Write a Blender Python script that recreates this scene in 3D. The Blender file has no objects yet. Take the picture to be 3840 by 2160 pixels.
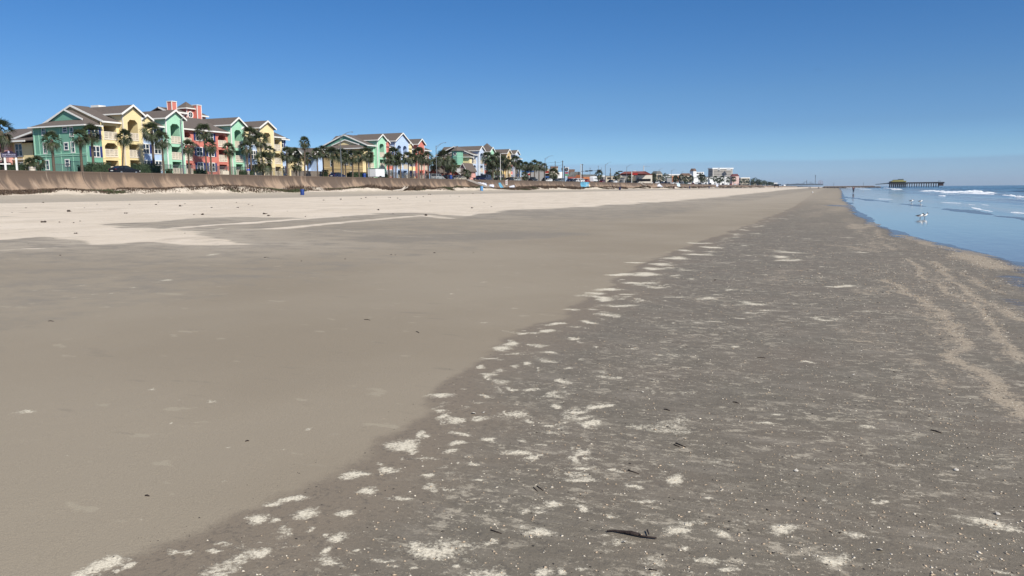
import bpy, math, random
import numpy as np
from mathutils import Matrix, Vector
random.seed(7)
rng = np.random.default_rng(11)
S = bpy.context.scene
C = S.collection
rad = math.radians
# ------------------------------------------------------------------ camera, sky, sun, exposure
F = 2900.0; ZC = 1.65
RM = Matrix.Rotation(rad(22.3), 3, 'Z') @ Matrix.Rotation(rad(90-7.23), 3, 'X') @ Matrix.Rotation(rad(-.55), 3, 'Z')
cd = bpy.data.cameras.new('camera'); cam = bpy.data.objects.new('camera', cd); C.objects.link(cam)
cd.sensor_width = 36; cd.lens = 36*F/3840; cd.clip_start = .1; cd.clip_end = 40000
cam.matrix_world = Matrix.Translation((0, 0, ZC)) @ RM.to_4x4()
S.camera = cam
S.view_settings.view_transform = 'Standard'; S.view_settings.look = 'None'
S.view_settings.exposure = 0.35; S.view_settings.gamma = 1
W = bpy.data.worlds.new('World'); S.world = W; W.use_nodes = True
wn = W.node_tree.nodes; wl = W.node_tree.links
bg = wn['Background']; bg.inputs[1].default_value = .079*1.7
sky = wn.new('ShaderNodeTexSky'); sky.sky_type = 'NISHITA'; sky.sun_disc = False
SUN_EL = 42; SUN_AZ = 118           # azimuth clockwise from +Y
sky.sun_elevation = rad(SUN_EL); sky.sun_rotation = rad(SUN_AZ)
sky.air_density = 1.0; sky.dust_density = .25; sky.ozone_density = 3.2; sky.altitude = 0
# colour trim of the sky and the low grey-blue bank of sea air along the horizon
hs = wn.new('ShaderNodeHueSaturation'); hs.inputs['Saturation'].default_value = 1.18
wl.new(sky.outputs[0], hs.inputs['Color'])
tc = wn.new('ShaderNodeTexCoord'); sp = wn.new('ShaderNodeSeparateXYZ'); wl.new(tc.outputs['Generated'], sp.inputs[0])
def wmath(op, a, b=None, c=None):
    n = wn.new('ShaderNodeMath'); n.operation = op
    for i, v in enumerate((a, b, c)):
        if v is None: continue
        if isinstance(v, (int, float)): n.inputs[i].default_value = v
        else: wl.new(v, n.inputs[i])
    return n.outputs[0]
wnz = wn.new('ShaderNodeTexNoise'); wnz.inputs['Scale'].default_value = 3.0; wl.new(tc.outputs['Generated'], wnz.inputs['Vector'])
hh = wmath('ADD', sp.outputs[2], wmath('MULTIPLY', wmath('SUBTRACT', wnz.outputs[0], .5), .012))
mr = wn.new('ShaderNodeMapRange'); mr.interpolation_type = 'SMOOTHSTEP'
mr.inputs[1].default_value = .0345; mr.inputs[2].default_value = .0295; wl.new(hh, mr.inputs[0])
mrg = wn.new('ShaderNodeMapRange'); mrg.inputs[1].default_value = 0; mrg.inputs[2].default_value = 1; wl.new(sp.outputs[2], mrg.inputs[0])
rp_ = wn.new('ShaderNodeValToRGB'); wl.new(mrg.outputs[0], rp_.inputs[0]); cr = rp_.color_ramp
while len(cr.elements) < 7: cr.elements.new(.5)
for e_, (p_, c_) in zip(cr.elements, [(0, (.58,.90,1.68)), (.020, (.57,.89,1.56)), (.045, (.52,.78,1.24)), (.075, (.46,.66,1.02)), (.115, (.48,.67,.95)), (.225, (.42,.67,.93)), (.75, (.74,.85,1.0))]):
    e_.position = p_; e_.color = tuple(v/1.7 for v in c_)+(1,)
mA = wn.new('ShaderNodeMix'); mA.data_type = 'RGBA'; mA.blend_type = 'MULTIPLY'; mA.inputs[0].default_value = 1
wl.new(hs.outputs[0], mA.inputs[6]); wl.new(rp_.outputs[0], mA.inputs[7])
mB = wn.new('ShaderNodeMix'); mB.data_type = 'RGBA'; mB.blend_type = 'MULTIPLY'
wl.new(mr.outputs[0], mB.inputs[0]); wl.new(mA.outputs[2], mB.inputs[6]); mB.inputs[7].default_value = (.93, .865, .885, 1)
wl.new(mB.outputs[2], bg.inputs[0])
sd = bpy.data.lights.new('sun', 'SUN'); sd.energy = 4.7; sd.angle = rad(.53); sd.color = (1, .95, .86)
so = bpy.data.objects.new('sun', sd); C.objects.link(so)
az = rad(SUN_AZ); el = rad(SUN_EL)
tosun = Vector((math.sin(az)*math.cos(el), math.cos(az)*math.cos(el), math.sin(el)))
so.rotation_euler = tosun.to_track_quat('Z', 'Y').to_euler()

# ------------------------------------------------------------------ helpers
def ray(px, py): return RM @ Vector(((px-1920)/F, -(py-1080)/F, -1))
def onX(px, py, X): d = ray(px, py); t = X/d.x; return Vector((X, d.y*t, ZC+d.z*t))
def onY(px, py, Y): d = ray(px, py); t = Y/d.y; return Vector((d.x*t, Y, ZC+d.z*t))
def YX(px, X=-117, py=580): return onX(px, py, X).y
def onZ(px, py, z): d = ray(px, py); t = (z-ZC)/d.z; return Vector((d.x*t, d.y*t, z))
def onB(px, py, s=.0125, x0=3.5): d = ray(px, py); t = (s*x0-ZC)/(d.z+s*d.x); return Vector((d.x*t, d.y*t, ZC+d.z*t))

def tag(o, label=None, cat=None, group=None, kind=None):
    if label: o['label'] = label
    if cat: o['category'] = cat
    if group: o['group'] = group
    if kind: o['kind'] = kind
    return o
def thing(name, label, cat, loc=(0, 0, 0), rz=0, group=None):
    o = bpy.data.objects.new(name, None); C.objects.link(o); o.empty_display_size = .3
    o.location = loc; o.rotation_euler = (0, 0, rz)
    return tag(o, label, cat, group)
class MB:
    def __init__(s): s.v = []; s.f = []
    def poly(s, pts, faces):
        n = len(s.v); s.v += [tuple(p) for p in pts]; s.f += [tuple(i+n for i in f) for f in faces]; return s
    def box(s, x0, x1, y0, y1, z0, z1):
        return s.poly([(x0,y0,z0),(x1,y0,z0),(x1,y1,z0),(x0,y1,z0),(x0,y0,z1),(x1,y0,z1),(x1,y1,z1),(x0,y1,z1)],
                      [(0,3,2,1),(4,5,6,7),(0,1,5,4),(1,2,6,5),(2,3,7,6),(3,0,4,7)])
    def prism(s, loop, vec):
        n = len(loop); vec = Vector(vec)
        pts = [Vector(p) for p in loop]+[Vector(p)+vec for p in loop]
        return s.poly(pts, [tuple(range(n-1,-1,-1)), tuple(range(n, 2*n))]+[(i,(i+1)%n,(i+1)%n+n,i+n) for i in range(n)])
    def tube(s, pts, rs, n=8, cap=True):
        pts = [Vector(p) for p in pts]
        if isinstance(rs, (int, float)): rs = [rs]*len(pts)
        rings = []
        for i, p in enumerate(pts):
            d = (pts[min(i+1, len(pts)-1)]-pts[max(i-1, 0)]).normalized()
            a = Vector((0,0,1)) if abs(d.z) < .9 else Vector((1,0,0))
            u = d.cross(a).normalized(); w = d.cross(u)
            rings.append([p+(u*math.cos(2*math.pi*k/n)+w*math.sin(2*math.pi*k/n))*rs[i] for k in range(n)])
        fs = []
        for i in range(len(pts)-1):
            for k in range(n):
                a = i*n+k; b = i*n+(k+1)%n; fs.append((a, b, b+n, a+n))
        if cap: fs += [tuple(range(n-1,-1,-1)), tuple((len(pts)-1)*n+k for k in range(n))]
        return s.poly([q for r in rings for q in r], fs)
    def ell(s, c, r, n=10, m=6):
        pts = [(c[0], c[1], c[2]+r[2])]
        for j in range(1, m):
            t = math.pi*j/m
            for k in range(n): pts.append((c[0]+r[0]*math.sin(t)*math.cos(2*math.pi*k/n), c[1]+r[1]*math.sin(t)*math.sin(2*math.pi*k/n), c[2]+r[2]*math.cos(t)))
        pts.append((c[0], c[1], c[2]-r[2])); L = len(pts)-1; fs = []
        for k in range(n): fs.append((0, 1+k, 1+(k+1)%n)); fs.append((L, 1+(m-2)*n+(k+1)%n, 1+(m-2)*n+k))
        for j in range(m-2):
            for k in range(n): a = 1+j*n+k; b = 1+j*n+(k+1)%n; fs.append((a, a+n, b+n, b))
        return s.poly(pts, fs)
    def xf(s, M): s.v = [tuple(M @ Vector(p)) for p in s.v]; return s
    def mesh(s, name, mat, off=(0,0,0), smooth=False):
        me = bpy.data.meshes.new(name)
        me.from_pydata([(p[0]-off[0], p[1]-off[1], p[2]-off[2]) for p in s.v], [], s.f)
        me.materials.append(mat)
        if smooth: me.polygons.foreach_set('use_smooth', [True]*len(me.polygons))
        me.update(); return me
    def build(s, name, mat, parent=None, world=True, smooth=False, label=None, top=None):
        """world=True: vertices are world coordinates, parent is unrotated"""
        off = (0,0,0)
        if parent is not None and world:
            off = Vector(parent.location); q = parent.parent
            while q is not None: off = off+Vector(q.location); q = q.parent
        elif parent is None and world and s.v:
            a = np.array(s.v); off = ((a[:,0].min()+a[:,0].max())/2, (a[:,1].min()+a[:,1].max())/2, a[:,2].min())
        o = bpy.data.objects.new(name, s.mesh(name, mat, off, smooth)); C.objects.link(o)
        if parent is not None: o.parent = parent
        elif world: o.location = off
        if label: o['label'] = label
        return o

def hexc(h):
    v = [int(h[i:i+2], 16)/255 for i in (0, 2, 4)]
    return tuple(c/12.92 if c <= .04045 else ((c+.055)/1.055)**2.4 for c in v)+(1,)
MC = {}
def mat(name, col, rough=.8, var=.12, scale=1.5, metal=0, bump=0, bscale=20, spec=.5, siding=0, stretch=(1,1,1)):
    if name in MC: return MC[name]
    m = bpy.data.materials.new(name); m.use_nodes = True; n = m.node_tree.nodes; l = m.node_tree.links
    b = n['Principled BSDF']; b.inputs['Roughness'].default_value = rough; b.inputs['Metallic'].default_value = metal
    b.inputs['Specular IOR Level'].default_value = spec
    if isinstance(col, str): col = hexc(col)
    col = tuple(col)[:3]+(1,)
    t = n.new('ShaderNodeTexCoord'); mp = n.new('ShaderNodeMapping'); l.new(t.outputs['Object'], mp.inputs[0]); mp.inputs['Scale'].default_value = stretch
    nz = n.new('ShaderNodeTexNoise'); nz.inputs['Scale'].default_value = scale; nz.inputs['Detail'].default_value = 6; l.new(mp.outputs[0], nz.inputs['Vector'])
    r = n.new('ShaderNodeValToRGB'); l.new(nz.outputs[0], r.inputs[0])
    r.color_ramp.elements[0].position = .3; r.color_ramp.elements[1].position = .7
    r.color_ramp.elements[0].color = tuple(c*(1-var) for c in col[:3])+(1,)
    r.color_ramp.elements[1].color = tuple(min(1, c*(1+var)) for c in col[:3])+(1,)
    l.new(r.outputs[0], b.inputs['Base Color'])
    if siding:
        wv = n.new('ShaderNodeTexWave'); wv.wave_type = 'BANDS'; wv.bands_direction = 'Z'; wv.wave_profile = 'SAW'
        wv.inputs['Scale'].default_value = 1/(siding*math.pi*2)*math.pi; l.new(t.outputs['Object'], wv.inputs['Vector'])
        bp = n.new('ShaderNodeBump'); bp.inputs['Strength'].default_value = .7; bp.inputs['Distance'].default_value = .04
        l.new(wv.outputs['Fac'], bp.inputs['Height']); l.new(bp.outputs[0], b.inputs['Normal'])
    elif bump:
        n2 = n.new('ShaderNodeTexNoise'); n2.inputs['Scale'].default_value = bscale; n2.inputs['Detail'].default_value = 5
        l.new(mp.outputs[0], n2.inputs['Vector'])
        bp = n.new('ShaderNodeBump'); bp.inputs['Strength'].default_value = bump; bp.inputs['Distance'].default_value = .05
        l.new(n2.outputs[0], bp.inputs['Height']); l.new(bp.outputs[0], b.inputs['Normal'])
    MC[name] = m; return m
SID = .35
YEL = mat('yellow_siding', (.86, .70, .38), .75, .05, .6, siding=SID)
TAN = mat('tan_siding', (.60, .44, .22), .75, .05, .6, siding=SID)
GRN = mat('green_siding', (.40, .70, .49), .75, .05, .6, siding=SID)
SEA_GRN = mat('sea_green_siding', (.19, .42, .30), .75, .05, .6, siding=SID)
BLU = mat('blue_siding', (.48, .61, .82), .75, .05, .6, siding=SID)
PAL = mat('pale_blue_siding', (.52, .60, .72), .75, .05, .6, siding=SID)
RED = mat('coral_siding', (.66, .215, .165), .75, .05, .6, siding=SID)
PNK = mat('salmon_siding', (.70, .36, .31), .75, .05, .6, siding=SID)
BRICKR = mat('brick_red_siding', (.30, .07, .05), .8, .08, .6, siding=SID)
WHT = mat('white_trim', (.78, .76, .70), .6, .05)
CRM = mat('cream_rail', (.70, .62, .50), .6, .06)
ROOF = mat('brown_shingle', (.115, .092, .076), .92, .14, 3, bump=.25, bscale=30)
ROOFG = mat('grey_roof', (.13, .13, .12), .9, .14, 2)
ROOFR = mat('red_roof', (.19, .055, .045), .85, .14, 2)
GLS = mat('window_glass', (.02, .03, .045), .08, .3, .7, spec=.6)
DARKG = mat('dark_opening', (.012, .010, .010), .5, .3)
SHUT = mat('navy_shutter', (.02, .035, .16), .6, .1)
TRUNK = mat('palm_trunk', (.115, .085, .06), .95, .25, 3, bump=.6, bscale=14, stretch=(1,1,4))
FROND = mat('palm_frond', (.036, .048, .016), .55, .35, 2.5)
DEADF = mat('dry_frond', (.13, .095, .052), .85, .3, 3)
HEDGE = mat('hedge_leaves', (.025, .045, .016), .7, .4, 4)
METAL = mat('galvanised_metal', (.22, .23, .23), .45, .1, 3, metal=.6)
POLEW = mat('pale_pole', (.62, .60, .55), .6, .08)
WOODP = mat('weathered_post', (.085, .065, .05), .9, .2, 3)
RUB = mat('tyre_rubber', (.012, .012, .012), .8, .1)
RIM = mat('wheel_rim', (.5, .5, .5), .35, .05, metal=.8)
CGL = mat('car_glass', (.012, .014, .016), .06, .1, spec=.7)
CARC = {k: mat('paint_'+k, c, .25, .03) for k, c in dict(black=(.008,.008,.01), white=(.74,.74,.72), silver=(.30,.31,.30), grey=(.13,.14,.15), red=(.26,.015,.015),
        blue=(.02,.05,.17), navy=(.012,.016,.05), maroon=(.10,.01,.015), green=(.02,.06,.04), beige=(.38,.33,.25)).items()}
DRUMB = mat('blue_drum_plastic', (.012, .045, .21), .45, .1)
DRUML = mat('pale_blue_drum', (.10, .27, .50), .55, .15)
CONC = mat('pale_concrete', (.40, .36, .31), .9, .12, 1.5)
WHW = mat('white_wall', (.76, .76, .74), .7, .04)
BEI = mat('beige_wall', (.48, .42, .33), .8, .06)
GRYW = mat('grey_wall', (.26, .25, .24), .8, .08)
BRN = mat('brown_wall', (.14, .085, .06), .85, .1)
ORG = mat('orange_wall', (.42, .15, .06), .8, .1)
BLUEW = mat('bright_blue_panel', (.02, .13, .42), .6, .08)
REDW = mat('bright_red_panel', (.50, .03, .02), .6, .08)
PURP = mat('purple_sign_board', (.012, .005, .028), .6, .1)
LET = mat('sign_lettering', (.38, .36, .46), .6, .02)
WOODF = mat('grey_fence_boards', (.20, .165, .135), .9, .2, 4, stretch=(1, 8, .5))
TAILR = mat('tail_lamp', (.30, .01, .01), .3, .05)
SKIN = mat('skin', (.45, .26, .18), .6, .05)

# numpy value noise
def h2(ix, iy, seed):
    h = (ix.astype(np.int64)*374761393 + iy.astype(np.int64)*668265263 + seed*1442695041) & 0x7fffffff
    h = ((h ^ (h >> 13))*1274126177) & 0x7fffffff
    return ((h ^ (h >> 16)) & 0xffff)/65535.0
def vnoise(x, y, seed=0):
    x = np.asarray(x, float); y = np.asarray(y, float)
    ix = np.floor(x); iy = np.floor(y); fx = x-ix; fy = y-iy; fx = fx*fx*(3-2*fx); fy = fy*fy*(3-2*fy)
    a = h2(ix, iy, seed); b = h2(ix+1, iy, seed); c = h2(ix, iy+1, seed); d = h2(ix+1, iy+1, seed)
    return (a*(1-fx)+b*fx)*(1-fy)+(c*(1-fx)+d*fx)*fy
def fbm(x, y, seed=0, o=4):
    t = 0; a = .5; s = 0
    for i in range(o): t = t+a*vnoise(x*2**i, y*2**i, seed+i*17); s += a; a *= .5
    return t/s
def sstep(a, b, x): t = np.clip((x-a)/(b-a), 0, 1); return t*t*(3-2*t)

# ------------------------------------------------------------------ beach, sea, land
EDGE = [(0, 4.6), (12, 4.4), (19.4, 3.9), (26, 2.9), (33, 2.3), (53, 1.9), (118, 1.9), (272, 3.5), (724, 8), (1500, 14), (9000, 14)]
WETB = [(0, -2.7), (2.4, -2.7), (3.7, -2.6), (4.8, -2.7), (5.4, -2.9), (6.7, -3.1), (7.9, -3.3), (9.5, -3.1), (11, -3.2), (15.4, -3.6), (21, -3.5), (36, -3.1), (67, -2.7), (170, -3.6), (9000, -14)]
LITE = [(0, -24), (15, -23), (20.5, -21), (33, -23.5), (54, -20.4), (105, -17), (400, -20), (761, -24), (9000, -40)]
def cv(pts, y): return np.interp(y, [p[0] for p in pts], [p[1] for p in pts])
def beach_z(x, y):
    x = np.asarray(x, float); y = np.asarray(y, float)
    z = .0125*(3.5-x)
    z = np.where(x < -96, .0125*99.5, z)
    e = cv(EDGE, y)+.25*(vnoise(y*.25, y*0, 5)-.5)*2*np.clip(1, 0, 1)
    # around the waterline the sheet dips below the water
    w = x-e
    zz = -.02*w
    k = sstep(-6, 0, w); z = z*(1-k)+zz*k
    z = np.where(w > 0, np.maximum(-.02*w, -2.5), z)
    z += .012*(fbm(x*.8, y*.8, 3)-.5)*sstep(2, -1, w)
    bl = [tuple(onZ(*p, 0)[:2]) for p in ((3130, 735), (3250, 748), (3370, 763), (3490, 776), (3600, 788), (3720, 806), (3860, 826))]
    m_ = (y > 15) & (y < 200) & (x > 0) & (x < 14)
    if m_.any():
        xx, yy = x[m_], y[m_]; best = np.full(xx.shape, 1e9)
        for (x0, y0), (x1, y1) in zip(bl[:-1], bl[1:]):
            dx, dy = x1-x0, y1-y0; t = np.clip(((xx-x0)*dx+(yy-y0)*dy)/(dx*dx+dy*dy), 0, 1); best = np.minimum(best, np.hypot(xx-x0-t*dx, yy-y0-t*dy))
        k = sstep(1.5, .3, best+1.1*(fbm(xx*.5, yy*.18, 15)-.5)*2)
        z = z.copy(); z[m_] = z[m_]+(.010+.02*(fbm(xx*.8, yy*.3, 16)-.5)-z[m_])*k
    # soft undulation, dune foot below the wall
    z += .10*(fbm(x*.05, y*.02, 9)-.5)*sstep(-10, -40, x)
    d = sstep(-88, -91.5, x)*(y > -200)
    dn = fbm(y*.07, x*.12, 21); dn2 = fbm(y*.35, x*.4, 22)
    z += .38*sstep(-85.5, -89, x)*(y > -200)+d*(.30+1.0*np.clip(dn-.40, 0, 1)*2.0+.30*(dn2-.4))
    return z
def bz(x, y): return float(beach_z(np.array([x]), np.array([y]))[0])

def grid_mesh(name, X, Y, Z, material, attrs=None, smooth=True):
    r, c = X.shape
    co = np.stack([X, Y, Z], -1).reshape(-1, 3).astype(np.float32)
    i = np.arange((r-1)*c).reshape(r-1, c)[:, :-1]
    q = np.stack([i, i+1, i+1+c, i+c], -1).reshape(-1, 4).astype(np.int32)
    me = bpy.data.meshes.new(name)
    me.vertices.add(len(co)); me.vertices.foreach_set('co', co.ravel())
    me.loops.add(q.size); me.loops.foreach_set('vertex_index', q.ravel())
    me.polygons.add(len(q)); me.polygons.foreach_set('loop_start', np.arange(0, q.size, 4, dtype=np.int32))
    me.polygons.foreach_set('loop_total', np.full(len(q), 4, np.int32))
    me.polygons.foreach_set('use_smooth', np.full(len(q), smooth))
    for k, a in (attrs or {}).items():
        at = me.attributes.new(k, 'FLOAT', 'POINT'); at.data.foreach_set('value', a.ravel().astype(np.float32))
    me.materials.append(material); me.update(calc_edges=True); me.validate()
    o = bpy.data.objects.new(name, me); C.objects.link(o); return o

def nodes(name):
    m = bpy.data.materials.new(name); m.use_nodes = True
    n = m.node_tree.nodes; l = m.node_tree.links; b = n['Principled BSDF']
    geo = n.new('ShaderNodeNewGeometry')
    class H: pass
    H.m, H.n, H.l, H.b, H.pos = m, n, l, b, geo.outputs['Position']
    def M(op, a, b2=None, c=None):
        x = n.new('ShaderNodeMath'); x.operation = op
        for i, v in enumerate((a, b2, c)):
            if v is None: continue
            if isinstance(v, (int, float)): x.inputs[i].default_value = v
            else: l.new(v, x.inputs[i])
        return x.outputs[0]
    def noise(sc, stretch=(1,1,1), det=4, rough=.5, off=(0,0,0)):
        mp = n.new('ShaderNodeMapping'); l.new(H.pos, mp.inputs[0]); mp.inputs['Scale'].default_value = stretch; mp.inputs['Location'].default_value = off
        x = n.new('ShaderNodeTexNoise'); x.inputs['Scale'].default_value = sc; x.inputs['Detail'].default_value = det; x.inputs['Roughness'].default_value = rough
        l.new(mp.outputs[0], x.inputs['Vector']); return x.outputs[0]
    def ss(v, a, b2, lo=0, hi=1):
        x = n.new('ShaderNodeMapRange'); x.interpolation_type = 'SMOOTHSTEP'; x.inputs[1].default_value = a; x.inputs[2].default_value = b2
        x.inputs[3].default_value = lo; x.inputs[4].default_value = hi; l.new(v, x.inputs[0]); return x.outputs[0]
    def attr(k):
        x = n.new('ShaderNodeAttribute'); x.attribute_name = k; return x.outputs['Fac']
    def mix(f, a, b2, bt='MIX'):
        x = n.new('ShaderNodeMix'); x.data_type = 'RGBA'; x.blend_type = bt
        for s_, v in ((0, f), (6, a), (7, b2)):
            if isinstance(v, tuple): x.inputs[s_].default_value = v[:3]+(1,)
            elif isinstance(v, (int, float)): x.inputs[s_].default_value = v
            else: l.new(v, x.inputs[s_])
        return x.outputs[2]
    def bump(h, st, dist, nrm=None):
        x = n.new('ShaderNodeBump'); x.inputs['Strength'].default_value = st; x.inputs['Distance'].default_value = dist
        l.new(h, x.inputs['Height'])
        if nrm is not None: l.new(nrm, x.inputs['Normal'])
        return x.outputs[0]
    H.M, H.noise, H.ss, H.attr, H.mix, H.bump = M, noise, ss, attr, mix, bump
    return H

# ---- sand material
H = nodes('beach_sand')
wetd = H.attr('wetd'); lite = H.attr('lite'); patch = H.attr('patch'); shell = H.attr('shell'); sheen = H.attr('sheen'); dirt = H.attr('dirt'); half = H.attr('half')
n1 = H.noise(1.1, det=6); n2 = H.noise(6, (1, 2.2, 1), 6, .6); n3 = H.noise(60, det=3); n4 = H.noise(.22, det=5); fine = H.noise(260, det=2)
streak = H.noise(3.2, (.55, 2.6, 1), 7, .62); streak2 = H.noise(9, (.5, 2.4, 1), 6, .65, (3, 7, 0)); pn = H.noise(30, det=5, rough=.7)
wet = H.ss(H.M('ADD', wetd, H.M('MULTIPLY', H.M('SUBTRACT', H.noise(1.6, det=8, rough=.62), .5), .6)), -.06, .09)
wet2 = H.ss(H.M('ADD', wetd, H.M('MULTIPLY', H.M('SUBTRACT', n1, .5), 1.2)), .15, 1.1)
sy_ = H.n.new('ShaderNodeSeparateXYZ'); H.l.new(H.pos, sy_.inputs[0]); fadeY = H.ss(sy_.outputs[1], 14, 130, 1, .22)
wet = H.M('MULTIPLY', wet, fadeY)
damp = H.mix(H.ss(n4, .35, .65), (.242, .200, .142), (.275, .231, .168))
damp = H.mix(H.M('MULTIPLY', half, .8), damp, (.40, .345, .27))
damp = H.mix(H.ss(H.M('ADD', dirt, H.M('MULTIPLY', H.M('SUBTRACT', H.noise(1.2, (.8, 1.1, 1), 9, .72), .5), 2.4)), .35, 1.0, 0, .9), damp, (.215, .187, .146))
damp = H.mix(H.ss(H.noise(1.5, (.6, 2.2, 1), 5, .6, (5, 2, 0)), .66, .74, 0, .45), damp, (.36, .315, .23))
pr = H.ss(H.noise(3.4, (.8, 1.5, 1), 3, .5, (1, 6, 0)), .665, .72); damp = H.mix(H.M('MULTIPLY', pr, .5), damp, (.34, .295, .215))
damp = H.mix(H.M('MULTIPLY', H.ss(H.noise(2.1, (.6, 2.4, 1), 5, .6, (8, 3, 0)), .62, .72), .35), damp, (.17, .145, .11))
wetc = H.mix(n1, (.165, .133, .098), (.138, .124, .092))
edgec = H.mix(wet2, (.200, .162, .116), wetc)
stk = H.M('MULTIPLY', H.ss(streak, .47, .62), H.ss(streak2, .38, .60))
fl1 = H.M('MULTIPLY', H.ss(H.noise(6.5, (.9, 1.35, 1), 9, .80, (2, 2, 0)), .535, .60), H.ss(H.noise(.9, (1, 1, 1), 4, .6, (4, 9, 0)), .36, .60))
fl2 = H.M('MULTIPLY', H.ss(H.noise(14, (.8, 1.3, 1), 8, .80, (7, 5, 0)), .56, .62), H.ss(H.noise(1.7, (1, .7, 1), 4, .6, (1, 3, 0)), .34, .58))
fl3 = H.M('MULTIPLY', H.ss(H.noise(34, (.9, 1.2, 1), 5, .8, (7, 1, 0)), .60, .66), H.ss(H.noise(2.6, (1, .7, 1), 4, .6, (8, 3, 0)), .36, .62))
edgec = H.mix(H.M('MULTIPLY', H.ss(H.noise(24, det=6, rough=.8), .50, .66), .6), edgec, (.085, .073, .058))
edgec = H.mix(H.M('MULTIPLY', fl3, H.M('MULTIPLY', wet2, 1.0)), edgec, (.48, .42, .32))
edgec = H.mix(H.M('MULTIPLY', fl2, H.M('MULTIPLY', wet2, .95)), edgec, (.42, .37, .28))
edgec = H.mix(H.M('MULTIPLY', fl1, H.M('MULTIPLY', wet2, .85)), edgec, (.40, .35, .265))
edgec = H.mix(H.M('MULTIPLY', H.M('MULTIPLY', stk, wet2), .22), edgec, (.31, .268, .207))
edgec = H.mix(H.M('MULTIPLY', H.ss(H.noise(2.2, (.7, 2.0, 1), 8, .72, (9, 1, 0)), .50, .66), H.M('MULTIPLY', wet2, .30)), edgec, (.27, .235, .185))
col = H.mix(wet, damp, edgec)
lm = H.ss(H.M('ADD', lite, H.M('MULTIPLY', H.M('SUBTRACT', H.noise(1.6, (.5, 1.1, 1), 9, .74), .5), 1.25)), .26, .82)
litec = H.mix(H.ss(H.noise(.35, (1, .5, 1), 6, .6), .3, .75), (.56, .475, .365), (.65, .56, .445))
trm = H.M('MULTIPLY', H.ss(H.noise(2.6, (.7, 1.0, 1), 8, .8), .54, .64), H.ss(H.noise(.07, (1, .25, 1), 3), .44, .58))
litec = H.mix(H.M('MULTIPLY', trm, .6), litec, (.36, .30, .23))
litec = H.mix(H.M('MULTIPLY', H.ss(H.noise(.55, (1.2, .5, 1), 7, .75, (5, 5, 0)), .54, .62), H.ss(H.noise(.05, (1, .2, 1), 3, .5, (2, 0, 0)), .40, .60, .15, .75)), litec, (.43, .36, .275))
col = H.mix(lm, col, litec)
# broken shell bands, wavy, near the water
sm = H.ss(H.M('ADD', shell, H.M('ADD', H.M('MULTIPLY', H.M('SUBTRACT', pn, .5), 2.6), H.M('MULTIPLY', H.M('SUBTRACT', H.noise(5, det=5, rough=.65, off=(5, 9, 0)), .5), 1.6))), .52, .90)
shc = H.mix(H.ss(H.noise(45, det=4, rough=.8), .35, .65), (.23, .185, .132), (.47, .39, .28))
col = H.mix(H.M('MULTIPLY', sm, .85), col, shc)
# round crusts of dried pale sand
pn2 = H.noise(75, det=5, rough=.75)
pm = H.ss(H.M('ADD', patch, H.M('ADD', H.M('MULTIPLY', H.M('SUBTRACT', pn, .5), 1.25), H.M('MULTIPLY', H.M('SUBTRACT', pn2, .5), .9))), .30, .78)
col = H.mix(pm, col, H.mix(H.ss(pn2, .32, .58), (.40, .35, .265), (.66, .595, .46)))
col = H.mix(H.ss(fine, .30, .70, 0, 1), H.mix(1.0, col, (.84, .84, .84), 'MULTIPLY'), H.mix(1.0, col, (1.13, 1.13, 1.13), 'MULTIPLY'))
sn = H.M('MULTIPLY', H.ss(H.M('ADD', sheen, H.M('MULTIPLY', H.M('SUBTRACT', H.noise(2.2, (.7, 1.6, 1), 7, .7, (6, 6, 0)), .5), 1.3)), .40, .85), H.ss(sm, .2, .9, 1, .25))
col = H.mix(sn, col, (.105, .095, .085))
H.l.new(col, H.b.inputs['Base Color'])
H.l.new(H.mix(sn, H.mix(wet, (.93,)*3, (.74,)*3), (.20,)*3), H.b.inputs['Roughness'])
H.b.inputs['Specular IOR Level'].default_value = .35
hgt = H.M('ADD', H.M('MULTIPLY', n3, H.M('SUBTRACT', .55, H.M('MULTIPLY', sn, .53))), H.M('MULTIPLY', H.M('MULTIPLY', n2, H.M('ADD', .4, H.M('MULTIPLY', lm, 3))), H.M('SUBTRACT', 1, sn)))
hgt = H.M('ADD', H.M('ADD', hgt, H.M('MULTIPLY', pm, 1.4)), H.M('MULTIPLY', H.M('MULTIPLY', H.noise(1.3, (1, 1, 1), 5, .6, (3, 3, 0)), lm), 9))
H.l.new(H.bump(hgt, .30, .02), H.b.inputs['Normal'])
SAND = H.m

# ---- beach sheet: a fan of rings, dense where the sand lies near
angs = np.concatenate([np.arange(-180, -66, 6), np.arange(-66, 18, .2), np.arange(18, 181, 6)])   # clockwise from +Y
rr = np.concatenate([[0.01, .5, 1.0, 1.6], np.geomspace(2.2, 60, 420), np.geomspace(60.6, 12000, 260)])
A, RR = np.meshgrid(np.radians(angs), rr)
BX = RR*np.sin(A); BY = RR*np.cos(A)
BZ = beach_z(BX, BY)
def seg_dist(X, Y, P):
    best = np.full(X.shape, 1e9)
    for (x0, y0), (x1, y1) in zip(P[:-1], P[1:]):
        dx, dy = x1-x0, y1-y0; t = np.clip(((X-x0)*dx+(Y-y0)*dy)/(dx*dx+dy*dy+1e-9), 0, 1)
        best = np.minimum(best, np.hypot(X-x0-t*dx, Y-y0-t*dy))
    return best
def pw(pts): return [tuple(onB(*p)[:2]) for p in pts]
K = 1.4907
wetd_a = BX-cv(WETB, BY)+.22*(fbm(BY*.9, BX*.9, 31)-.5)*2
dist = np.hypot(BX, BY)
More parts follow.
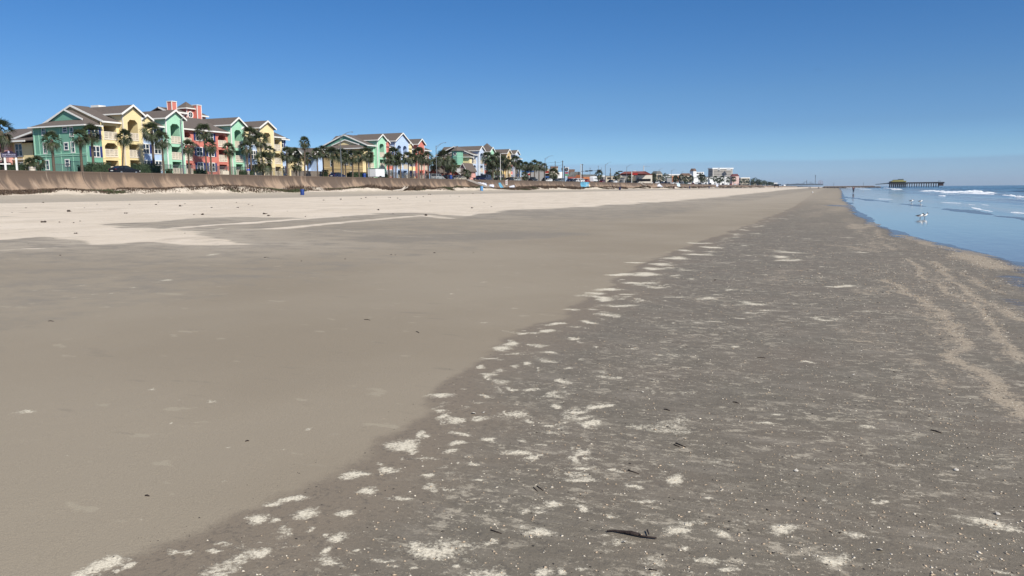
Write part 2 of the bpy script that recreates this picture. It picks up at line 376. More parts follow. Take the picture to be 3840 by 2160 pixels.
# pale dry sand up the beach
WX = BX+1.1*(fbm(BX*.35, BY*.35, 41, 5)-.5)*2*np.clip(dist/25, .3, 2.2); WY = BY+1.6*(fbm(BX*.3+9, BY*.3, 43, 5)-.5)*2*np.clip(dist/25, .3, 2.2)
def inside_poly(X, Y, P):
    c = np.zeros(X.shape, bool); j = len(P)-1
    for i in range(len(P)):
        (xi, yi), (xj, yj) = P[i], P[j]
        c ^= ((yi > Y) != (yj > Y)) & (X < (xj-xi)*(Y-yi)/((yj-yi) if yj != yi else 1e-9)+xi); j = i
    return c
QA = lambda x, y: (x/2.29, 675+y/2.29)
QB = lambda x, y: (900+x/2.683, 680+y/2.683)
LP = [QA(*p) for p in ((0,510),(250,500),(480,490),(620,500),(720,553),(850,550),(1050,535),(1250,520),(1400,535),(1600,550),(1900,560),(2200,555),(2100,540),(1950,500),(1850,475),(1700,440),(1550,422),(1300,408),(1000,396),(800,385),(1000,366),(1300,348),(1600,326),(1900,320),(2400,318))]+[QB(*p) for p in ((400,372),(700,358),(1000,352),(1250,340),(1450,316),(1850,322),(2100,330))]+[(1780,806),(1950,788),(2100,782),(2350,765),(2600,748),(2800,728),(2950,711),(3030,705)]
LW = pw(LP)
LW = [(-900, -60), (-22, -60), (LW[0][0], -60)]+LW+[(-20, 1500), (-40, 9000), (-900, 9000)]
ins = inside_poly(WX, WY, LW); sd_l = seg_dist(WX, WY, LW[2:])*np.where(ins, 1, -1)
lite_a = sstep(-.55, .55, sd_l/np.clip(dist/35, .35, 4))
half_a = np.where(ins, 1, np.exp(sd_l/(4.5*np.clip(dist/30, .5, 4))))          # the fading skirt of dry sand
# the grey hard-packed vehicle track under the wall
lite_a -= (.62+.4*fbm(BX*.5, BY*.02, 45))*sstep(11.5, 9.5, np.abs(BX+78.5+2.0*(fbm(BY*.03, BX*0, 44)-.5)))+.5*sstep(1.6, .6, np.abs(BX+74.5+1.0*(fbm(BY*.02, BX*0, 46)-.5)))
WX2 = BX+.25*(fbm(BX*1.5, BY*1.5, 47, 4)-.5)*2; WY2 = BY+.3*(fbm(BX*1.5+5, BY*1.5, 48, 4)-.5)*2
for P, w, s in [([QA(1500,412), QA(2000,375), QA(2576,335)], .32, .8), ([QB(0,430), QB(500,385), QB(950,355)], .34, .8), ([QA(1700,445), QA(2100,430), QA(2576,400)], .3, .45), ([QB(400,475), QB(950,420), QB(1500,370), QB(1850,342), QB(2090,372)], .45, .75),
                ([QA(0,605), QA(250,590), QA(480,578)], .14, .7), ([QB(980,490), QB(1200,510)], .12, .5), ([QB(1500,548), QB(2250,570)], .13, .45), ([QB(1750,335), QB(2576,345)], .5, .4), ([(2300, 765), (2640, 772)], .5, .4), ([(1900, 790), (2300, 772), (2600, 760)], .8, -.3),
                ([QA(0,318), QA(80,314)], .5, -.6), ([QA(1870,226), QA(2080,228)], .5, -.5), ([QA(1700,296), QA(1870,300)], .5, -.5), ([QA(0,532), QA(100,535)], .08, .5), ([QA(0,1), QA(1,1)], .1, 0)]:
    lite_a += s*sstep(w*1.9, w*.3, seg_dist(WX2, WY2, pw(P)))
lite_a = np.clip(lite_a, 0, 1.2)
dirt_a = sstep(-6, -10, BX)*(BX > -60)*(.30+.75*fbm(BX*.12, BY*.12, 51))*np.where(ins, 0, 1)
dirt_a += .5*sstep(2.2, .6, seg_dist(BX, BY, pw([(1500, 895), (2100, 880)])))
# dried crusts: positions read off the photograph, true places on the sand
PATCH = [(737,1250,80,16),(700,1258,40,12),(790,1292,56,28),(720,1300,30,12),(678,1295,64,20),(870,1297,40,16),(925,1230,50,18),(888,1195,50,20),(1020,1118,70,20),(1045,1092,30,12),(1110,1000,50,10),
 (1120,1042,35,10),(1135,1137,50,12),(1000,1180,60,22),(862,1355,50,26),(682,1380,60,26),(460,1385,40,16),(415,1388,40,14),(530,1380,44,12),(552,1355,50,8),(235,1428,70,30),(205,1440,50,20),(280,1437,30,16),
 (1075,1372,50,14),(1035,1365,40,14),(1265,872,75,12),(1290,862,50,8),(1407,963,45,14),(1290,975,40,8),(1325,980,36,8),(1300,1140,80,14),(1345,1152,50,14),(1378,1143,30,8),(1465,1150,30,34),(1490,1137,50,10),
 (1450,1208,80,14),(1410,1020,36,8),(1465,1032,60,10),(1502,1019,40,10),(1415,1056,36,8),(1397,1268,60,20),(1480,1278,50,22),(1470,1250,40,8),(1296,1297,40,12),(1350,1298,44,12),(1685,1345,66,26),(1700,1322,40,12),
 (1740,1318,50,8),(1700,1208,44,24),(1965,1333,66,22),(1350,1443,60,22),(1400,1445,30,16),(1775,1405,66,10),(1830,1420,60,10),(1325,1108,30,8),(1540,1180,60,6),(1370,1120,50,6),(1225,905,50,5),(1200,930,30,5),
 (1310,918,40,5),(1370,832,40,8),(1440,778,40,6),(1480,810,50,8),(1330,840,60,6),(1390,815,50,8),(1520,752,60,7),(1560,768,60,6),(1500,738,60,6),(1540,728,60,7),(1590,712,80,7),(1560,690,70,6),(1620,690,80,7),
 (1640,676,70,6),(1600,660,50,4),(1700,650,90,5),(1665,665,60,5),(1750,640,70,5),(1720,630,50,4),(1790,622,60,4),(1760,612,60,3),(1960,646,50,8),(1980,655,60,5),(1660,722,40,4),(1450,860,30,5),(1310,890,50,6),
 (1345,1442,50,20),(1800,1262,24,8),(620,1408,20,8),(800,1333,20,8),(840,1345,22,8),(825,1385,30,10),(905,1385,22,8),(1180,1170,40,8),(1240,1105,30,6),(1330,1060,30,5),(1640,1255,50,10),(1160,1120,40,6),
 (1000,1420,30,8),(1165,1420,30,6),(1055,1418,30,8),(1455,1180,40,8),(1550,1300,40,8),(1600,1215,40,8)]
QC = lambda x, y, w, h: (x/1.84/K, (1400+y/1.84)/K, w/1.84/K, h/1.84/K)
QD = lambda x, y, w, h: ((1600+x/2.07)/K, (1000+y/2.07)/K, w/2.07/K, h/2.07/K)
QE = lambda x, y, w, h: (x/2.29/K, (675+y/2.29)/K, w/2.29/K, h/2.29/K)
FAINT = [QC(*p) for p in ((1040,100,100,25),(180,255,140,22),(1450,195,110,24),(410,575,60,10),(820,400,50,15),(1615,503,60,18),(1980,518,50,12),(2150,385,50,24),(1190,180,50,8),(1175,342,30,10),(1550,735,70,8),(1060,1035,60,16))]
FAINT += [QD(*p) for p in ((950,95,50,5),(420,120,50,8),(720,50,60,8),(195,212,70,7),(690,325,50,8),(420,440,50,8),(1160,153,40,5),(1040,235,40,5))]
FAINT += [QE(*p) for p in ((1830,640,90,20),(1430,862,110,14),(1105,922,70,9),(2275,670,60,7),(1875,420,60,14),(700,903,90,5),(680,1010,80,6),(825,982,50,6),(915,977,40,5),(2380,740,80,4),(1995,755,50,4),(1760,1000,60,5),(1570,935,60,4),(2480,830,50,4),(1240,992,50,4),(300,945,60,5),(150,680,60,5),(60,560,60,5),(2330,895,80,4),(1980,945,60,4),(2060,870,90,4))]
patch_a = np.zeros_like(BX)
near = (dist < 80) & (BX > -8) & (BX < 8)
nx = BX[near]; ny = BY[near]; pa = np.zeros_like(nx)
wpx = nx+.35*(fbm(nx*3.5, ny*3.5, 61, 3)-.5)*np.clip(np.hypot(nx, ny)/8, .25, 1); wpy = ny+.5*(fbm(nx*3.5, ny*3.5, 67, 3)-.5)*np.clip(np.hypot(nx, ny)/8, .25, 1)
cth = math.cos(rad(22.3)); sth = math.sin(rad(22.3))
for (x, y, w, h) in PATCH:
    c = onB(x*K, y*K); a = (onB((x+w/2)*K, y*K)-onB((x-w/2)*K, y*K)).length/2; b = (onB(x*K, (y-h/2)*K)-onB(x*K, (y+h/2)*K)).length/2
    dx = wpx-c.x; dy = wpy-c.y; u = (dx*cth+dy*sth)/1.04; v = (-dx*sth+dy*cth)/1.08
    pa = np.maximum(pa, 1.0-.62*np.sqrt((u/a)**2+(v/b)**2))
g_ = np.random.default_rng(77)
for k in range(620):
    y = float(np.exp(g_.uniform(math.log(2.6), math.log(60)))); w_ = float(g_.exponential(1.3))+.10
    if w_ > 5.5: continue
    cx0 = float(cv(WETB, np.array([y]))[0])+w_; rad_ = float(g_.uniform(.012, .040)+.06*g_.random()**6)*(1 if y < 9 else 1.5)*min(2.0, max(1, y/9)); st_ = float(g_.uniform(.45, .95))
    m_ = (np.abs(nx-cx0) < rad_*5) & (np.abs(ny-y) < rad_*5)
    if not m_.any(): continue
    th_ = g_.uniform(-.5, .6); dx = wpx[m_]-cx0; dy = wpy[m_]-y; u = (dx*math.cos(th_)+dy*math.sin(th_))/(rad_*g_.uniform(1.2, 2.6)); v = (-dx*math.sin(th_)+dy*math.cos(th_))/(rad_*g_.uniform(.6, 1.2))
    pa[m_] = np.maximum(pa[m_], st_-.5*np.sqrt(u*u+v*v))
near2 = (dist < 40) & (BX < -1.5) & (BX > -30)
fx_ = BX[near2]; fy_ = BY[near2]; pf = np.zeros_like(fx_)
for (x, y, w, h) in FAINT:
    c = onB(x*K, y*K); a = (onB((x+w/2)*K, y*K)-onB((x-w/2)*K, y*K)).length/2; b = (onB(x*K, (y-h/2)*K)-onB(x*K, (y+h/2)*K)).length/2
    jx = fx_+.12*(fbm(fx_*3, fy_*3, 161, 3)-.5)*2; jy = fy_+.12*(fbm(fx_*3, fy_*3, 163, 3)-.5)*2
    dx = jx-c.x; dy = jy-c.y; u = (dx*cth+dy*sth)/1.1; v = (-dx*sth+dy*cth)/1.15
    pf = np.maximum(pf, .72-.45*np.sqrt((u/a)**2+(v/b)**2))
patch_a[near2] = np.clip(pf, 0, 1)
# smaller crusts thinning out towards the water
xi = nx-cv(WETB, ny)
q = fbm(nx*4.0+.5*ny, ny*4.0, 71, 3)
pa = np.maximum(pa, np.clip((q-.66)*4, 0, .55)*sstep(.05, .4, xi)*sstep(5.0, .6, xi))
patch_a[near] = np.maximum(patch_a[near], np.clip(pa, 0, 1))
# wavy bands of crushed shell along the swash
shell_a = np.zeros_like(BX)
Q4 = lambda *pp: [(2500+x/1.9224, 950+y/1.9224) for x, y in pp]
Q3 = lambda *pp: [(3100+x/3.293, 660+y/3.293) for x, y in pp]
BANDS = [(Q4((1560,190),(1640,230),(1700,290),(1850,330),(1900,400),(2000,440),(2050,540),(2130,620),(2170,690),(2060,745),(2100,790),(2250,850),(2340,950),(2400,1050),(2550,1120),(2640,1200)), .10, .85), (Q4((1900,400),(1960,520),(2080,640)), .16, .5),
 (Q4((1700,40),(1800,90),(1850,170),(1940,230),(2050,300),(2200,370),(2300,430),(2360,520),(2430,620),(2500,720),(2600,800)), .07, .85), (Q4((1900,60),(1970,110),(2010,180),(2120,250),(2230,330),(2350,380),(2450,430),(2600,500)), .10, .85), (Q4((2120,130),(2200,200),(2280,250),(2400,300)), .10, .7),
 (Q4((2140,20),(2280,70),(2380,110)), .45, .95), (Q4((2250,60),(2450,110)), .38, .9), (Q4((1340,560),(1420,640),(1560,700)), .22, .42), (Q4((1350,250),(1450,300),(1520,240)), .16, .40), (Q4((1780,760),(1900,860),(2000,960)), .16, .42), (Q4((2460,1020),(2560,1140),(2640,1240)), .12, .7), (Q4((760,210),(850,130),(1000,110)), .30, .42), (Q4((200,330),(420,360),(600,420)), .25, .38),
 (Q3((380,590),(310,650),(400,640),(520,620),(600,570),(680,600)), .35, .75), (Q3((460,640),(390,700),(480,740),(560,780),(530,850),(600,900)), .16, .55), (Q3((590,650),(620,700),(690,760),(820,790)), .18, .7), (Q3((660,800),(700,850),(760,900),(830,930)), .14, .65), (Q3((930,730),(1100,780),(1300,850),(1500,890),(1700,930),(1900,970),(2100,990)), .30, .9), (Q3((850,830),(930,880),(1000,920)), .10, .5),
 (Q3((1750,960),(1950,1050),(2150,1120)), .42, .85), (Q3((850,560),(960,560),(820,540)), .5, .75), (Q3((0,300),(250,360),(100,430)), 1.2, .6), (Q3((50,860),(300,880),(560,930)), .35, .6)]
for dx_, dy_, w_, st_ in ((-26, 6, .035, .6), (22, -8, .03, .55), (-60, 14, .05, .42)):
    BANDS += [([(x+dx_+10*math.sin(y/37.), y+dy_) for x, y in P], w_, st_) for P, w0, st in BANDS[:4]]
for P, w0, st in BANDS:
    Q = pw(P); jw = np.clip(dist/12, .4, 2)
    d = seg_dist(BX+.13*jw*(fbm(BX*2.5, BY*1.8, 81, 4)-.5)*2, BY+.18*jw*(fbm(BX*2.5, BY*1.8, 85, 4)-.5)*2, Q)
    shell_a = np.maximum(shell_a, sstep(w0*1.6, w0*.1, d)*min(1, st+.12))
e_a = BX-cv(EDGE, BY)
shell_a = np.maximum(shell_a, .55*sstep(2.4, .8, np.abs(e_a+2.2))*sstep(25, 40, BY)*(fbm(BX*.6, BY*.2, 91) > .45))
shell_a = np.maximum(shell_a, .25*sstep(.45, .7, fbm(BX*.5, BY*.3, 95))*sstep(-5.5, -2, e_a)*(e_a < 0))
sheen_a = sstep(-1.0, -.15, e_a+.5*(fbm(BX*.7, BY*.35, 99)-.5)*2)
sheen_a = np.maximum(sheen_a, .68*sstep(.6, .05, seg_dist(BX, BY, pw([(3790, 1040), (3830, 1060), (3900, 1100)]))))
sheen_a = np.maximum(sheen_a, .6*sstep(.4, .05, seg_dist(BX, BY, pw([(3800, 1130), (3850, 1155), (3900, 1180)]))))
sheen_a = np.maximum(sheen_a, .85*sstep(2.5, .8, seg_dist(BX, BY, pw([(3150, 770), (3230, 775), (3330, 800)]))))
beach = grid_mesh('beach', BX, BY, BZ, SAND, dict(wetd=wetd_a, lite=lite_a, half=half_a, patch=patch_a, shell=shell_a, sheen=sheen_a, dirt=dirt_a))
tag(beach, 'wide sandy beach, pale up the shore and dark grey where damp', 'beach', kind='structure')

# ---- sea
H = nodes('sea_water')
off = H.attr('off')
sw = H.noise(.35, (1, .16, 1), 5, .6); rp = H.noise(2.2, (1, .45, 1), 5, .6); rp2 = H.noise(9, (1, .5, 1), 3, .6)
deep = H.ss(off, 3, 75)
band = H.ss(H.noise(.20, (1, .12, 1), 6, .65, (3, 0, 0)), .42, .58)
film = H.ss(off, 3, 12)
shal = H.mix(band, (.20, .155, .14), (.06, .085, .115))
dp = H.mix(band, (.010, .045, .080), (.020, .075, .115))
H.l.new(H.mix(film, (.17, .16, .155), H.mix(deep, shal, dp)), H.b.inputs['Base Color'])
H.b.inputs['IOR'].default_value = 1.33
H.l.new(H.M('SUBTRACT', .5, H.M('MULTIPLY', H.M('MULTIPLY', H.ss(off, 9, 22), H.ss(off, 150, 60)), H.M('MULTIPLY', H.M('SUBTRACT', 1, band), .30))), H.b.inputs['Specular IOR Level'])
H.l.new(H.ss(off, 5, 60, .05, .14), H.b.inputs['Roughness'])
amp = H.ss(off, 4, 50)
hg = H.M('MULTIPLY', H.M('ADD', H.M('ADD', H.M('MULTIPLY', sw, 2.2), H.M('MULTIPLY', rp, .55)), H.M('MULTIPLY', rp2, .12)), H.M('ADD', H.M('MULTIPLY', H.M('MULTIPLY', amp, 2.2), H.M('ADD', .25, H.M('MULTIPLY', 1.3, H.ss(H.noise(.13, (1, .14, 1), 5, .6, (9, 3, 0)), .40, .62)))), .03))
H.l.new(H.bump(hg, 1.0, .30), H.b.inputs['Normal'])
SEAM = H.m
ang2 = np.concatenate([np.arange(-4, 16, .12), np.arange(16, 181, 4)])
r2 = np.concatenate([[.5, 2], np.geomspace(4, 400, 420), np.geomspace(404, 14000, 120)])
A2, R2 = np.meshgrid(np.radians(ang2), r2)
SX = R2*np.sin(A2); SY = R2*np.cos(A2)
e2 = SX-cv(EDGE, SY)
ph = e2/11.0+.8*fbm(SX*.02, SY*.008, 120)*3
e2c = e2
wav = (np.sin(ph*2*math.pi)*.5+.5)**3*.60*sstep(16, 50, e2)*sstep(900, 300, R2)*(.3+fbm(SX*.01, SY*.02, 123))
wav += (np.sin((e2/4.6+2.5*fbm(SX*.03, SY*.01, 131))*2*math.pi)*.5+.5)**2*.15*sstep(9, 22, e2)*sstep(500, 200, R2)*sstep(.35, .6, fbm(SX*.03, SY*.02, 133))
wav += .12*(fbm(SX*.25, SY*.06, 125)-.5)*sstep(6, 25, e2)
sea = grid_mesh('sea', SX, SY, wav, SEAM, dict(off=e2))
tag(sea, 'calm shallow sea lapping the beach', 'sea', kind='structure')

# ---- surf foam
FOAM = mat('surf_foam', (.80, .82, .82), .6, .08, 6, bump=.8, bscale=8)
fb = MB()
def foam(pts, h, w, seed, jag=1.0):
    P = [onZ(x, y, .02) for x, y in pts]
    out = []
    for a, b in zip(P[:-1], P[1:]):
        n = max(2, int((b-a).length/.5))
        n = min(n, 160)
        for i in range(n): out.append(a.lerp(b, i/n))
    out.append(P[-1]); N = len(out); prof = [(-1, 0), (-.6, .55), (-.1, 1), (.45, .7), (1, 0)]
    base = len(fb.v)
    for i, p in enumerate(out):
        t = i/(N-1); env = min(1, 6*t, 6*(1-t))*(.55+.9*float(vnoise(np.array([i*.23+seed]), np.array([seed]), 7)[0]))
        d = (out[min(i+1, N-1)]-out[max(i-1, 0)]).normalized(); sd_ = Vector((d.y, -d.x, 0))
        for u, hz in prof:
            j = random.uniform(-.15, .15)*jag
            fb.v.append(tuple(p+sd_*(u+j)*w*env+Vector((0, 0, hz*h*env*random.uniform(.75, 1.25)-.03))))
    for i in range(N-1):
        for k in range(4): a = base+i*5+k; fb.f.append((a, a+1, a+6, a+5))
foam([(3435, 716), (3500, 718), (3560, 721), (3640, 722), (3700, 724), (3755, 727)], 0.260, 1.21, 1)
foam([(3600, 720), (3650, 719), (3680, 721)], 0.384, 0.88, 2); foam([(3520, 722), (3640, 726), (3745, 730)], 0.155, 1.10, 3)
foam([(3760, 734), (3808, 738)], 0.198, 0.55, 4); foam([(3806, 740), (3860, 743)], 0.211, 0.55, 5)
foam([(3520, 734), (3542, 735)], 0.136, 0.44, 6); foam([(3313, 706), (3331, 706)], 0.558, 1.10, 7); foam([(3333, 707), (3345, 707)], 0.248, 0.83, 8)
foam([(3345, 711), (3362, 711), (3384, 711)], 0.465, 1.32, 9); foam([(3138, 704), (3200, 705), (3260, 706)], 0.310, 1.38, 10); foam([(3135, 702), (3190, 703)], 0.310, 1.10, 11)
foam([(3285, 745), (3320, 746), (3352, 747)], 0.031, 0.28, 12); foam([(3520, 758), (3580, 760), (3610, 762)], 0.031, 0.17, 13, .5)
foam([(3640, 776), (3680, 785), (3720, 792), (3760, 795)], 0.028, 0.15, 14, .5); foam([(3730, 806), (3765, 810), (3790, 812)], 0.019, 0.11, 15, .5)
foam([(3790, 794), (3860, 800)], 0.031, 0.17, 16, .5); foam([(3630, 765), (3660, 768)], 0.025, 0.11, 17, .5); foam([(3680, 766), (3710, 769)], 0.019, 0.11, 18, .5)
foam([(3220, 710), (3270, 711)], 0.074, 0.83, 19); foam([(3700, 822), (3760, 826)], 0.012, 0.07, 20, .4); foam([(3780, 748), (3850, 752)], 0.062, 0.28, 21)
tag(fb.build('surf_foam', FOAM, world=False, smooth=True), 'white foam of the small breakers off the beach', 'foam', kind='stuff')

# ---- land behind the wall, road, pavement
LANDM = mat('land_cover', (.16, .14, .10), .95, .3, .05, bump=.2)
ASPH = mat('asphalt', (.055, .054, .052), .9, .15, .8, bump=.15)
PAVE = mat('pavement_concrete', (.38, .35, .31), .9, .1, .5)
lm_ = MB().poly([(-9000, -300, 4.60), (-98.6, -300, 4.60), (-98.6, 9000, 4.60), (-9000, 9000, 4.60)], [(0, 1, 2, 3)])
tag(lm_.build('land', LANDM, world=False), 'flat land behind the seawall', 'land', kind='structure')
tag(MB().box(-102.2, -98.5, -100, 2500, 4.5, 4.74).build('pavement', PAVE), 'pavement along the seawall top', 'pavement', kind='structure')
tag(MB().poly([(-109.5, -100, 4.62), (-102.2, -100, 4.62), (-102.2, 2500, 4.62), (-109.5, 2500, 4.62)], [(0,1,2,3)]).build('road', ASPH), 'road behind the seawall', 'road', kind='structure')
mk = MB()
for i in range(150):
    y = -20+i*9; mk.poly([(-105.9, y, 4.625), (-105.78, y, 4.625), (-105.78, y+3, 4.625), (-105.9, y+3, 4.625)], [(0,1,2,3)])
tag(mk.build('road_marking', WHT), 'dashed white line along the road', 'road marking', kind='structure')

# ---- seawall
H = nodes('seawall_concrete')
sx = H.n.new('ShaderNodeSeparateXYZ'); H.l.new(H.pos, sx.inputs[0]); yy = sx.outputs[1]; zz = sx.outputs[2]
slant = H.noise(.55, (.25, 1, .10), 7, .65); slant2 = H.noise(2.2, (.15, 1, .06), 6, .7, (0, 4, 0)); big = H.noise(.10, (1, 1, 1.5), 4)
gn = H.noise(5, det=6, rough=.65)
lvl = H.M('ADD', H.M('MULTIPLY', zz, .26), H.M('ADD', H.M('MULTIPLY', H.M('SUBTRACT', slant, .5), 2.2), H.M('MULTIPLY', H.M('SUBTRACT', big, .5), 1.0)))
grime = H.ss(lvl, .56, 1.04)
base = H.mix(H.ss(big, .35, .65), (.27, .185, .122), (.34, .243, .166))
c_ = H.mix(grime, base, (.110, .077, .055))
c_ = H.mix(H.M('MULTIPLY', H.ss(slant2, .55, .75), .65), c_, (.095, .07, .055))
c_ = H.mix(H.M('MULTIPLY', H.ss(H.noise(1.1, (.1, 1, .05), 5, .7, (0, 19, 0)), .64, .72), .55), c_, (.42, .34, .26))
# pour joints every 12 m
jf = H.M('FRACT', H.M('MULTIPLY', yy, 1/12.2)); jd = H.M('ABSOLUTE', H.M('SUBTRACT', jf, .5))
c_ = H.mix(H.ss(jd, .003, .007, .6, 0), c_, (.06, .045, .035)); c_ = H.mix(H.ss(H.M('ABSOLUTE', H.M('SUBTRACT', jd, .014)), .002, .007, .14, 0), c_, (.42, .34, .27))
c_ = H.mix(H.ss(gn, .3, .7, .25, 0), c_, (.09, .07, .055))
H.l.new(c_, H.b.inputs['Base Color']); H.b.inputs['Roughness'].default_value = .92
H.l.new(H.bump(gn, .3, .04), H.b.inputs['Normal'])
WALLM = H.m
prof = [(-99.3, 1), (-99.3, 4.80), (-98.05, 4.80), (-97.98, 4.72)]
for i in range(1, 13):
    t = i/12; prof.append((-98+4.6*t**2.3, 4.72-3.9*t))
wb = MB(); ys = list(np.linspace(-60, 400, 47))+list(np.linspace(450, 2600, 44)); n = len(prof)
for y in ys: wb.v += [(px_, y, pz_) for px_, pz_ in prof]
for j in range(len(ys)-1):
    for k in range(n-1): a = j*n+k; wb.f.append((a, a+1, a+n+1, a+n))
sw_ = wb.build('seawall', WALLM, world=False, smooth=False)
tag(sw_, 'long curved concrete seawall stained brown by weather', 'seawall')
def wall_pt(Y, z, out=.02):
    t = max(0, (4.72-z)/3.9); return Vector((-98+4.6*t**2.3+out, Y, z))

# ------------------------------------------------------------------ apartment buildings
Z0 = 5.3; FH = 3.0
DECKM = mat('balcony_shade_deck', (.07, .06, .05), .8)  # kept dark so little sunlight bounces up inside the recesses
def facade(mb, mp, u0, u1, v0, v1, ops, depth=2.9):
    us = sorted({u0, u1}|{o[0] for o in ops}|{o[1] for o in ops}); vs = sorted({v0, v1}|{o[2] for o in ops}|{o[3] for o in ops})
    for a, b in zip(us[:-1], us[1:]):
        for c, d in zip(vs[:-1], vs[1:]):
            mu, mv = (a+b)/2, (c+d)/2
            if any(o[0] < mu < o[1] and o[2] < mv < o[3] for o in ops): continue
            mb.poly([mp(a,c,0), mp(b,c,0), mp(b,d,0), mp(a,d,0)], [(0,1,2,3)])
    for o in ops:
        a, b, c, d = o[:4]
        for (p, q) in (((a,c),(b,c)), ((b,c),(b,d)), ((b,d),(a,d)), ((a,d),(a,c))):
            mb.poly([mp(*p,0), mp(*q,0), mp(*q,depth), mp(*p,depth)], [(0,1,2,3)])
        mb.poly([mp(a,c,depth), mp(b,c,depth), mp(b,d,depth), mp(a,d,depth)], [(0,1,2,3)])
        if len(o) > 4 and o[4]:
            k = min(.55, (b-a)*.25)
            for (p, q, r_) in (((a,d),(a+k,d),(a,d-k)), ((b,d),(b-k,d),(b,d-k))):
                mb.prism([mp(*p,.0), mp(*q,.0), mp(*r_,.0)], Vector(mp(0,0,.25))-Vector(mp(0,0,0)))
def fx(Xf): return lambda u, v, d: (Xf-d, u, v)          # faces the sea
def fy(Yf): return lambda u, v, d: (u, Yf+d, v)          # faces down the beach towards the viewer
def obox(mb, mp, u0, u1, v0, v1, d0, d1):
    P = [mp(u,v,d) for d in (d0,d1) for u, v in ((u0,v0),(u1,v0),(u1,v1),(u0,v1))]
    mb.poly(P, [(0,1,2,3),(7,6,5,4),(0,4,5,1),(1,5,6,2),(2,6,7,3),(3,7,4,0)])
def railing(root, mp, a, b, z):
    fl = MB(); obox(fl, mp, a+.01, b-.01, z+.005, z+.05, .02, 2.8); fl.build('balcony_shade_floor', DECKM, root)  # dark floor slab added to cut light bounced into the balcony
    m = MB(); obox(m, mp, a, b, z+.98, z+1.10, -.06, .06); obox(m, mp, a, b, z+.08, z+.20, -.05, .05); obox(m, mp, a-.05, b+.05, z-.30, z-.02, -.07, -.01)
    n = max(2, round((b-a)/.85))
    for i in range(n+1): u = a+(b-a)*i/n; obox(m, mp, u-.06, u+.06, z-.02, z+.98, -.07, .05)
    k = max(3, int((b-a)/.16))
    for i in range(k): u = a+(b-a)*(i+.5)/k; obox(m, mp, u-.045, u+.045, z+.2, z+.98, -.02, .02)
    m.build('balcony_rail', CRM, root)
def window(root, mp, a, b, c, d, shut=0, mul=True, frame=.12):
    m = MB(); obox(m, mp, a-frame, b+frame, d, d+frame*1.3, -.07, -.005); obox(m, mp, a-frame*1.2, b+frame*1.2, c-frame*1.2, c, -.09, -.005)
    obox(m, mp, a-frame, a, c, d, -.06, -.005); obox(m, mp, b, b+frame, c, d, -.06, -.005)
    if mul:
        u = (a+b)/2; v = (c+d)/2
        if b-a > .9: obox(m, mp, u-.07, u+.07, c, d, -.055, -.005)
        obox(m, mp, a, b, v-.04, v+.04, -.05, -.005)
    w = m.build('window', WHT, root)
    g = MB(); obox(g, mp, a, b, c, d, -.03, .01); g.build('pane', GLS, w)
    if shut:
        for s in (-1, 1):
            u0 = (a-frame-.5 if s < 0 else b+frame+.06); q = MB(); obox(q, mp, u0, u0+.44, c-.05, d+.05, -.06, -.004); q.build('shutter', SHUT, root)
def gable_roof_x(root, Y0, Y1, Xf, Xb, ze, zp, ov=.45, th=.22, name='roof', mt=None):
    """ridge runs inland, gable faces the sea"""
    ym = (Y0+Y1)/2; sl = (zp-ze)/(ym-Y0); a = Y0-ov; b = Y1+ov; za = ze-ov*sl
    m = MB()
    m.prism([(Xf+ov, a, za), (Xf+ov, ym, zp), (Xf+ov, ym, zp+th), (Xf+ov, a, za+th)], (Xb-Xf-ov, 0, 0))
    m.prism([(Xf+ov, ym, zp+.001), (Xf+ov, b, za), (Xf+ov, b, za+th), (Xf+ov, ym, zp+th)], (Xb-Xf-ov, 0, 0))
    r = m.build(name, mt or ROOF, root)
    f = MB(); fw = .32
    f.prism([(Xf+ov+.003, a, za-fw+th), (Xf+ov+.003, ym, zp-fw+th), (Xf+ov+.003, ym, zp+th+.04), (Xf+ov+.003, a, za+th+.04)], (.09, 0, 0))
    f.prism([(Xf+ov+.003, ym, zp-fw+th), (Xf+ov+.003, b, za-fw+th), (Xf+ov+.003, b, za+th+.04), (Xf+ov+.003, ym, zp+th+.04)], (.09, 0, 0))
    f.box(Xb, Xf+ov, a-.07, a-.003, za-.02, za+th); f.box(Xb, Xf+ov, b+.003, b+.07, za-.02, za+th)
    f.build('fascia', WHT, r)
def bay(root, Y0, Y1, col, Xf=-116, Xb=-131, ze=15.75, zp=17.13, ops=1, label=None, drop=0):
    mp = fx(Xf); m = MB(); w = Y1-Y0; oo = []
    if ops == 1: spans = [(Y0+w*.24, Y1-w*.24)]
    else: spans = [(Y0+w*.14, Y0+w*.43), (Y1-w*.43, Y1-w*.14)]
    for a, b in spans:
        for k, top in ((0, 2.3), (1, 2.1), (2, 3.4)):
            z = Z0+k*FH-drop; oo.append((a, b, z, z+top, 1 if k == 2 else 0))
    facade(m, mp, Y0, Y1, 4.55, ze, oo)
    ym = (Y0+Y1)/2
    m.poly([(Xf, Y0, ze), (Xf, Y1, ze), (Xf, ym, zp)], [(0,1,2)])
    for y in (Y0, Y1): m.poly([(Xf, y, 4.55), (Xb, y, 4.55), (Xb, y, ze), (Xf, y, ze)], [(0,1,2,3)])
    m.build('wall', col, root, label=label)
    t = MB()
    for y in (Y0, Y1): t.box(Xf-.14, Xf+.03, y-.03 if y == Y0 else y-.14, y+.14 if y == Y0 else y+.03, 4.56, ze-.2)
    t.build('corner_board', WHT if col is not YEL else CRM, root)
    for o in oo:
        railing(root, mp, o[0], o[1], o[2]); 
        d = MB(); q = 1.5; obox(d, mp, o[0]+.1, o[1]-.1, o[2]+.02, o[2]+2.15, 2.84, 2.89); d.build('balcony_door', GLS, root)  # door glass widened across the back wall to darken the recess
    gable_roof_x(root, Y0, Y1, Xf, Xb, ze, zp)
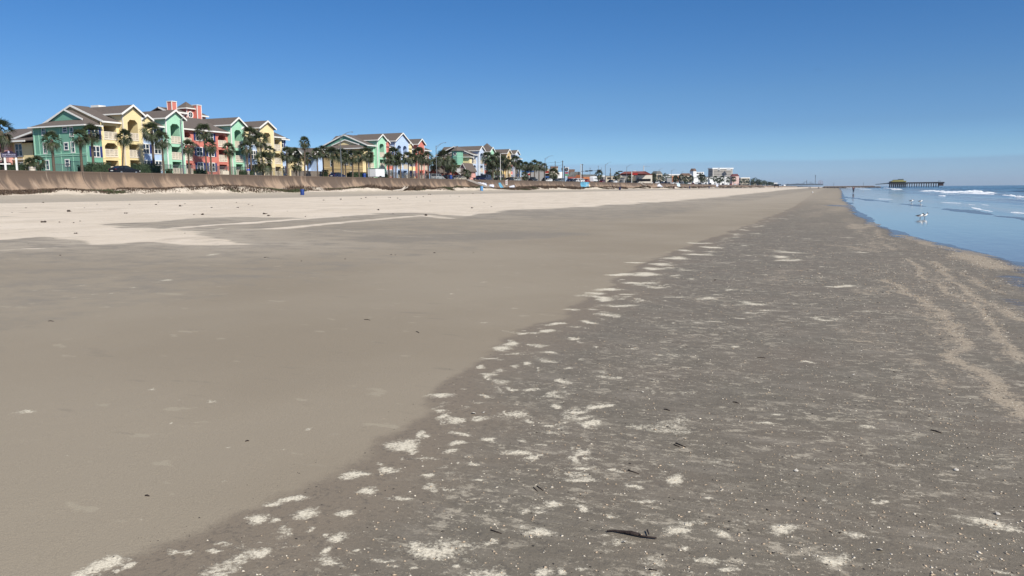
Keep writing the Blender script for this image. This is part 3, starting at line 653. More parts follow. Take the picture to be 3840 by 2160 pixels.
def strip(root, Y0, Y1, col, kind, Xf=-117, z1=14.1, n=2, label=None, shut=1, arch=(1, 1, 0), drop=0):
    """a stretch of lower wall with balconies ('bal') or windows ('win')"""
    mp = fx(Xf); m = MB(); w = Y1-Y0; oo = []
    if kind == 'bal':
        for k in range(3):
            z = Z0+k*FH-drop; oo.append((Y0+w*.16, Y1-w*.16, z, z+2.15, arch[k]))
    facade(m, mp, Y0, Y1, 4.55, z1, oo); m.build('wall', col, root, label=label)
    for o in oo:
        railing(root, mp, o[0], o[1], o[2])
        d = MB(); obox(d, mp, o[0]+.1, o[1]-.1, o[2]+.02, o[2]+2.1, 2.84, 2.89); d.build('balcony_door', GLS, root)  # door of dark glass, made nearly recess-wide to deepen the shade
    if kind == 'win':
        for k in range(3):
            for i in range(n):
                u = Y0+w*(i+.5)/n; hw = min(.72, w/n*.26); z = Z0+k*FH+.75-drop
                window(root, mp, u-hw, u+hw, z, z+1.55, shut)
    b = MB(); b.box(Xf, Xf+.05, Y0+.02, Y1-.02, Z0+FH-.55-drop, Z0+FH-.42-drop); b.build('belt_course', col, root)
def main_roof(root, Y0, Y1, Xf=-116.4, Xr=-124, Xb=-131.6, ze=13.95, zr=17.0, rake=True):
    m = MB(); m.prism([(Xf, Y0, ze), (Xr, Y0, zr), (Xb, Y0, ze), (Xb, Y0, ze+.2), (Xr, Y0, zr+.2), (Xf, Y0, ze+.2)], (0, Y1-Y0, 0))
    r = m.build('roof', ROOF, root)
    f = MB(); f.box(Xf+.003, Xf+.10, Y0, Y1, ze-.10, ze+.17)
    if rake: f.prism([(Xf, Y0-.003, ze-.12), (Xr, Y0-.003, zr-.12), (Xr, Y0-.003, zr+.22), (Xf, Y0-.003, ze+.22)], (0, -.09, 0)); f.prism([(Xb, Y0-.003, ze-.12), (Xr, Y0-.003, zr-.12), (Xr, Y0-.003, zr+.22), (Xb, Y0-.003, ze+.22)], (0, -.09, 0))
    f.build('gutter', WHT, r)
def roof_runs(root, segs):
    for i, (a, b) in enumerate(segs): main_roof(root, a, b, rake=(i == 0))
def dutch_end(root, Yf, Y1, X0, X1, ze, col, Yg, zg, zp, xg0, xg1, xr, label, gcol=None):
    """end block: hipped skirt with a small gable above, facing the viewer"""
    m = MB(); m.box(X0, X1, Yf, Y1, 4.55, ze); m.build('wall', col, root, label=label)
    ov = .55; m = MB(); E = [(X0-ov, Yf-ov, ze), (X1+ov, Yf-ov, ze), (X1+ov, Y1, ze), (X0-ov, Y1, ze)]
    G0, G1, P = (xg0, Yg, zg), (xg1, Yg, zg), (xr, Yg-.45, zp); P1 = (xr, Y1+1.5, zp)
    m.poly([E[0], E[1], G1, G0], [(0,1,2,3)])
    s1 = (xr-G1[0], 0); 
    m.poly([E[1], E[2], (X1+ov, Y1, ze), (xr, Y1+1.5, zp), (xr, Yg, zp), G1], [(0,1,3,4,5)])
    m.poly([E[0], E[3], (xr, Y1+1.5, zp), (xr, Yg, zp), G0], [(0,1,2,3,4)])
    m.poly([(xr, Yg, zp+.02), (xr, Yg-.3, zp+.02), (xg1+.3, Yg-.3, zg-.05), (xg1+.3, Yg, zg-.05)], [(0,1,2,3)])
    m.poly([(xr, Yg, zp+.02), (xr, Yg-.3, zp+.02), (xg0-.3, Yg-.3, zg-.05), (xg0-.3, Yg, zg-.05)], [(0,1,2,3)])
    m.box(X0-ov+.02, X1+ov-.02, Yf-ov+.02, Y1, ze-.06, ze-.01)
    r = m.build('roof', ROOF, root)
    f = MB(); f.box(X0-ov, X1+ov, Yf-ov-.09, Yf-ov-.003, ze-.16, ze+.06); f.box(X1+ov+.003, X1+ov+.09, Yf-ov, Y1, ze-.16, ze+.06)
    for x in (xg0-.3, xg1+.3): f.prism([(x, Yg-.31, zg-.2), (xr, Yg-.31, zp-.15), (xr, Yg-.31, zp+.12), (x, Yg-.31, zg+.08)], (0, -.08, 0))
    f.build('fascia', WHT, r)
    g = MB(); g.poly([(xg0, Yg-.05, zg), (xg1, Yg-.05, zg), (xr, Yg-.05, zp-.02)], [(0,1,2)]); g.build('gable', gcol or col, root)
def pyramid(mb, x0, x1, y0, y1, z, zp, ov=.5):
    c = ((x0+x1)/2, (y0+y1)/2, zp)
    mb.poly([(x0-ov,y0-ov,z),(x1+ov,y0-ov,z),(x1+ov,y1+ov,z),(x0-ov,y1+ov,z),c], [(0,1,4),(1,2,4),(2,3,4),(3,0,4),(3,2,1,0)])
def ring(mb, c, r0, r1, axis, n=16, th=.08):
    """round frame in the plane facing +X ('x') or -Y ('y')"""
    def P(r, t, d): return (c[0]+d, c[1]+r*math.cos(t), c[2]+r*math.sin(t)) if axis == 'x' else (c[0]+r*math.cos(t), c[1]-d, c[2]+r*math.sin(t))
    for i in range(n):
        a, b = 2*math.pi*i/n, 2*math.pi*(i+1)/n
        mb.poly([P(r0,a,0), P(r1,a,0), P(r1,b,0), P(r0,b,0), P(r0,a,th), P(r1,a,th), P(r1,b,th), P(r0,b,th)], [(4,5,6,7), (1,5,6,2), (0,3,7,4)])
def disc(mb, c, r, axis, n=16, d=.03):
    pts = [((c[0]+d, c[1]+r*math.cos(2*math.pi*i/n), c[2]+r*math.sin(2*math.pi*i/n)) if axis == 'x' else (c[0]+r*math.cos(2*math.pi*i/n), c[1]-d, c[2]+r*math.sin(2*math.pi*i/n))) for i in range(n)]
    mb.poly(pts, [tuple(range(n))])
def small_dormer(root, yc, w, col, z=14.0, zp=15.8, Xf=-116.3):
    m = MB(); m.box(-124, Xf, yc-w/2, yc+w/2, z-1.5, zp-.7); m.poly([(Xf, yc-w/2, zp-.7), (Xf, yc+w/2, zp-.7), (Xf, yc, zp)], [(0,1,2)]); m.build('dormer', col, root)
    gable_roof_x(root, yc-w/2, yc+w/2, Xf, -124, zp-.7, zp, ov=.3, th=.16, name='dormer_roof')

# --- first complex
b1 = thing('apartment_building', 'long yellow, green, coral and blue apartment building with a clock-like round tower window', 'building', (-124, 122, 4.6))
Yb = [YX(p, -116, 470) for p in (338, 392, 461, 533, 622, 688, 735, 822, 865, 915, 972, 1025, 1067, 1086)]
dutch_end(b1, 95.9, Yb[1]+.05, -129.7, -117.0, 13.25, SEA_GRN, 97.6, 14.4, 16.2, -127.4, -119.4, -123.5, 'green wall')
mpy = fy(95.9)
for px, y0, y1, w in ((163, 441, 530, .34), (168, 645, 775, .34), (177, 880, 995, .36), (243, 430, 485, .42), (248, 640, 725, .42), (252, 870, 945, .42), (267, 430, 540, .34), (272, 630, 760, .36)):
    pt = onY(px, 360+y0/3.62, 95.9); pb = onY(px, 360+y1/3.62, 95.9); window(b1, mpy, pt.x-w, pt.x+w, pb.z, pt.z, 0, frame=.14)
m = MB()
for z in (8.15, 8.45): m.box(-129.8, -116.95, 95.82, 95.9, z, z+.14)
m.box(-129.78, -129.5, 95.84, 95.9, 4.6, 13.2); m.box(-117.2, -116.95, 95.84, 95.9, 4.6, 13.2)
for x in (-128.4, -127.0, -123.2, -120.4): m.box(x-.05, x+.05, 95.86, 95.9, 4.6, 13.2)
m.build('trim_board', mat('pale_green_trim', (.36, .62, .46), .7, .05), b1)
for k in range(3): window(b1, fx(-117), 97.0, 98.3, Z0+k*FH-.3, Z0+k*FH+1.4, 1)
strip(b1, Yb[1], Yb[2], YEL, 'bal', arch=(0, 1, 0), label='yellow wall'); bay(b1, Yb[2], Yb[3], YEL, label='yellow wall bay')
strip(b1, Yb[3], Yb[4], BLU, 'win', label='blue wall'); bay(b1, Yb[4], Yb[5], GRN, label='green wall bay')
strip(b1, Yb[5], Yb[6], RED, 'bal', arch=(0, 0, 1), label='coral wall'); strip(b1, Yb[6], Yb[7], RED, 'win', Xf=-117.02, label='coral wall'); strip(b1, Yb[7], Yb[8], RED, 'bal', arch=(0, 0, 1), label='coral wall')
bay(b1, Yb[8], Yb[9], GRN, label='green wall bay'); strip(b1, Yb[9], Yb[10], BLU, 'win', label='blue wall')
bay(b1, Yb[10], Yb[11], YEL, label='yellow wall bay'); strip(b1, Yb[11], Yb[12], YEL, 'bal', arch=(0, 1, 0), label='yellow wall'); strip(b1, Yb[12]+.03, Yb[13]+1.5, BLU, 'win', n=1, Xf=-118.5, z1=13.9, label='blue wall')
roof_runs(b1, [(99.0, Yb[2]), (Yb[3], Yb[4]), (Yb[5], Yb[8]), (Yb[9], Yb[10]), (Yb[11], Yb[12]+.6)])
m = MB(); m.poly([(-117.2, 99.2, 13.9), (-130.9, 99.2, 13.9), (-124, 99.2, 16.95)], [(0,1,2)]); m.box(-131, -121.5, 99.25, Yb[12], 4.55, 13.9); m.build('wall', TAN, b1, label='tan end wall under the roof')
main_roof(b1, Yb[12]+.62, Yb[13]+2.2, ze=13.75, zr=15.8, rake=False, Xf=-117.9)
small_dormer(b1, YX(553, -116, 450), 2.3, YEL); small_dormer(b1, YX(922, -116, 480), 2.3, YEL)
# roof tower with chimneys and round window
tw = MB(); tw.box(-132.15, -129.85, 131.7, 134.05, 14, 19.95); tw.box(-133.4, -130.1, 126.2, 131.68, 14, 18.75); tw.box(-133.4, -130.1, 134.07, 137.5, 14, 18.55); tw.build('roof_tower', RED, b1)
r_ = MB(); pyramid(r_, -132.15, -129.85, 131.7, 134.05, 19.93, 21.45, .42); r_.build('tower_roof', ROOF, b1)
r_ = MB()
for y0, y1, z in ((125.8, 131.65, 18.72), (134.1, 137.9, 18.52)): r_.prism([(-129.6, y0, z), (-131.7, y0, z+.85), (-133.9, y0, z), (-133.9, y0, z+.18), (-131.7, y0, z+1.03), (-129.6, y0, z+.18)], (0, y1-y0, 0))
r_.build('tower_roof', ROOF, b1)
f = MB(); f.box(-129.59, -129.5, 125.8, 131.65, 18.58, 18.9); f.box(-129.59, -129.5, 134.1, 137.9, 18.4, 18.7); f.box(-129.42, -129.34, 131.28, 134.47, 19.75, 19.98); f.box(-132.5, -129.42, 131.2, 131.28, 19.75, 19.98)
f.prism([(-129.6, 125.79, 18.6), (-131.7, 125.79, 19.45), (-131.7, 125.79, 19.78), (-129.6, 125.79, 18.93)], (0, -.08, 0))
for y in (131.75, 134.0): f.box(-129.84, -129.78, y-.1, y+.1, 14, 19.8)
f.box(-130.09, -130.03, 137.35, 137.5, 14, 18.4); f.build('tower_trim', WHT, b1)
for y0, y1, z1 in ((126.8, 128.1, 20.85), (133.9, 135.1, 20.75)):
    c = MB().box(-130.2, -128.95, y0, y1, 16.5, z1).build('chimney', RED, b1)
    t = MB()
    for x, y in ((-130.2, y0), (-128.95, y0), (-128.95, y1)): t.box(x-.07, x+.07, y-.07, y+.07, 16.5, z1-.1)
    t.box(-130.3, -128.85, y0-.1, y1+.1, z1-.09, z1+.06); t.build('chimney_trim', WHT, c)
w_ = MB(); ring(w_, (-129.84, 132.75, 18.55), .58, .78, 'x'); w_.box(-129.84, -129.78, 132.72, 132.78, 17.97, 19.13); w_.box(-129.84, -129.78, 132.2, 133.3, 18.52, 18.58)
w_ = w_.build('round_window', WHT, b1); d = MB(); disc(d, (-129.84, 132.75, 18.55), .6, 'x'); d.build('pane', GLS, w_)
for y in (129.3, 130.6): window(b1, fx(-130.1), y-.35, y+.35, 17.4, 18.1, 0, mul=False)
for y in (134.8, 135.9, 136.9): window(b1, fx(-130.1), y-.3, y+.3, 17.2, 17.9, 0, mul=False)
for y in (106.0, 141.0): m = MB(); m.box(-127.5, -125.5, y, y+1.6, 16.2, 17.9); m.build('roof_vent_box', WHT, b1)

# --- wing at the far left behind
b0 = thing('apartment_wing', 'salmon and tan two-storey wing at the left edge of the photo with an arched balcony', 'building', (-145, 104, 4.6))
mp = fy(99.6); P_ = lambda px, py: onY(px, py, 99.6)
xa, xb, xc, xd, xe = P_(-30, 600).x, P_(50, 600).x, P_(88, 600).x, P_(106, 600).x, P_(128, 600).x
m = MB(); facade(m, fy(98.8), xa, xb, 4.55, 11.3, [(P_(-20, 600).x, P_(33, 600).x, Z0+3, Z0+5.3, 1), (P_(-20, 600).x, P_(33, 600).x, Z0, Z0+2.2, 0)]); m.poly([(xb, 98.8, 4.55), (xb, 106, 4.55), (xb, 106, 11.3), (xb, 98.8, 11.3)], [(0,1,2,3)]); m.build('wall', PNK, b0, label='salmon wall with arched balcony')
for k in (0, 1): railing(b0, fy(98.8), P_(-20, 600).x, P_(33, 600).x, Z0+3*k)
m = MB(); m.box(xb+.02, xc, 99.6, 108, 4.55, 11.3); m.build('wall', TAN, b0, label='tan wall')
m = MB(); m.box(xc+.02, xe, 99.5, 108, 4.55, 11.0); m.build('wall', YEL, b0, label='yellow wall')
pc = P_(71, 560); window(b0, mp, pc.x-.85, pc.x+.85, 8.75, 10.85, 0, frame=.16); window(b0, mp, pc.x-.1, pc.x+1.5, 5.5, 7.4, 0, frame=.16)
m = MB(); m.box(xb, xc+.4, 99.3, 99.59, 8.0, 8.2); m.build('belt_course', CRM, b0)
m = MB(); m.prism([(xa, 98.2, 11.3), (xa, 104.5, 14.0), (xa, 110.8, 11.3), (xa, 110.8, 11.5), (xa, 104.5, 14.2), (xa, 98.2, 11.5)], (xe-xa+3, 0, 0))
m.prism([(xb-.2, 99.2, 11.32), (xb+6.5, 99.2, 12.6), (xb+6.5, 99.2, 12.75), (xb-.2, 99.2, 11.5)], (0, 5, 0)); r = m.build('roof', ROOF, b0)
f = MB(); f.box(xa, xe, 98.1, 98.19, 11.15, 11.45); f.prism([(xb+.1, 98.9, 11.4), (xb+6.3, 98.9, 12.7), (xb+6.3, 98.9, 13.0), (xb+.1, 98.9, 11.7)], (0, .09, 0)); f.build('fascia', WHT, r)

# --- low block between the first two complexes
b12 = thing('apartment_block', 'lower grey-roofed yellow and pale blue block standing between the two long buildings', 'building', (-128, 162, 4.6))
ya, yb_, yc_, yd = YX(1085, -126), YX(1108, -126), YX(1142, -126), YX(1205, -126)
bay(b12, ya, yb_, BLU, Xf=-126, Xb=-138, ze=11.2, zp=12.4, ops=1, drop=0) if False else None
m = MB(); facade(m, fx(-126), ya, yc_, 4.55, 10.9, [(yb_+.4, yc_-1.2, Z0+2.9, Z0+5.0, 1), (yb_+.4, yc_-1.2, Z0, Z0+2.1, 0)]); m.poly([(-126, ya, 4.55), (-138, ya, 4.55), (-138, ya, 10.9), (-126, ya, 10.9)], [(0,1,2,3)]); m.build('wall', YEL, b12, label='yellow wall')
for k in (0, 1): railing(b12, fx(-126), yb_+.4, yc_-1.2, Z0+2.9*k)
m = MB(); m.box(-138, -127.5, yc_, yd, 4.55, 10.9); m.box(-127.5, -125.5, yd-3, yd, 4.55, 10.9); m.build('wall', BLU, b12, label='pale blue wall')
window(b12, fx(-127.5), yc_+1.5, yc_+3.2, 8.6, 10.2, 0); window(b12, fx(-127.5), yc_+4.4, yc_+5.6, 8.6, 10.2, 0); window(b12, fx(-127.5), yc_+1.5, yc_+3.2, 5.6, 7.2, 0)
m = MB(); m.prism([(-125.2, ya-1, 10.9), (-132, ya-1, 13.2), (-139, ya-1, 10.9), (-139, ya-1, 11.1), (-132, ya-1, 13.4), (-125.2, ya-1, 11.1)], (0, yd-ya+1.6, 0)); r = m.build('roof', ROOFG, b12)
gable_roof_x(b12, yd-5, yd+.3, -124.9, -132, 11.0, 12.9); gable_roof_x(b12, ya-.5, ya+3, -124.9, -132, 11.0, 12.2)

# --- second complex
b2 = thing('apartment_building', 'tan-ended apartment building with green, blue and coral gables left of the second tall lamp', 'building', (-124, 200, 4.6))
Y2 = [YX(p, -116, 540) for p in (1358, 1388, 1415, 1447, 1482, 1532, 1560, 1566, 1591, 1618)]
dutch_end(b2, 180.0, Y2[1]+.05, -130.6, -117.0, 13.2, TAN, 182, 14.3, 15.7, -127.6, -119.2, -123.5, 'tan wall', YEL)
for px in (1244, 1318): 
    x = onY(px, 600, 180).x
    for z in (5.4, 8.6, 11.2): window(b2, fy(180), x-.4, x+.4, z, z+1.5, 0)
x = onY(1298, 600, 180).x
for z in (8.9, 11.6): window(b2, fy(180), x-.5, x+.5, z, z+.9, 0)
m = MB()
for z in (7.7, 8.1): m.box(-130.7, -116.95, 179.92, 180, z, z+.16)
m.build('trim_board', YEL, b2)
for k in range(3): window(b2, fx(-117), 181.0, 182.4, Z0+k*FH-.2, Z0+k*FH+1.4, 1)
m = MB().box(-116.98, -116.9, 180.05, Y2[1], 4.6, 13.1).build('wall', YEL, b2, label='yellow sea-facing wall')
strip(b2, Y2[1], Y2[2], GRN, 'bal', arch=(0, 1, 0), label='green wall'); bay(b2, Y2[2], Y2[3], GRN, label='green wall bay')
strip(b2, Y2[3], Y2[4], RED, 'win', label='coral wall'); bay(b2, Y2[4], Y2[5], BLU, ops=2, ze=16.0, zp=18.2, label='blue wall bay')
strip(b2, Y2[5], Y2[7], YEL, 'win', label='yellow wall'); bay(b2, Y2[7], Y2[8], RED, label='coral wall bay'); strip(b2, Y2[8], Y2[9], PNK, 'bal', arch=(0, 1, 0), label='salmon wall')
roof_runs(b2, [(Y2[1]-.6, Y2[2]), (Y2[3], Y2[4]), (Y2[5], Y2[7]), (Y2[8], Y2[9]+.6)]); small_dormer(b2, Y2[3]+1.1, 2.2, RED, zp=15.9); small_dormer(b2, Y2[5]+1.3, 2.2, YEL, zp=15.9)
m = MB(); m.poly([(-117.2, Y2[1]-.3, 13.9), (-130.9, Y2[1]-.3, 13.9), (-124, Y2[1]-.3, 16.95)], [(0,1,2)]); m.build('wall', SEA_GRN, b2, label='green end gable under the roof')

# --- third complex
b3 = thing('apartment_building', 'farthest coloured apartment building, with a green hexagonal corner tower and a pointed roof tower', 'building', (-124, 270, 4.6))
Y3 = [YX(p, -116, 570) for p in (1758, 1782, 1796, 1815, 1836, 1853, 1900, 1915, 1930, 1946, 1960)]
dutch_end(b3, 247.4, Y3[1]+.05, -131, -117.0, 13.2, YEL, 250, 14.4, 15.6, -127.3, -118.9, -123.4, 'yellow end wall')
for k in range(3): window(b3, fx(-117), 249.2, 251.0, Z0+k*FH-.2, Z0+k*FH+1.4, 0)
strip(b3, Y3[1], Y3[2], PAL, 'bal', arch=(0, 1, 0), label='pale blue wall'); bay(b3, Y3[2], Y3[3], PAL, label='pale blue wall bay')
strip(b3, Y3[3], Y3[4], RED, 'win', n=2, label='coral wall'); bay(b3, Y3[4], Y3[5], GRN, label='green wall bay')
strip(b3, Y3[5], Y3[6], YEL, 'win', n=4, label='yellow wall'); bay(b3, Y3[6], Y3[7], TAN, label='tan wall bay')
strip(b3, Y3[7], Y3[8], RED, 'win', n=2, label='coral wall'); bay(b3, Y3[8], Y3[9], PAL, label='pale blue wall bay'); strip(b3, Y3[9], Y3[10], PAL, 'bal', label='pale blue wall')
roof_runs(b3, [(Y3[1]-.6, Y3[2]), (Y3[3], Y3[4]), (Y3[5], Y3[6]), (Y3[7], Y3[8]), (Y3[9], Y3[10]+.6)])
def octo(cx, cy, r, z0, z1): return [[(cx+r*math.cos(rad(22.5+45*i)), cy+r*math.sin(rad(22.5+45*i)), z) for i in range(8)] for z in (z0, z1)]
cx_, cy_ = -120.9, 245.8
m = MB(); o_ = octo(cx_, cy_, 1.95, 10.4, 15.35); m.prism(o_[0], (0, 0, 4.95)); m.build('corner_tower', SEA_GRN, b3)
m = MB(); o_ = octo(cx_, cy_, 2.55, 15.25, 15.25); m.poly(o_[0]+[(cx_, cy_, 17.05)], [(i, (i+1) % 8, 8) for i in range(8)]+[tuple(range(8))]); m.build('tower_roof', ROOF, b3)
m = MB()
for z, q in ((13.1, .12), (15.0, .14), (10.5, .14)): o_ = octo(cx_, cy_, 2.04, z, z); m.prism(o_[0], (0, 0, q))
m.build('tower_trim', mat('pale_green_trim', 0), b3)
w_ = MB(); ring(w_, (cx_-.02, cy_-1.82, 14.2), .45, .64, 'y', n=6); w_ = w_.build('hexagonal_window', WHT, b3); d = MB(); disc(d, (cx_-.02, cy_-1.82, 14.2), .47, 'y', n=6); d.build('pane', GLS, w_)
m = MB(); m.box(-128.1, -125.9, 283.9, 286.1, 14, 18.4); m.build('roof_tower', RED, b3)
m = MB(); pyramid(m, -128.1, -125.9, 283.9, 286.1, 18.38, 20.2, .55); m.build('tower_roof', ROOF, b3)

# --- low brick-red houses before the third complex
def house(px0, px1, Y, z1, zp, col, label, depth=7, ridge='y', roofm=None):
    x0, x1 = onY(px0, 640, Y).x, onY(px1, 640, Y).x
    t = thing('low_house', label, 'house', ((x0+x1)/2, Y+depth/2, 4.6), group='small brick-red houses before the third apartment building')
    m = MB(); m.box(x0, x1, Y, Y+depth, 4.55, z1); m.poly([(x0, Y, z1), (x1, Y, z1), ((x0+x1)/2, Y, zp)], [(0,1,2)]); m.build('wall', col, t)
    m = MB(); xm = (x0+x1)/2; o = .4
    m.prism([(x0-o, Y-o, z1-.25), (xm, Y-o, zp), (x1+o, Y-o, z1-.25), (x1+o, Y-o, z1-.03), (xm, Y-o, zp+.2), (x0-o, Y-o, z1-.03)], (0, depth+2*o, 0)); r = m.build('roof', ROOF, t)
    f = MB()
    for a in (x0-o, x1+o): f.prism([(a, Y-o-.003, z1-.35), (xm, Y-o-.003, zp-.12), (xm, Y-o-.003, zp+.14), (a, Y-o-.003, z1-.05)], (0, -.08, 0))
    f.build('fascia', WHT, r); window(t, fy(Y), (x0*.7+x1*.3)-.5, (x0*.7+x1*.3)+.5, 5.4, 6.9, 0); return t
house(1612, 1642, 216, 7.3, 8.6, BRICKR, 'small brick-red house just right of the second complex')
house(1638, 1668, 222, 8.0, 10.6, BRICKR, 'tall-gabled brick-red house behind the grey sport utility car')
house(1668, 1726, 226, 6.9, 8.8, BRICKR, 'wide low brick-red house behind the palms')
house(1722, 1750, 236, 8.0, 10.6, PNK, 'small house with a bright coral gable beside the yellow end wall')

# ------------------------------------------------------------------ far town
def blockb(px0, pxc, px1, pytop, dist, pbase=None, skew=.5, mt=WHW, name='building', label='', cat='building', roof=None, zb=4.55, group='buildings of the town along the shore road', bands=0, roof_mat=ROOFR, rh=1.0, bandmat=None):
    """corner block: left face px0..pxc, right face pxc..px1"""
    B = onY(pxc, pytop, dist); A = onY(px0, pytop, dist+(abs(pxc-px0)*dist/F)*skew); D = onY(px1, pytop, dist+(abs(px1-pxc)*dist/F)*skew*1.2)
    z1 = B.z; Cc = A+D-B
    loop = [(p.x, p.y, zb) for p in (A, B, D, Cc)]
    t = thing(name, label, cat, (B.x, B.y, zb), group=group)
    m = MB(); m.prism(loop, (0, 0, z1-zb)); m.build('wall', mt, t)
    if roof:
        cx = sum(p[0] for p in loop)/4; cy = sum(p[1] for p in loop)/4
        big_ = [((p[0]-cx)*1.06+cx, (p[1]-cy)*1.06+cy, z1+.02) for p in loop]
        if roof == 'hip':
            tops = [((p[0]-cx)*.62+cx, (p[1]-cy)*.3+cy, z1+rh) for p in loop]
            m = MB(); m.poly(big_+tops, [(0,1,5,4),(1,2,6,5),(2,3,7,6),(3,0,4,7),(4,5,6,7),(3,2,1,0)]); m.build('roof', roof_mat, t)
        else:
            m = MB(); m.prism([(p[0], p[1], z1+.02) for p in big_], (0, 0, rh)); m.build('roof', roof_mat, t)
    if bands:
        bm = bandmat or DARKG; hh_ = (z1-zb)/bands
        for k in range(bands):
            m = MB()
            for (P, Q) in ((A, B), (B, D)):
                P2 = P.lerp(Q, .06); Q2 = P.lerp(Q, .94); nrm = Vector((Q.y-P.y, -(Q.x-P.x), 0)).normalized()
                if nrm.dot(Vector((-B.x, -B.y, 0))) < 0: nrm = -nrm
                n = max(1, int((Q2-P2).length/3.2)); 
                for i in range(n):
                    a = P2.lerp(Q2, (i+.12)/n); b = P2.lerp(Q2, (i+.88)/n); z = zb+hh_*k+hh_*.3
                    m.prism([(a.x, a.y, z), (b.x, b.y, z), (b.x, b.y, z+hh_*.5), (a.x, a.y, z+hh_*.5)], nrm*.12)
            m.build('window_row', bm, t)
    return t
# blue, white and red shop right of the third complex
t = blockb(1957, 1960, 2040, 622, 330, mt=GRYW, label='flat grey-roofed shop with a blue and white front behind the palms', roof='flat', roof_mat=ROOFG, rh=.5)
def panel(t, px0, px1, py0, py1, Y, mt, name, th=.15):
    a = onY(px0, py0, Y); b = onY(px1, py1, Y); MB().box(min(a.x, b.x), max(a.x, b.x), Y-th, Y, min(a.z, b.z), max(a.z, b.z)).build(name, mt, t)
panel(t, 1958, 1984, 641, 648, 327, BLUEW, 'fascia_panel'); panel(t, 1957, 1984, 648, 662, 327, WHW, 'fascia_panel'); panel(t, 1980, 1989, 651, 657, 326.5, REDW, 'wall_sign'); panel(t, 1984, 2003, 641, 645, 327, BLUEW, 'fascia_panel')
t = blockb(2003, 2005, 2064, 636, 345, mt=BEI, label='pale store with a red sign and a blue awning', roof='flat', roof_mat=GRYW, rh=.4)
panel(t, 2038, 2058, 641, 649, 342, REDW, 'wall_sign'); panel(t, 2032, 2062, 661, 669, 342, BLUEW, 'awning'); panel(t, 2010, 2062, 652, 660, 342.5, DARKG, 'window_row')
t = blockb(2064, 2066, 2092, 631, 352, mt=BEI, label='tall beige store corner with a dark brown cornice', roof='flat', roof_mat=BRN, rh=.9)
panel(t, 2080, 2090, 636, 641, 349, ORG, 'wall_sign')
blockb(2090, 2092, 2112, 645, 365, mt=WHW, label='plain white building beside the store with the brown cornice')
t = blockb(2132, 2134, 2155, 641, 380, mt=BRN, label='dark brown building with a flat overhanging roof beside the tall sign', roof='flat', roof_mat=BRN, rh=.8)
t = blockb(2128, 2131, 2186, 663, 360, mt=BRICKR, label='low brick-red restaurant under a grey-green roof', roof='hip', roof_mat=ROOFG, rh=2.4)
panel(t, 2160, 2176, 656, 668, 357, ORG, 'gable_front'); panel(t, 2140, 2184, 669, 672, 357, WHW, 'trim_board')
t = blockb(2186, 2188, 2232, 663, 400, mt=ORG, label='low orange-brown building behind the parked camper', roof='flat', roof_mat=ROOFG, rh=1.2)
blockb(2232, 2236, 2268, 662, 430, mt=GRYW, label='grey building behind the parked maroon car', roof='flat', roof_mat=WHW, rh=.5, bands=2)
blockb(2268, 2272, 2318, 662, 450, mt=BEI, label='low building with two rows of small windows left of the red-roofed restaurant', roof='flat', roof_mat=ROOFG, rh=.5, bands=2)
t = blockb(2316, 2324, 2446, 658, 452, mt=mat('cream_wall', (.60, .55, .47), .8, .06), label='white restaurant with a broad red hipped roof', roof='hip', rh=2.3, skew=.25)
panel(t, 2316, 2382, 662, 678, 446, BEI, 'porch_wall'); panel(t, 2330, 2345, 666, 678, 445.5, GRYW, 'entrance'); panel(t, 2390, 2440, 671, 680, 446, DARKG, 'window_row')
panel(t, 2368, 2391, 649, 656, 444, REDW, 'roof_sign'); panel(t, 2376, 2380, 656, 680, 444, WOODP, 'sign_post')
for px in (2350, 2400): 
    a = onY(px, 641, 452); m = MB(); pyramid(m, a.x-3, a.x+3, 452, 458, a.z-1.6, a.z-.2, .3); m.build('roof_cap', ROOFR, t)
t = blockb(2442, 2462, 2484, 652, 560, mt=BEI, label='beige house under a dark roof with a palm at its corner', roof='hip', roof_mat=ROOFG, rh=2.0, bands=2)
blockb(2484, 2488, 2512, 661, 600, mt=WHW, label='white house with a grey roof beside the beige one', roof='hip', roof_mat=ROOFG, rh=1.6)
blockb(2498, 2501, 2520, 667, 585, mt=GRYW, label='low building with a dark curved awning', roof='flat', roof_mat=HEDGE, rh=.7)
blockb(2516, 2519, 2545, 661, 640, mt=ORG, label='brick-orange building right of the dark awning', roof='flat', roof_mat=BEI, rh=.5, bands=2)
t = blockb(2545, 2553, 2594, 660, 700, mt=BEI, label='beige hall under a wide brown roof', roof='hip', roof_mat=BRN, rh=2.4, bands=2)
blockb(2502, 2506, 2590, 656, 860, mt=GRYW, label='long low building with white fittings on its roof', roof='flat', roof_mat=WHW, rh=.8)
t = blockb(2587, 2603, 2640, 645, 1350, mt=WHW, label='white hotel block with two dark window rows', bands=5)
t2 = blockb(2587, 2600, 2612, 642, 1330, mt=WHW, label='white stair tower under a small brown pyramid roof', roof='hip', roof_mat=BRN, rh=4.5)
t = blockb(2656, 2673, 2748, 634, 1800, mt=mat('hotel_concrete', (.40, .37, .33), .8, .05, .05), name='hotel_tower', cat='hotel', label='tall grey-beige hotel slab with a white roof band and rows of windows', bands=11, roof='flat', roof_mat=WHW, rh=2.6, skew=.45, bandmat=mat('hotel_recess', (.09, .085, .08), .7, .1))
for px, w in ((2664, 5), (2694, 2.5), (2699, 2.5), (2733, 8)):
    a = onY(px, 630, 1812); MB().box(a.x-w/2, a.x+w/2, 1806, 1812, a.z-5, a.z+(.5 if w < 5 else -1)).build('rooftop_structure', WHW if w < 5 or px > 2700 else GRYW, t)
blockb(2640, 2660, 2735, 664, 1500, mt=WHW, label='long white podium building below the hotel slab', roof='flat', roof_mat=GRYW, rh=1)
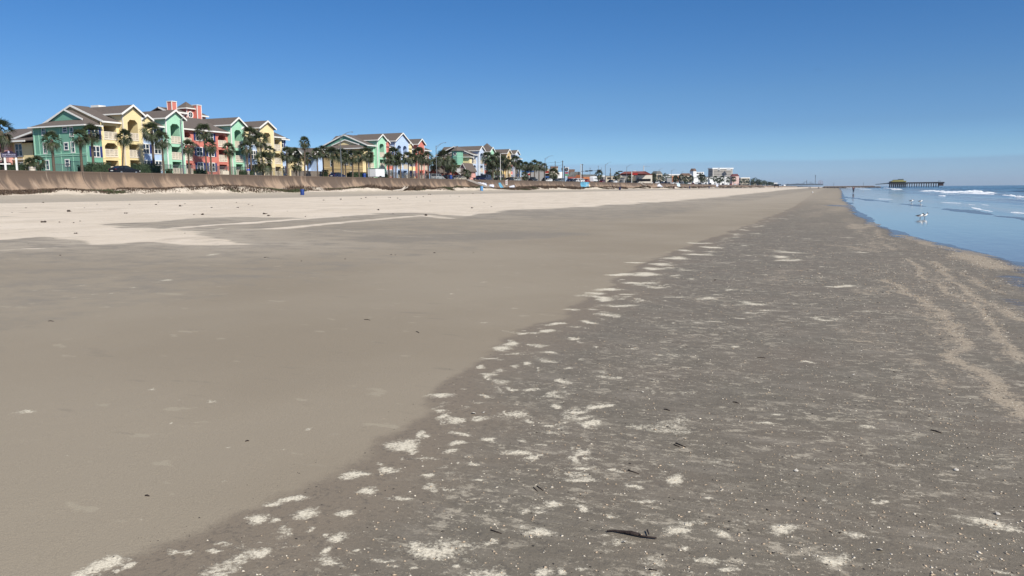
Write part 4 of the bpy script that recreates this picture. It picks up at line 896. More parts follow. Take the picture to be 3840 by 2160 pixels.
blockb(2738, 2746, 2772, 661, 1400, mt=mat('pinkish_wall', (.60, .42, .38), .8), label='pinkish building under a maroon hipped roof', roof='hip', roof_mat=mat('maroon_roof', (.12, .03, .03), .8), rh=4.0)
blockb(2768, 2778, 2812, 668, 1550, mt=BEI, label='mid-rise beige hotel with a white cornice at the end of the town', bands=3, roof='flat', roof_mat=WHW, rh=1.2)
blockb(2590, 2600, 2655, 668, 900, mt=WHW, label='low white building under the white hotel block', roof='flat', roof_mat=GRYW, rh=.8)
blockb(2655, 2662, 2720, 675, 980, mt=WHW, label='long white shed roofs left of the pinkish building', roof='flat', roof_mat=WHW, rh=.6)
for i, (px0, px1, py, dist, mt, lb) in enumerate([(2815, 2838, 681, 1700, BEI, 'low beige roof beyond the mid-rise hotel'), (2838, 2858, 683, 1850, GRYW, 'low grey building among distant trees'), (2866, 2873, 680, 2000, WHW, 'tiny white tower block beyond the trees'),
        (2876, 2892, 687, 2100, WHW, 'farthest white low building before the boardwalk house'), (2932, 2946, 693, 2300, WHW, 'white low shed on the sand near the end of the shore')]):
    blockb(px0, (px0+px1)/2, px1, py, dist, mt=mt, label=lb)
# beach house on stilts
bh = onB(2912, 699); t = thing('stilt_house', 'dark beach pavilion on stilts with a white roof, on the far sand', 'pavilion', (bh.x, bh.y, bh.z)) if False else None
a = onY(2912, 690, 1300); t = thing('beach_pavilion', 'dark beach pavilion on stilts with a white roof, on the far sand', 'pavilion', (a.x, 1300, 1.2))
MB().box(a.x-3.5, a.x+3.5, 1300, 1305, 3.6, 6.6).build('cabin', DARKG, t); MB().box(a.x-4, a.x+1, 1299, 1306, 7.0, 9.0).build('roof', WHW, t)
for dx in (-2.8, 2.6): MB().box(a.x+dx-.4, a.x+dx+.4, 1301, 1302, 0, 3.6).build('stilt', DARKG, t)
MB().box(a.x+2, a.x+7, 1300, 1303, 5.4, 6.6).build('balcony', DARKG, t)

# amusement pier far away
PD = 3300; FAR = mat('haze_tinted_steel', (.09, .12, .15), .8, .1); FARR = mat('distant_red_steel', (.30, .12, .12), .8, .1)  # FAR has the blue of distance haze mixed into its colour
def AP(px, py): return onY(px, py, PD)
t = thing('amusement_pier', 'long low amusement pier silhouetted on the horizon', 'pier', tuple(AP(3015, 695)))
a, b = AP(2942, 693), AP(3086, 693.5); m = MB(); m.box(a.x, b.x, PD, PD+30, a.z-3.2, a.z+.8); 
m.build('pier_deck', FAR, t)
m = MB()
for i in range(26): x = a.x+(b.x-a.x)*(.02+i/26); h = 2+3*vnoise(np.array([i*1.7]), np.array([3.]), 5)[0]; m.box(x, x+4.5, PD+2, PD+12, a.z+.7, a.z+h)
m.build('stalls', FAR, t)
a, b = AP(3058, 658), AP(3058, 690); t = thing('drop_tower', 'tall thin drop ride tower on the amusement pier', 'ride tower', (a.x, PD+5, b.z)); MB().box(a.x-1, a.x+1, PD+4, PD+6, b.z, a.z).build('mast', FAR, t); MB().box(a.x-1.6, a.x+1.6, PD+3.4, PD+6.6, a.z-2, a.z+1.5).build('tower_cap', FAR, t)
a = AP(3077, 684.5); t = thing('ferris_wheel', 'small ferris wheel at the right end of the amusement pier', 'ferris wheel', (a.x, PD+5, a.z-9))
m = MB(); ring(m, (a.x, PD+5, a.z), 7.6, 8.3, 'y', n=24, th=.7); 
for i in range(8): t_ = math.pi*i/8; m.tube([(a.x-7.6*math.cos(t_), PD+4.6, a.z-7.6*math.sin(t_)), (a.x+7.6*math.cos(t_), PD+4.6, a.z+7.6*math.sin(t_))], .12, 4)
m.build('wheel', FARR, t); m = MB(); m.tube([(a.x-4, PD+5, a.z-9), (a.x, PD+5, a.z), (a.x+4, PD+5, a.z-9)], .45, 4); m.build('wheel_stand', FARR, t)
t = thing('roller_coaster', 'thin looping roller coaster track on the amusement pier', 'roller coaster', tuple(AP(3030, 690)))
m = MB(); pts = [AP(px, py) for px, py in ((2975, 691), (2990, 688), (3000, 691), (3012, 689), (3016, 682), (3022, 681), (3026, 684), (3030, 690), (3036, 683), (3042, 681), (3046, 688), (3050, 691))]; m.tube([(p.x, PD+8, p.z) for p in pts], .45, 5); m.build('track', FAR, t)
m = MB(); p = AP(3025, 676); q = AP(3025, 691); m.box(p.x-1, p.x+1, PD+7, PD+9, q.z, p.z)
for px, py in ((3016, 682), (3040, 682), (3049, 684), (2990, 688)): p = AP(px, py); m.box(p.x-.5, p.x+.5, PD+7, PD+8, q.z, p.z)
m.build('support', FAR, t)

# jetty and fishing pier
ROCKM = mat('jetty_rock', (.10, .085, .075), .95, .35, .6)
JY = 1150
t = None; m = MB(); random.seed(3)
x0 = onY(3088, 700, JY).x; x1 = onY(3300, 700, JY).x
for i in range(420):
    x = x0+(x1-x0)*(i/420); 
    for _ in range(2):
        s = random.uniform(.8, 1.9); z = random.uniform(-.2, 1.0)*(1-.4*i/420); m.ell((x, JY+random.uniform(-4, 4), z), (s, s, s*.7), 6, 4)
m.box(x0, x1-6, JY-1.5, JY+3, .2, 2.2)
j = m.build('rock_jetty', ROCKM); tag(j, 'low dark rock jetty running out from the beach to the fishing pier', 'jetty')
MB().box(x0, x1-8, JY-1.2, JY+2.6, 2.2, 2.6).build('jetty_path', mat('jetty_concrete', (.42, .33, .28), .9), j, world=True)
j2 = [o for o in j.children][0]; j2.parent = j; 
for px, py in ((3127, 684), (3238, 684)):
    a = onY(px, py, JY+1); o = MB().tube([(a.x, JY+1, 2.5), (a.x, JY+1, a.z)], .16, 6).build('jetty_pole', FAR); tag(o, 'thin pole on the rock jetty, '+('nearer the shore' if px < 3200 else 'nearer the fishing pier'), 'pole', 'thin poles on the rock jetty')
PIERW = mat('pier_timber', (.035, .035, .04), .9, .2, 2); PYEL = mat('pier_house_yellow', (.36, .32, .10), .8, .1)
PP = lambda px, py: onY(px, py, JY)
t = thing('fishing_pier', 'dark fishing pier on piles with an olive-yellow house, standing in the sea', 'pier', (PP(3440, 698).x, JY, 0))
def pb(name, mt, boxes, par=t, y0=-5, y1=5):
    m = MB()
    for (a, b, c, d) in boxes:
        p = PP(a, c); q = PP(b, d); m.box(p.x, q.x, JY+y0, JY+y1, min(p.z, q.z), max(p.z, q.z))
    return m.build(name, mt, par)
def pzz(px, py): return PP(px, py).z
pb('deck', PIERW, [(3398, 3540, 684.9, 687.2)], y0=-3, y1=3)
pb('railing', PIERW, [(3398, 3540, 683.6, 684.1)], y0=-3, y1=-2.8)
for i in range(14):
    px = 3402+i*9.0; p = PP(px, 690); m = MB()
    m.box(p.x-.5, p.x+.5, JY-3, JY+3, pzz(px, 688.3), pzz(px, 687.4)); m.build('pile_cap', PIERW, t)
    for y in (-2.4, 2.4): MB().tube([(p.x, JY+y, -2), (p.x, JY+y, pzz(px, 688))], .30, 6).build('pile', PIERW, t)
h_ = pb('pier_head', mat('pier_rust', (.06, .03, .03), .9), [(3521, 3536, 686, 696.5)]); pb('pier_head_deck', PIERW, [(3519, 3540, 684, 687)], y0=-5.5, y1=5.5); 
pb('pier_frame', FAR, [(3519, 3519.6, 677.5, 684), (3525.5, 3526, 677.5, 684), (3519, 3526, 677.2, 677.8)], y0=-.3, y1=.3)
pb('platform', PIERW, [(3335, 3398, 686, 690)], y0=-8, y1=8)
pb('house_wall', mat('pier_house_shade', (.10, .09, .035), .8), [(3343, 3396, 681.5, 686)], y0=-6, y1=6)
pb('house_roof', PYEL, [(3342, 3397, 678.5, 681.5), (3348, 3368, 675.5, 678.5)], y0=-7, y1=7)
pb('house_upper', PYEL, [(3349, 3388, 675.8, 678.4)], y0=-4, y1=4); pb('roof_terrace', FAR, [(3368, 3388, 671.3, 675.7)], y0=-3, y1=3); pb('roof_terrace', PIERW, [(3348, 3369, 674.2, 675.6)], y0=-4.2, y1=4.2)
pb('house_wing', PIERW, [(3335, 3343, 680.5, 686)], y0=-6, y1=6)
for i in range(9):
    px = 3337+i*7.2; p = PP(px, 690)
    for y in (-6, 0, 6): MB().tube([(p.x, JY+y, -2), (p.x, JY+y, pzz(px, 689))], .42, 6).build('pile', PIERW, t)
pb('cross_beam', PIERW, [(3335, 3398, 692.5, 693.2)], y0=-6.3, y1=-5.9)
a, b = PP(3283, 691), PP(3336, 687); m = MB(); m.prism([(a.x, JY-1.5, a.z-.6), (b.x, JY-1.5, b.z-.8), (b.x, JY-1.5, b.z+.9), (a.x, JY-1.5, a.z+.2)], (0, 3, 0)); m.build('ramp', FAR, t)

# ------------------------------------------------------------------ palms
def frond_mesh(mb, d, L, fan, droop, nl=11, w=.085, spread=75):
    d = Vector(d).normalized(); side = d.cross(Vector((0, 0, 1)))
    if side.length < .1: side = Vector((1, 0, 0))
    side.normalize(); side = Matrix.Rotation(random.uniform(-1.1, 1.1), 3, d) @ side; up = side.cross(d)
    tip = d*L; tip.z -= droop*L*.4
    mb.poly([(0,0,0), tuple(side*.03), tuple(tip+side*.02), tuple(tip)], [(0,1,2,3)])
    ax = (tip.normalized()*.8+d*.2); ax.z -= droop*.45; ax.normalize()
    for i in range(nl):
        t = (i/(nl-1)-.5)*2*rad(spread)
        v = (ax*math.cos(t)+side*math.sin(t)).normalized(); ln = fan*(.80+.25*math.cos(t))*random.uniform(.85, 1.1)
        mid = tip+v*ln*.6+up*.06; end = tip+v*ln+Vector((0, 0, -ln*(.22+droop*.35)*random.uniform(.6, 1.3)))
        p = v.cross(up).normalized()*w*.5
        mb.poly([tuple(tip-p*.4), tuple(tip+p*.4), tuple(mid+p), tuple(mid-p), tuple(end+p*.2), tuple(end-p*.2)], [(0,1,2,3), (3,2,4,5)])
def crown_mesh(seed, n=40, R=1.0, low=-50):
    random.seed(seed); g = MB(); dd = MB()
    for i in range(n):
        azm = i*2.399+random.uniform(-.3, .3); elv = rad(85-(85-low)*((i+.5)/n)**.95+random.uniform(-8, 8)); q = random.uniform(.8, 1.12)
        frond_mesh(g, (math.cos(azm)*math.cos(elv), math.sin(azm)*math.cos(elv), math.sin(elv)), .80*q*R, .92*q*R, max(0, .55-math.sin(elv))*.8, w=.085*R, spread=62)
    for i in range(9):
        azm = random.uniform(0, 6.28); elv = rad(random.uniform(-80, -40))
        frond_mesh(dd, (math.cos(azm)*math.cos(elv), math.sin(azm)*math.cos(elv), math.sin(elv)), .5*R, .65*R, .5, nl=8, w=.12*R, spread=45)
    return g.mesh('crown', FROND), dd.mesh('dry_fronds', DEADF)
CROWNS = [crown_mesh(100+i, 38+3*i, 1.05, -52) for i in range(6)]
_trunks = {}
def trunk_mesh(h, r, lean, seed):
    k = (round(h*2), round(r, 2), round(lean, 1), seed)
    if k in _trunks: return _trunks[k]
    random.seed(seed); m = MB(); n = 7
    pts = [(lean*(i/n)**1.6*h*.1*(1 if i < n else 1), 0, -.3+(h+.3)*i/n) for i in range(n+1)]
    rs = [r*1.35]+[r*(1.05-.15*i/n)+random.uniform(-.015, .015) for i in range(1, n)]+[r*1.15]
    m.tube(pts, rs, 8); me = m.mesh('trunk', TRUNK, smooth=True); _trunks[k] = (me, pts[-1][0]); return _trunks[k]
PG = 'fan palms planted along the shore road'
pal_i = 0
def palm(px, py, X=-108, s=1.0, r=.19, lean=0, label='', group=PG, zg=4.6):
    """py is the crown centre"""
    global pal_i
    p = onX(px, py, X); h = p.z-zg-.15*s
    t = thing('fan_palm', label, 'palm tree', (X, p.y, zg), group=group)
    me, dx = trunk_mesh(h, r, lean, pal_i % 5)
    o = bpy.data.objects.new('trunk', me); C.objects.link(o); o.parent = t; o.rotation_euler[2] = rad(90)
    g, d = CROWNS[pal_i % 6]
    for nm, mm in (('crown', g), ('dry_fronds', d)):
        c = bpy.data.objects.new(nm, mm); C.objects.link(c); c.parent = t; c.location = (0, dx, h); c.scale = (s, s, s*.95); c.rotation_euler[2] = pal_i*1.7
    pal_i += 1; return t
PALMS = [
 (3, 486, -108, 1.15, .2, 0, 'palm cut off by the left edge of the photo above the purple sign'),
 (193, 520, -108, .92, .2, 0, 'palm standing alone before the left part of the green end wall'),
 (298, 510, -108, .85, .2, 0, 'left palm of the pair before the right part of the green end wall'),
 (341, 494, -111, 1.0, .2, 0, 'right palm of the pair, at the corner of the green end wall'),
 (449, 508, -108, .85, .15, 1.4, 'thin leaning palm behind the black sedan'),
 (568, 488, -112, 1.15, .22, 0, 'tall palm before the left part of the blue wall'),
 (606, 520, -107, .98, .18, 0, 'shorter palm before the right part of the blue wall'),
 (704, 546, -107, .88, .18, 0, 'palm at the right foot of the first green gable'),
 (767, 490, -113, 1.05, .16, -.3, 'tall palm before the middle of the coral wall'),
 (787, 542, -107, .86, .18, 0, 'shorter palm just right of the tall one before the coral wall'),
 (858, 556, -107, .82, .18, 0, 'palm before the right end of the coral wall'),
 (936, 500, -113, 1.12, .18, 0, 'tall palm before the second blue wall'),
 (924, 551, -107, .88, .2, 0, 'palm behind the woman in the blue jacket'),
 (980, 522, -112, 1.12, .16, -.5, 'tall palm at the left side of the second yellow gable'),
 (1012, 565, -107, .80, .18, 0, 'palm before the right side of the second yellow gable'),
 (1074, 572, -107, .98, .2, 0, 'stout palm right of the end of the first apartment building'),
 (1104, 573, -113, .9, .15, 0, 'slim palm close behind the stout one'),
 (1138, 530, -109, .88, .17, .5, 'tallest palm, rising against open sky between two buildings'),
 (1152, 588, -113, .9, .16, 0, 'bushy palm behind the tallest palm'),
 (1188, 571, -107, .85, .17, 0, 'left palm of the three above the board fence'),
 (1210, 565, -110, .95, .17, 0, 'middle palm of the three above the board fence'),
 (1246, 572, -107, 1.0, .24, 0, 'stout palm before the left part of the tan end wall'),
 (1285, 576, -110, 1.05, .15, -.8, 'leaning palm next to the first tall lamp'),
 (1294, 590, -107, .85, .17, 0, 'straight palm just right of the first tall lamp'),
 (1320, 583, -107, 1.05, .2, .4, 'palm before the middle of the tan end wall'),
 (1344, 583, -109, .95, .18, 0, 'palm above the blue street drum'),
 (1374, 573, -107, 1.1, .18, 0, 'wide-crowned palm left of the white trailer'),
 (1386, 585, -112, .9, .15, 0, 'slim palm half hidden behind the wide-crowned one'),
 (1457, 592, -107, 1.0, .2, -.3, 'left palm of the cluster before the blue gable'),
 (1470, 572, -111, 1.25, .17, 1.0, 'large palm before the left edge of the blue gable'),
 (1483, 600, -108, .9, .16, .8, 'lower palm beneath the large one'),
 (1500, 592, -107, .95, .18, 0, 'palm before the middle of the blue gable'),
 (1531, 587, -108, 1.05, .17, -.3, 'palm before the right edge of the blue gable'),
 (1545, 592, -111, .95, .15, 0, 'palm between the blue gable and the coral gable'),
 (1569, 572, -109, 1.2, .2, 0, 'largest palm before the coral gable'),
 (1580, 594, -112, .95, .15, 0, 'palm low at the right of the coral gable'),
 (1604, 588, -107, 1.15, .16, 0, 'palm at the right end of the second apartment building'),
 (1628, 612, -113, 1.15, .15, 0, 'bushy palm before the brick-red houses, left of the second lamp'),
 (1640, 604, -114, 1.1, .15, 0, 'palm rising behind the second lamp'),
 (1664, 586, -109, 1.5, .22, 0, 'big full palm right of the second lamp'),
 (1684, 608, -112, 1.2, .16, 0, 'palm half merged with the big full one'),
 (1696, 616, -108, 1.2, .18, 0, 'palm before the green corner tower'),
 (1742, 646, -107, .85, .2, 0, 'short palm beside the coral gable of the small house'),
 (1755, 650, -108, .8, .2, 0, 'short shaggy palm at the top of the stairs'),
 (1829, 590, -109, 1.45, .2, 0, 'left palm of the dense clump before the farthest apartments'),
 (1848, 602, -107, 1.4, .22, 0, 'palm in the dense clump, just left of the bare pale pole'),
 (1866, 590, -112, 1.5, .2, 0, 'tall palm behind the bare pale pole'),
 (1888, 604, -109, 1.5, .2, 0, 'palm right of the bare pale pole'),
 (1905, 613, -107, 1.25, .2, 0, 'lower palm at the right of the dense clump'),
 (1868, 632, -108, 1.3, .2, 0, 'short palm filling the foot of the dense clump'),
 (1838, 640, -110, 1.2, .2, 0, 'short bushy palm left in the foot of the dense clump'),
 (1934, 600, -107, 1.3, .22, -.2, 'palm before the last pale blue gable'),
 (1948, 615, -108, 1.2, .2, 0, 'palm before the end of the farthest apartments'),
 (1970, 620, -112, 1.2, .2, 0, 'first palm past the farthest apartments'),
 (1989, 624, -110, 1.1, .2, 0, 'palm above the small white shop front'),
 (2004, 614, -107, 1.25, .22, 0, 'tallest palm before the blue and white shop'),
 (2021, 620, -107, 1.2, .22, 0, 'palm just right of the tallest one at the shop'),
 (2041, 624, -108, 1.05, .2, 0, 'palm behind the third curved lamp'),
 (1968, 656, -107, .95, .2, 0, 'small round palm before the white shop front'),
 (2075, 648, -106, 1.6, .3, 0, 'broad stout palm before the beige store'),
 (2245, 652, -107, 1.4, .25, 0, 'lone palm behind the parked camper'),
 (2313, 656, -108, 1.3, .22, 0, 'palm at the left end of the red-roofed restaurant'),
 (2451, 661, -112, 1.6, .25, 0, 'palm at the right end of the red-roofed restaurant'),
 (2361, 670, -107, 1.4, .25, 0, 'dark bushy palm under the red roof sign'),
 (2385, 670, -107, 1.4, .25, 0, 'dark bushy palm right of the restaurant sign'),
 (2534, 668, -112, 1.7, .25, 0, 'palm before the brick-orange building'),
 (2556, 664, -112, 1.7, .25, 0, 'palm at the left of the beige hall'),
 (2572, 669, -112, 1.7, .25, 0, 'palm at the middle of the beige hall'),
 (2591, 668, -112, 1.7, .25, 0, 'palm at the right of the beige hall'),
 (2627, 662, -120, 2.0, .25, 0, 'left palm below the white hotel block'),
 (2636, 664, -116, 2.0, .25, 0, 'right palm below the white hotel block'),
 (2682, 668, -118, 2.0, .25, 0, 'dark palm below the left of the hotel slab'),
 (2708, 668, -118, 2.1, .25, 0, 'dark palm below the middle of the hotel slab'),
 (2730, 672, -118, 2.1, .25, 0, 'dark palm below the right of the hotel slab'),
 (2752, 670, -118, 2.3, .25, 0, 'dark palm before the pinkish building'),
 (2696, 674, -114, 2.0, .25, 0, 'lower dark palm left of the hotel slab middle'),
]
for (px, py, X, s, r, ln, lb) in PALMS: palm(px, py, X, s, r, ln, lb)
# distant round trees towards the end of the town
def clump_tree(px, pyc, Y, rx, rz, label, group='dark trees at the far end of the town', mt=None, seed=0):
    a = onY(px, pyc, Y); t = thing('tree', label, 'tree', (a.x, Y, 4.6), group=group); random.seed(seed)
    MB().tube([(a.x, Y, 4.3), (a.x, Y, a.z)], [.25*rx/3, .15*rx/3], 6).build('trunk', TRUNK, t)
    m = MB()
    for i in range(240):
        v = Vector((random.gauss(0, 1), random.gauss(0, 1), random.gauss(0, 1))).normalized()*random.uniform(.35, 1)**.5
        c = Vector((a.x+v.x*rx, Y+v.y*rx, a.z+v.z*rz)); s = .17*rx*random.uniform(.6, 1.4); q = [c+Vector((random.uniform(-s, s), random.uniform(-s, s), random.uniform(-s, s))) for _ in range(3)]
        m.poly([tuple(p) for p in q], [(0,1,2)])
    m.build('crown', mt or HEDGE, t)
for i, (px, py, Y, rx, rz) in enumerate([(2818, 683, 1500, 9, 6), (2832, 679, 1600, 8, 6), (2846, 683, 1600, 8, 5), (2858, 685, 1700, 10, 5), (2872, 687, 1800, 9, 4), (2886, 689, 1900, 9, 4), (2898, 690, 2000, 9, 4), (2495, 664, 590, 3.4, 3), (2478, 672, 560, 3, 2.6), (2664, 672, 1000, 5, 4), (2640, 676, 900, 5, 3), (2790, 681, 1400, 7, 5)]):
    clump_tree(px, py, Y, rx, rz, ['dark tree just right of the mid-rise hotel', 'tallest dark tree at the end of the town', 'dark tree after the tallest one', 'broad dark tree left of the tiny white block', 'low tree beside the tiny white block', 'low tree past the tiny white block', 'last low tree before the beach pavilion', 'dark tree beside the white house with a grey roof', 'low tree before the beige house', 'tree before the podium below the hotel slab', 'low tree left of the hotel slab', 'tree before the mid-rise hotel'][i], seed=i)
# low fan plants by the sign
for px, py, s, lb in ((112, 612, .62, 'low spreading palm left of the cream barrel planter'), (142, 606, .68, 'low spreading palm right of the cream barrel planter'), (985, 600, 1.4, 'short bushy palm hiding the foot of the second yellow gable'), (1110, 612, .9, 'short bushy palm by the end of the first building')):
    p = onX(px, py, -106); t = palm(px, py, -106, s, .16, 0, lb, 'low bushy palms behind the seawall')

# hedges
def hedge(px0, px1, pytop, X, w, label, zg=4.55):
    p = onX(px0, pytop, X); q = onX(px1, pytop, X); z1 = (p.z+q.z)/2; random.seed(int(px0)); m = MB()
    m.box(X-w+.15, X-.15, p.y+.15, q.y-.15, zg, z1-.15)
    n = int((q.y-p.y)*w*60)+200
    for i in range(n):
        y = random.uniform(p.y, q.y); f = random.random(); x = X+random.uniform(-.08, .12) if f < .5 else random.uniform(X-w, X); z = random.uniform(zg, z1) if f < .5 else z1+random.uniform(-.1, .12)
        c = Vector((x, y, z)); m.poly([tuple(c+Vector([random.uniform(-.13, .13) for _ in range(3)])) for _ in range(3)], [(0,1,2)])
    o = m.build('hedge', HEDGE); tag(o, label, 'hedge', 'clipped hedges behind the seawall'); return o
hedge(-20, 100, 612, -111, 1.5, 'dark hedge behind the purple sign'); hedge(0, 100, 620, -109, 1.2, 'low ground hedge in front of the purple sign')
hedge(318, 345, 622, -108.5, 2, 'round bush at the left end of the long hedge'); hedge(343, 420, 612, -110.5, 1.5, 'clipped hedge behind the back of the black sedan')
hedge(508, 606, 616, -111, 1.5, 'tall dark hedge right of the black sedan'); hedge(526, 565, 634, -109, .8, 'small low hedge in front of the tall dark one')
hedge(1316, 1385, 647, -109, 1.5, 'hedge left of the white trailer'); hedge(1432, 1458, 655, -109, 1.5, 'low hedge right of the white trailer')
hedge(1224, 1232, 640, -109, 1.5, 'narrow bush at the end of the board fence'); hedge(632, 650, 636, -110, 1, 'small round shrub before the first green gable')
hedge(738, 778, 636, -112, 1.2, 'low shrub before the coral windows'); hedge(908, 955, 640, -112, 1.2, 'shrub behind the woman in the blue jacket')
hedge(1860, 1900, 666, -109, 1.5, 'low planting at the foot of the dense palm clump'); hedge(1740, 1760, 666, -109, 1.2, 'low bush by the small house with the coral gable')

# fences
def fence(px0, px1, pytop, X, label, mt, kind='boards', zg=4.6):
    p = onX(px0, pytop, X); q = onX(px1, pytop, X); z1 = (p.z+q.z)/2
    t = thing('fence', label, 'fence', (X, (p.y+q.y)/2, zg), group='fences before the apartments'); L = q.y-p.y; m = MB()
    if kind == 'boards':
        n = int(L/.17)
        for i in range(n): y = p.y+L*i/n; m.box(X-.03, X, y, y+.145, zg, z1+random.uniform(-.03, .03))
        m.build('boards', mt, t); MB().box(X-.1, X-.04, p.y, q.y, z1-.35, z1-.25).build('rail', mt, t)
    else:
        n = int(L/.13)
        for i in range(n): y = p.y+L*i/n; m.box(X-.015, X+.015, y, y+.022, zg, z1)
        m.build('pickets', mt, t); MB().box(X-.03, X+.03, p.y, q.y, z1-.12, z1-.06).box(X-.03, X+.03, p.y, q.y, zg+.1, zg+.16).build('rail', mt, t)
        for i in range(int(L/2.4)+1): MB().box(X-.05, X+.05, p.y+i*2.4, p.y+i*2.4+.08, zg, z1+.05).build('post', mt, t)
DKM = mat('dark_iron', (.03, .03, .03), .6)
fence(1092, 1222, 641, -111.5, 'grey board fence below the row of three palms', WOODF)
fence(835, 862, 641, -112.5, 'short white fence before the coral balcony', CRM); fence(957, 992, 646, -112.5, 'cream fence before the second yellow gable', CRM)
fence(600, 900, 621, -113, 'thin iron fence before the green and coral walls', METAL, 'iron'); fence(900, 1085, 628, -113, 'thin iron fence before the second yellow gable', DKM, 'iron')
fence(1432, 1600, 648, -113, 'thin iron fence before the blue and coral gables', METAL, 'iron'); fence(200, 262, 614, -112.5, 'thin pale metal gate fence before the green end wall', METAL, 'iron')
fence(262, 300, 604, -112.5, 'tall pale mesh gate before the green end wall', METAL, 'iron'); fence(1905, 1985, 664, -112, 'dark fence before the last apartments and shop', WOODF)

# ------------------------------------------------------------------ vehicles
CARG = 'vehicles parked or driving along the shore road'
def loft(secs, close=True):
    m = MB(); n = len(secs[0])
    for s in secs: m.v += [tuple(p) for p in s]
    for i in range(len(secs)-1):
        for k in range(n): m.f.append((i*n+k, i*n+(k+1)%n, (i+1)*n+(k+1)%n, (i+1)*n+k))
    m.f.append(tuple(range(n))); m.f.append(tuple((len(secs)-1)*n+n-1-k for k in range(n))); return m
def section(y, w, z0, z1, b=.08): return [(-w+b, y, z0), (w-b, y, z0), (w, y, z0+b), (w, y, z1-b), (w-b*1.4, y, z1), (-w+b*1.4, y, z1), (-w, y, z1-b), (-w, y, z0+b)]
SPEC = {
 'sedan': dict(L=4.7, body=[(-2.35, .72, .42, .78), (-2.25, .84, .24, .95), (-1.6, .90, .2, 1.0), (0, .92, .2, .93), (1.2, .90, .2, .92), (2.0, .86, .22, .82), (2.35, .70, .35, .66)], cab=[(-1.95, .74, .98), (-1.15, .62, 1.40), (0.15, .63, 1.44), (1.15, .72, .93)], wb=1.4, wr=.33),
 'suv': dict(L=4.9, body=[(-2.45, .85, .42, 1.0), (-2.38, .93, .3, 1.12), (-1.6, .95, .28, 1.12), (0, .96, .28, 1.08), (1.3, .94, .28, 1.05), (2.2, .90, .3, .98), (2.45, .78, .4, .8)], cab=[(-2.38, .84, 1.1), (-2.1, .76, 1.72), (0.5, .77, 1.76), (1.3, .84, 1.06)], wb=1.45, wr=.38),
 'pickup': dict(L=5.6, body=[(-2.8, .92, .5, 1.08), (-2.7, .97, .4, 1.15), (-.6, .97, .38, 1.15), (0, .97, .36, 1.15), (1.6, .96, .36, 1.12), (2.6, .92, .4, 1.05), (2.8, .84, .5, .9)], cab=[(-.9, .86, 1.13), (-.75, .78, 1.80), (.9, .78, 1.84), (1.55, .86, 1.12)], wb=1.8, wr=.42),
 'van': dict(L=5.6, body=[(-2.8, .95, .45, 1.2), (-2.75, .99, .35, 1.3), (0, 1.0, .32, 1.3), (1.8, .99, .32, 1.2), (2.6, .92, .36, 1.0), (2.8, .82, .45, .8)], cab=[(-2.78, .93, 1.28), (-2.7, .86, 2.15), (1.2, .86, 2.2), (2.1, .9, 1.2)], wb=1.75, wr=.38)}
_car = {}
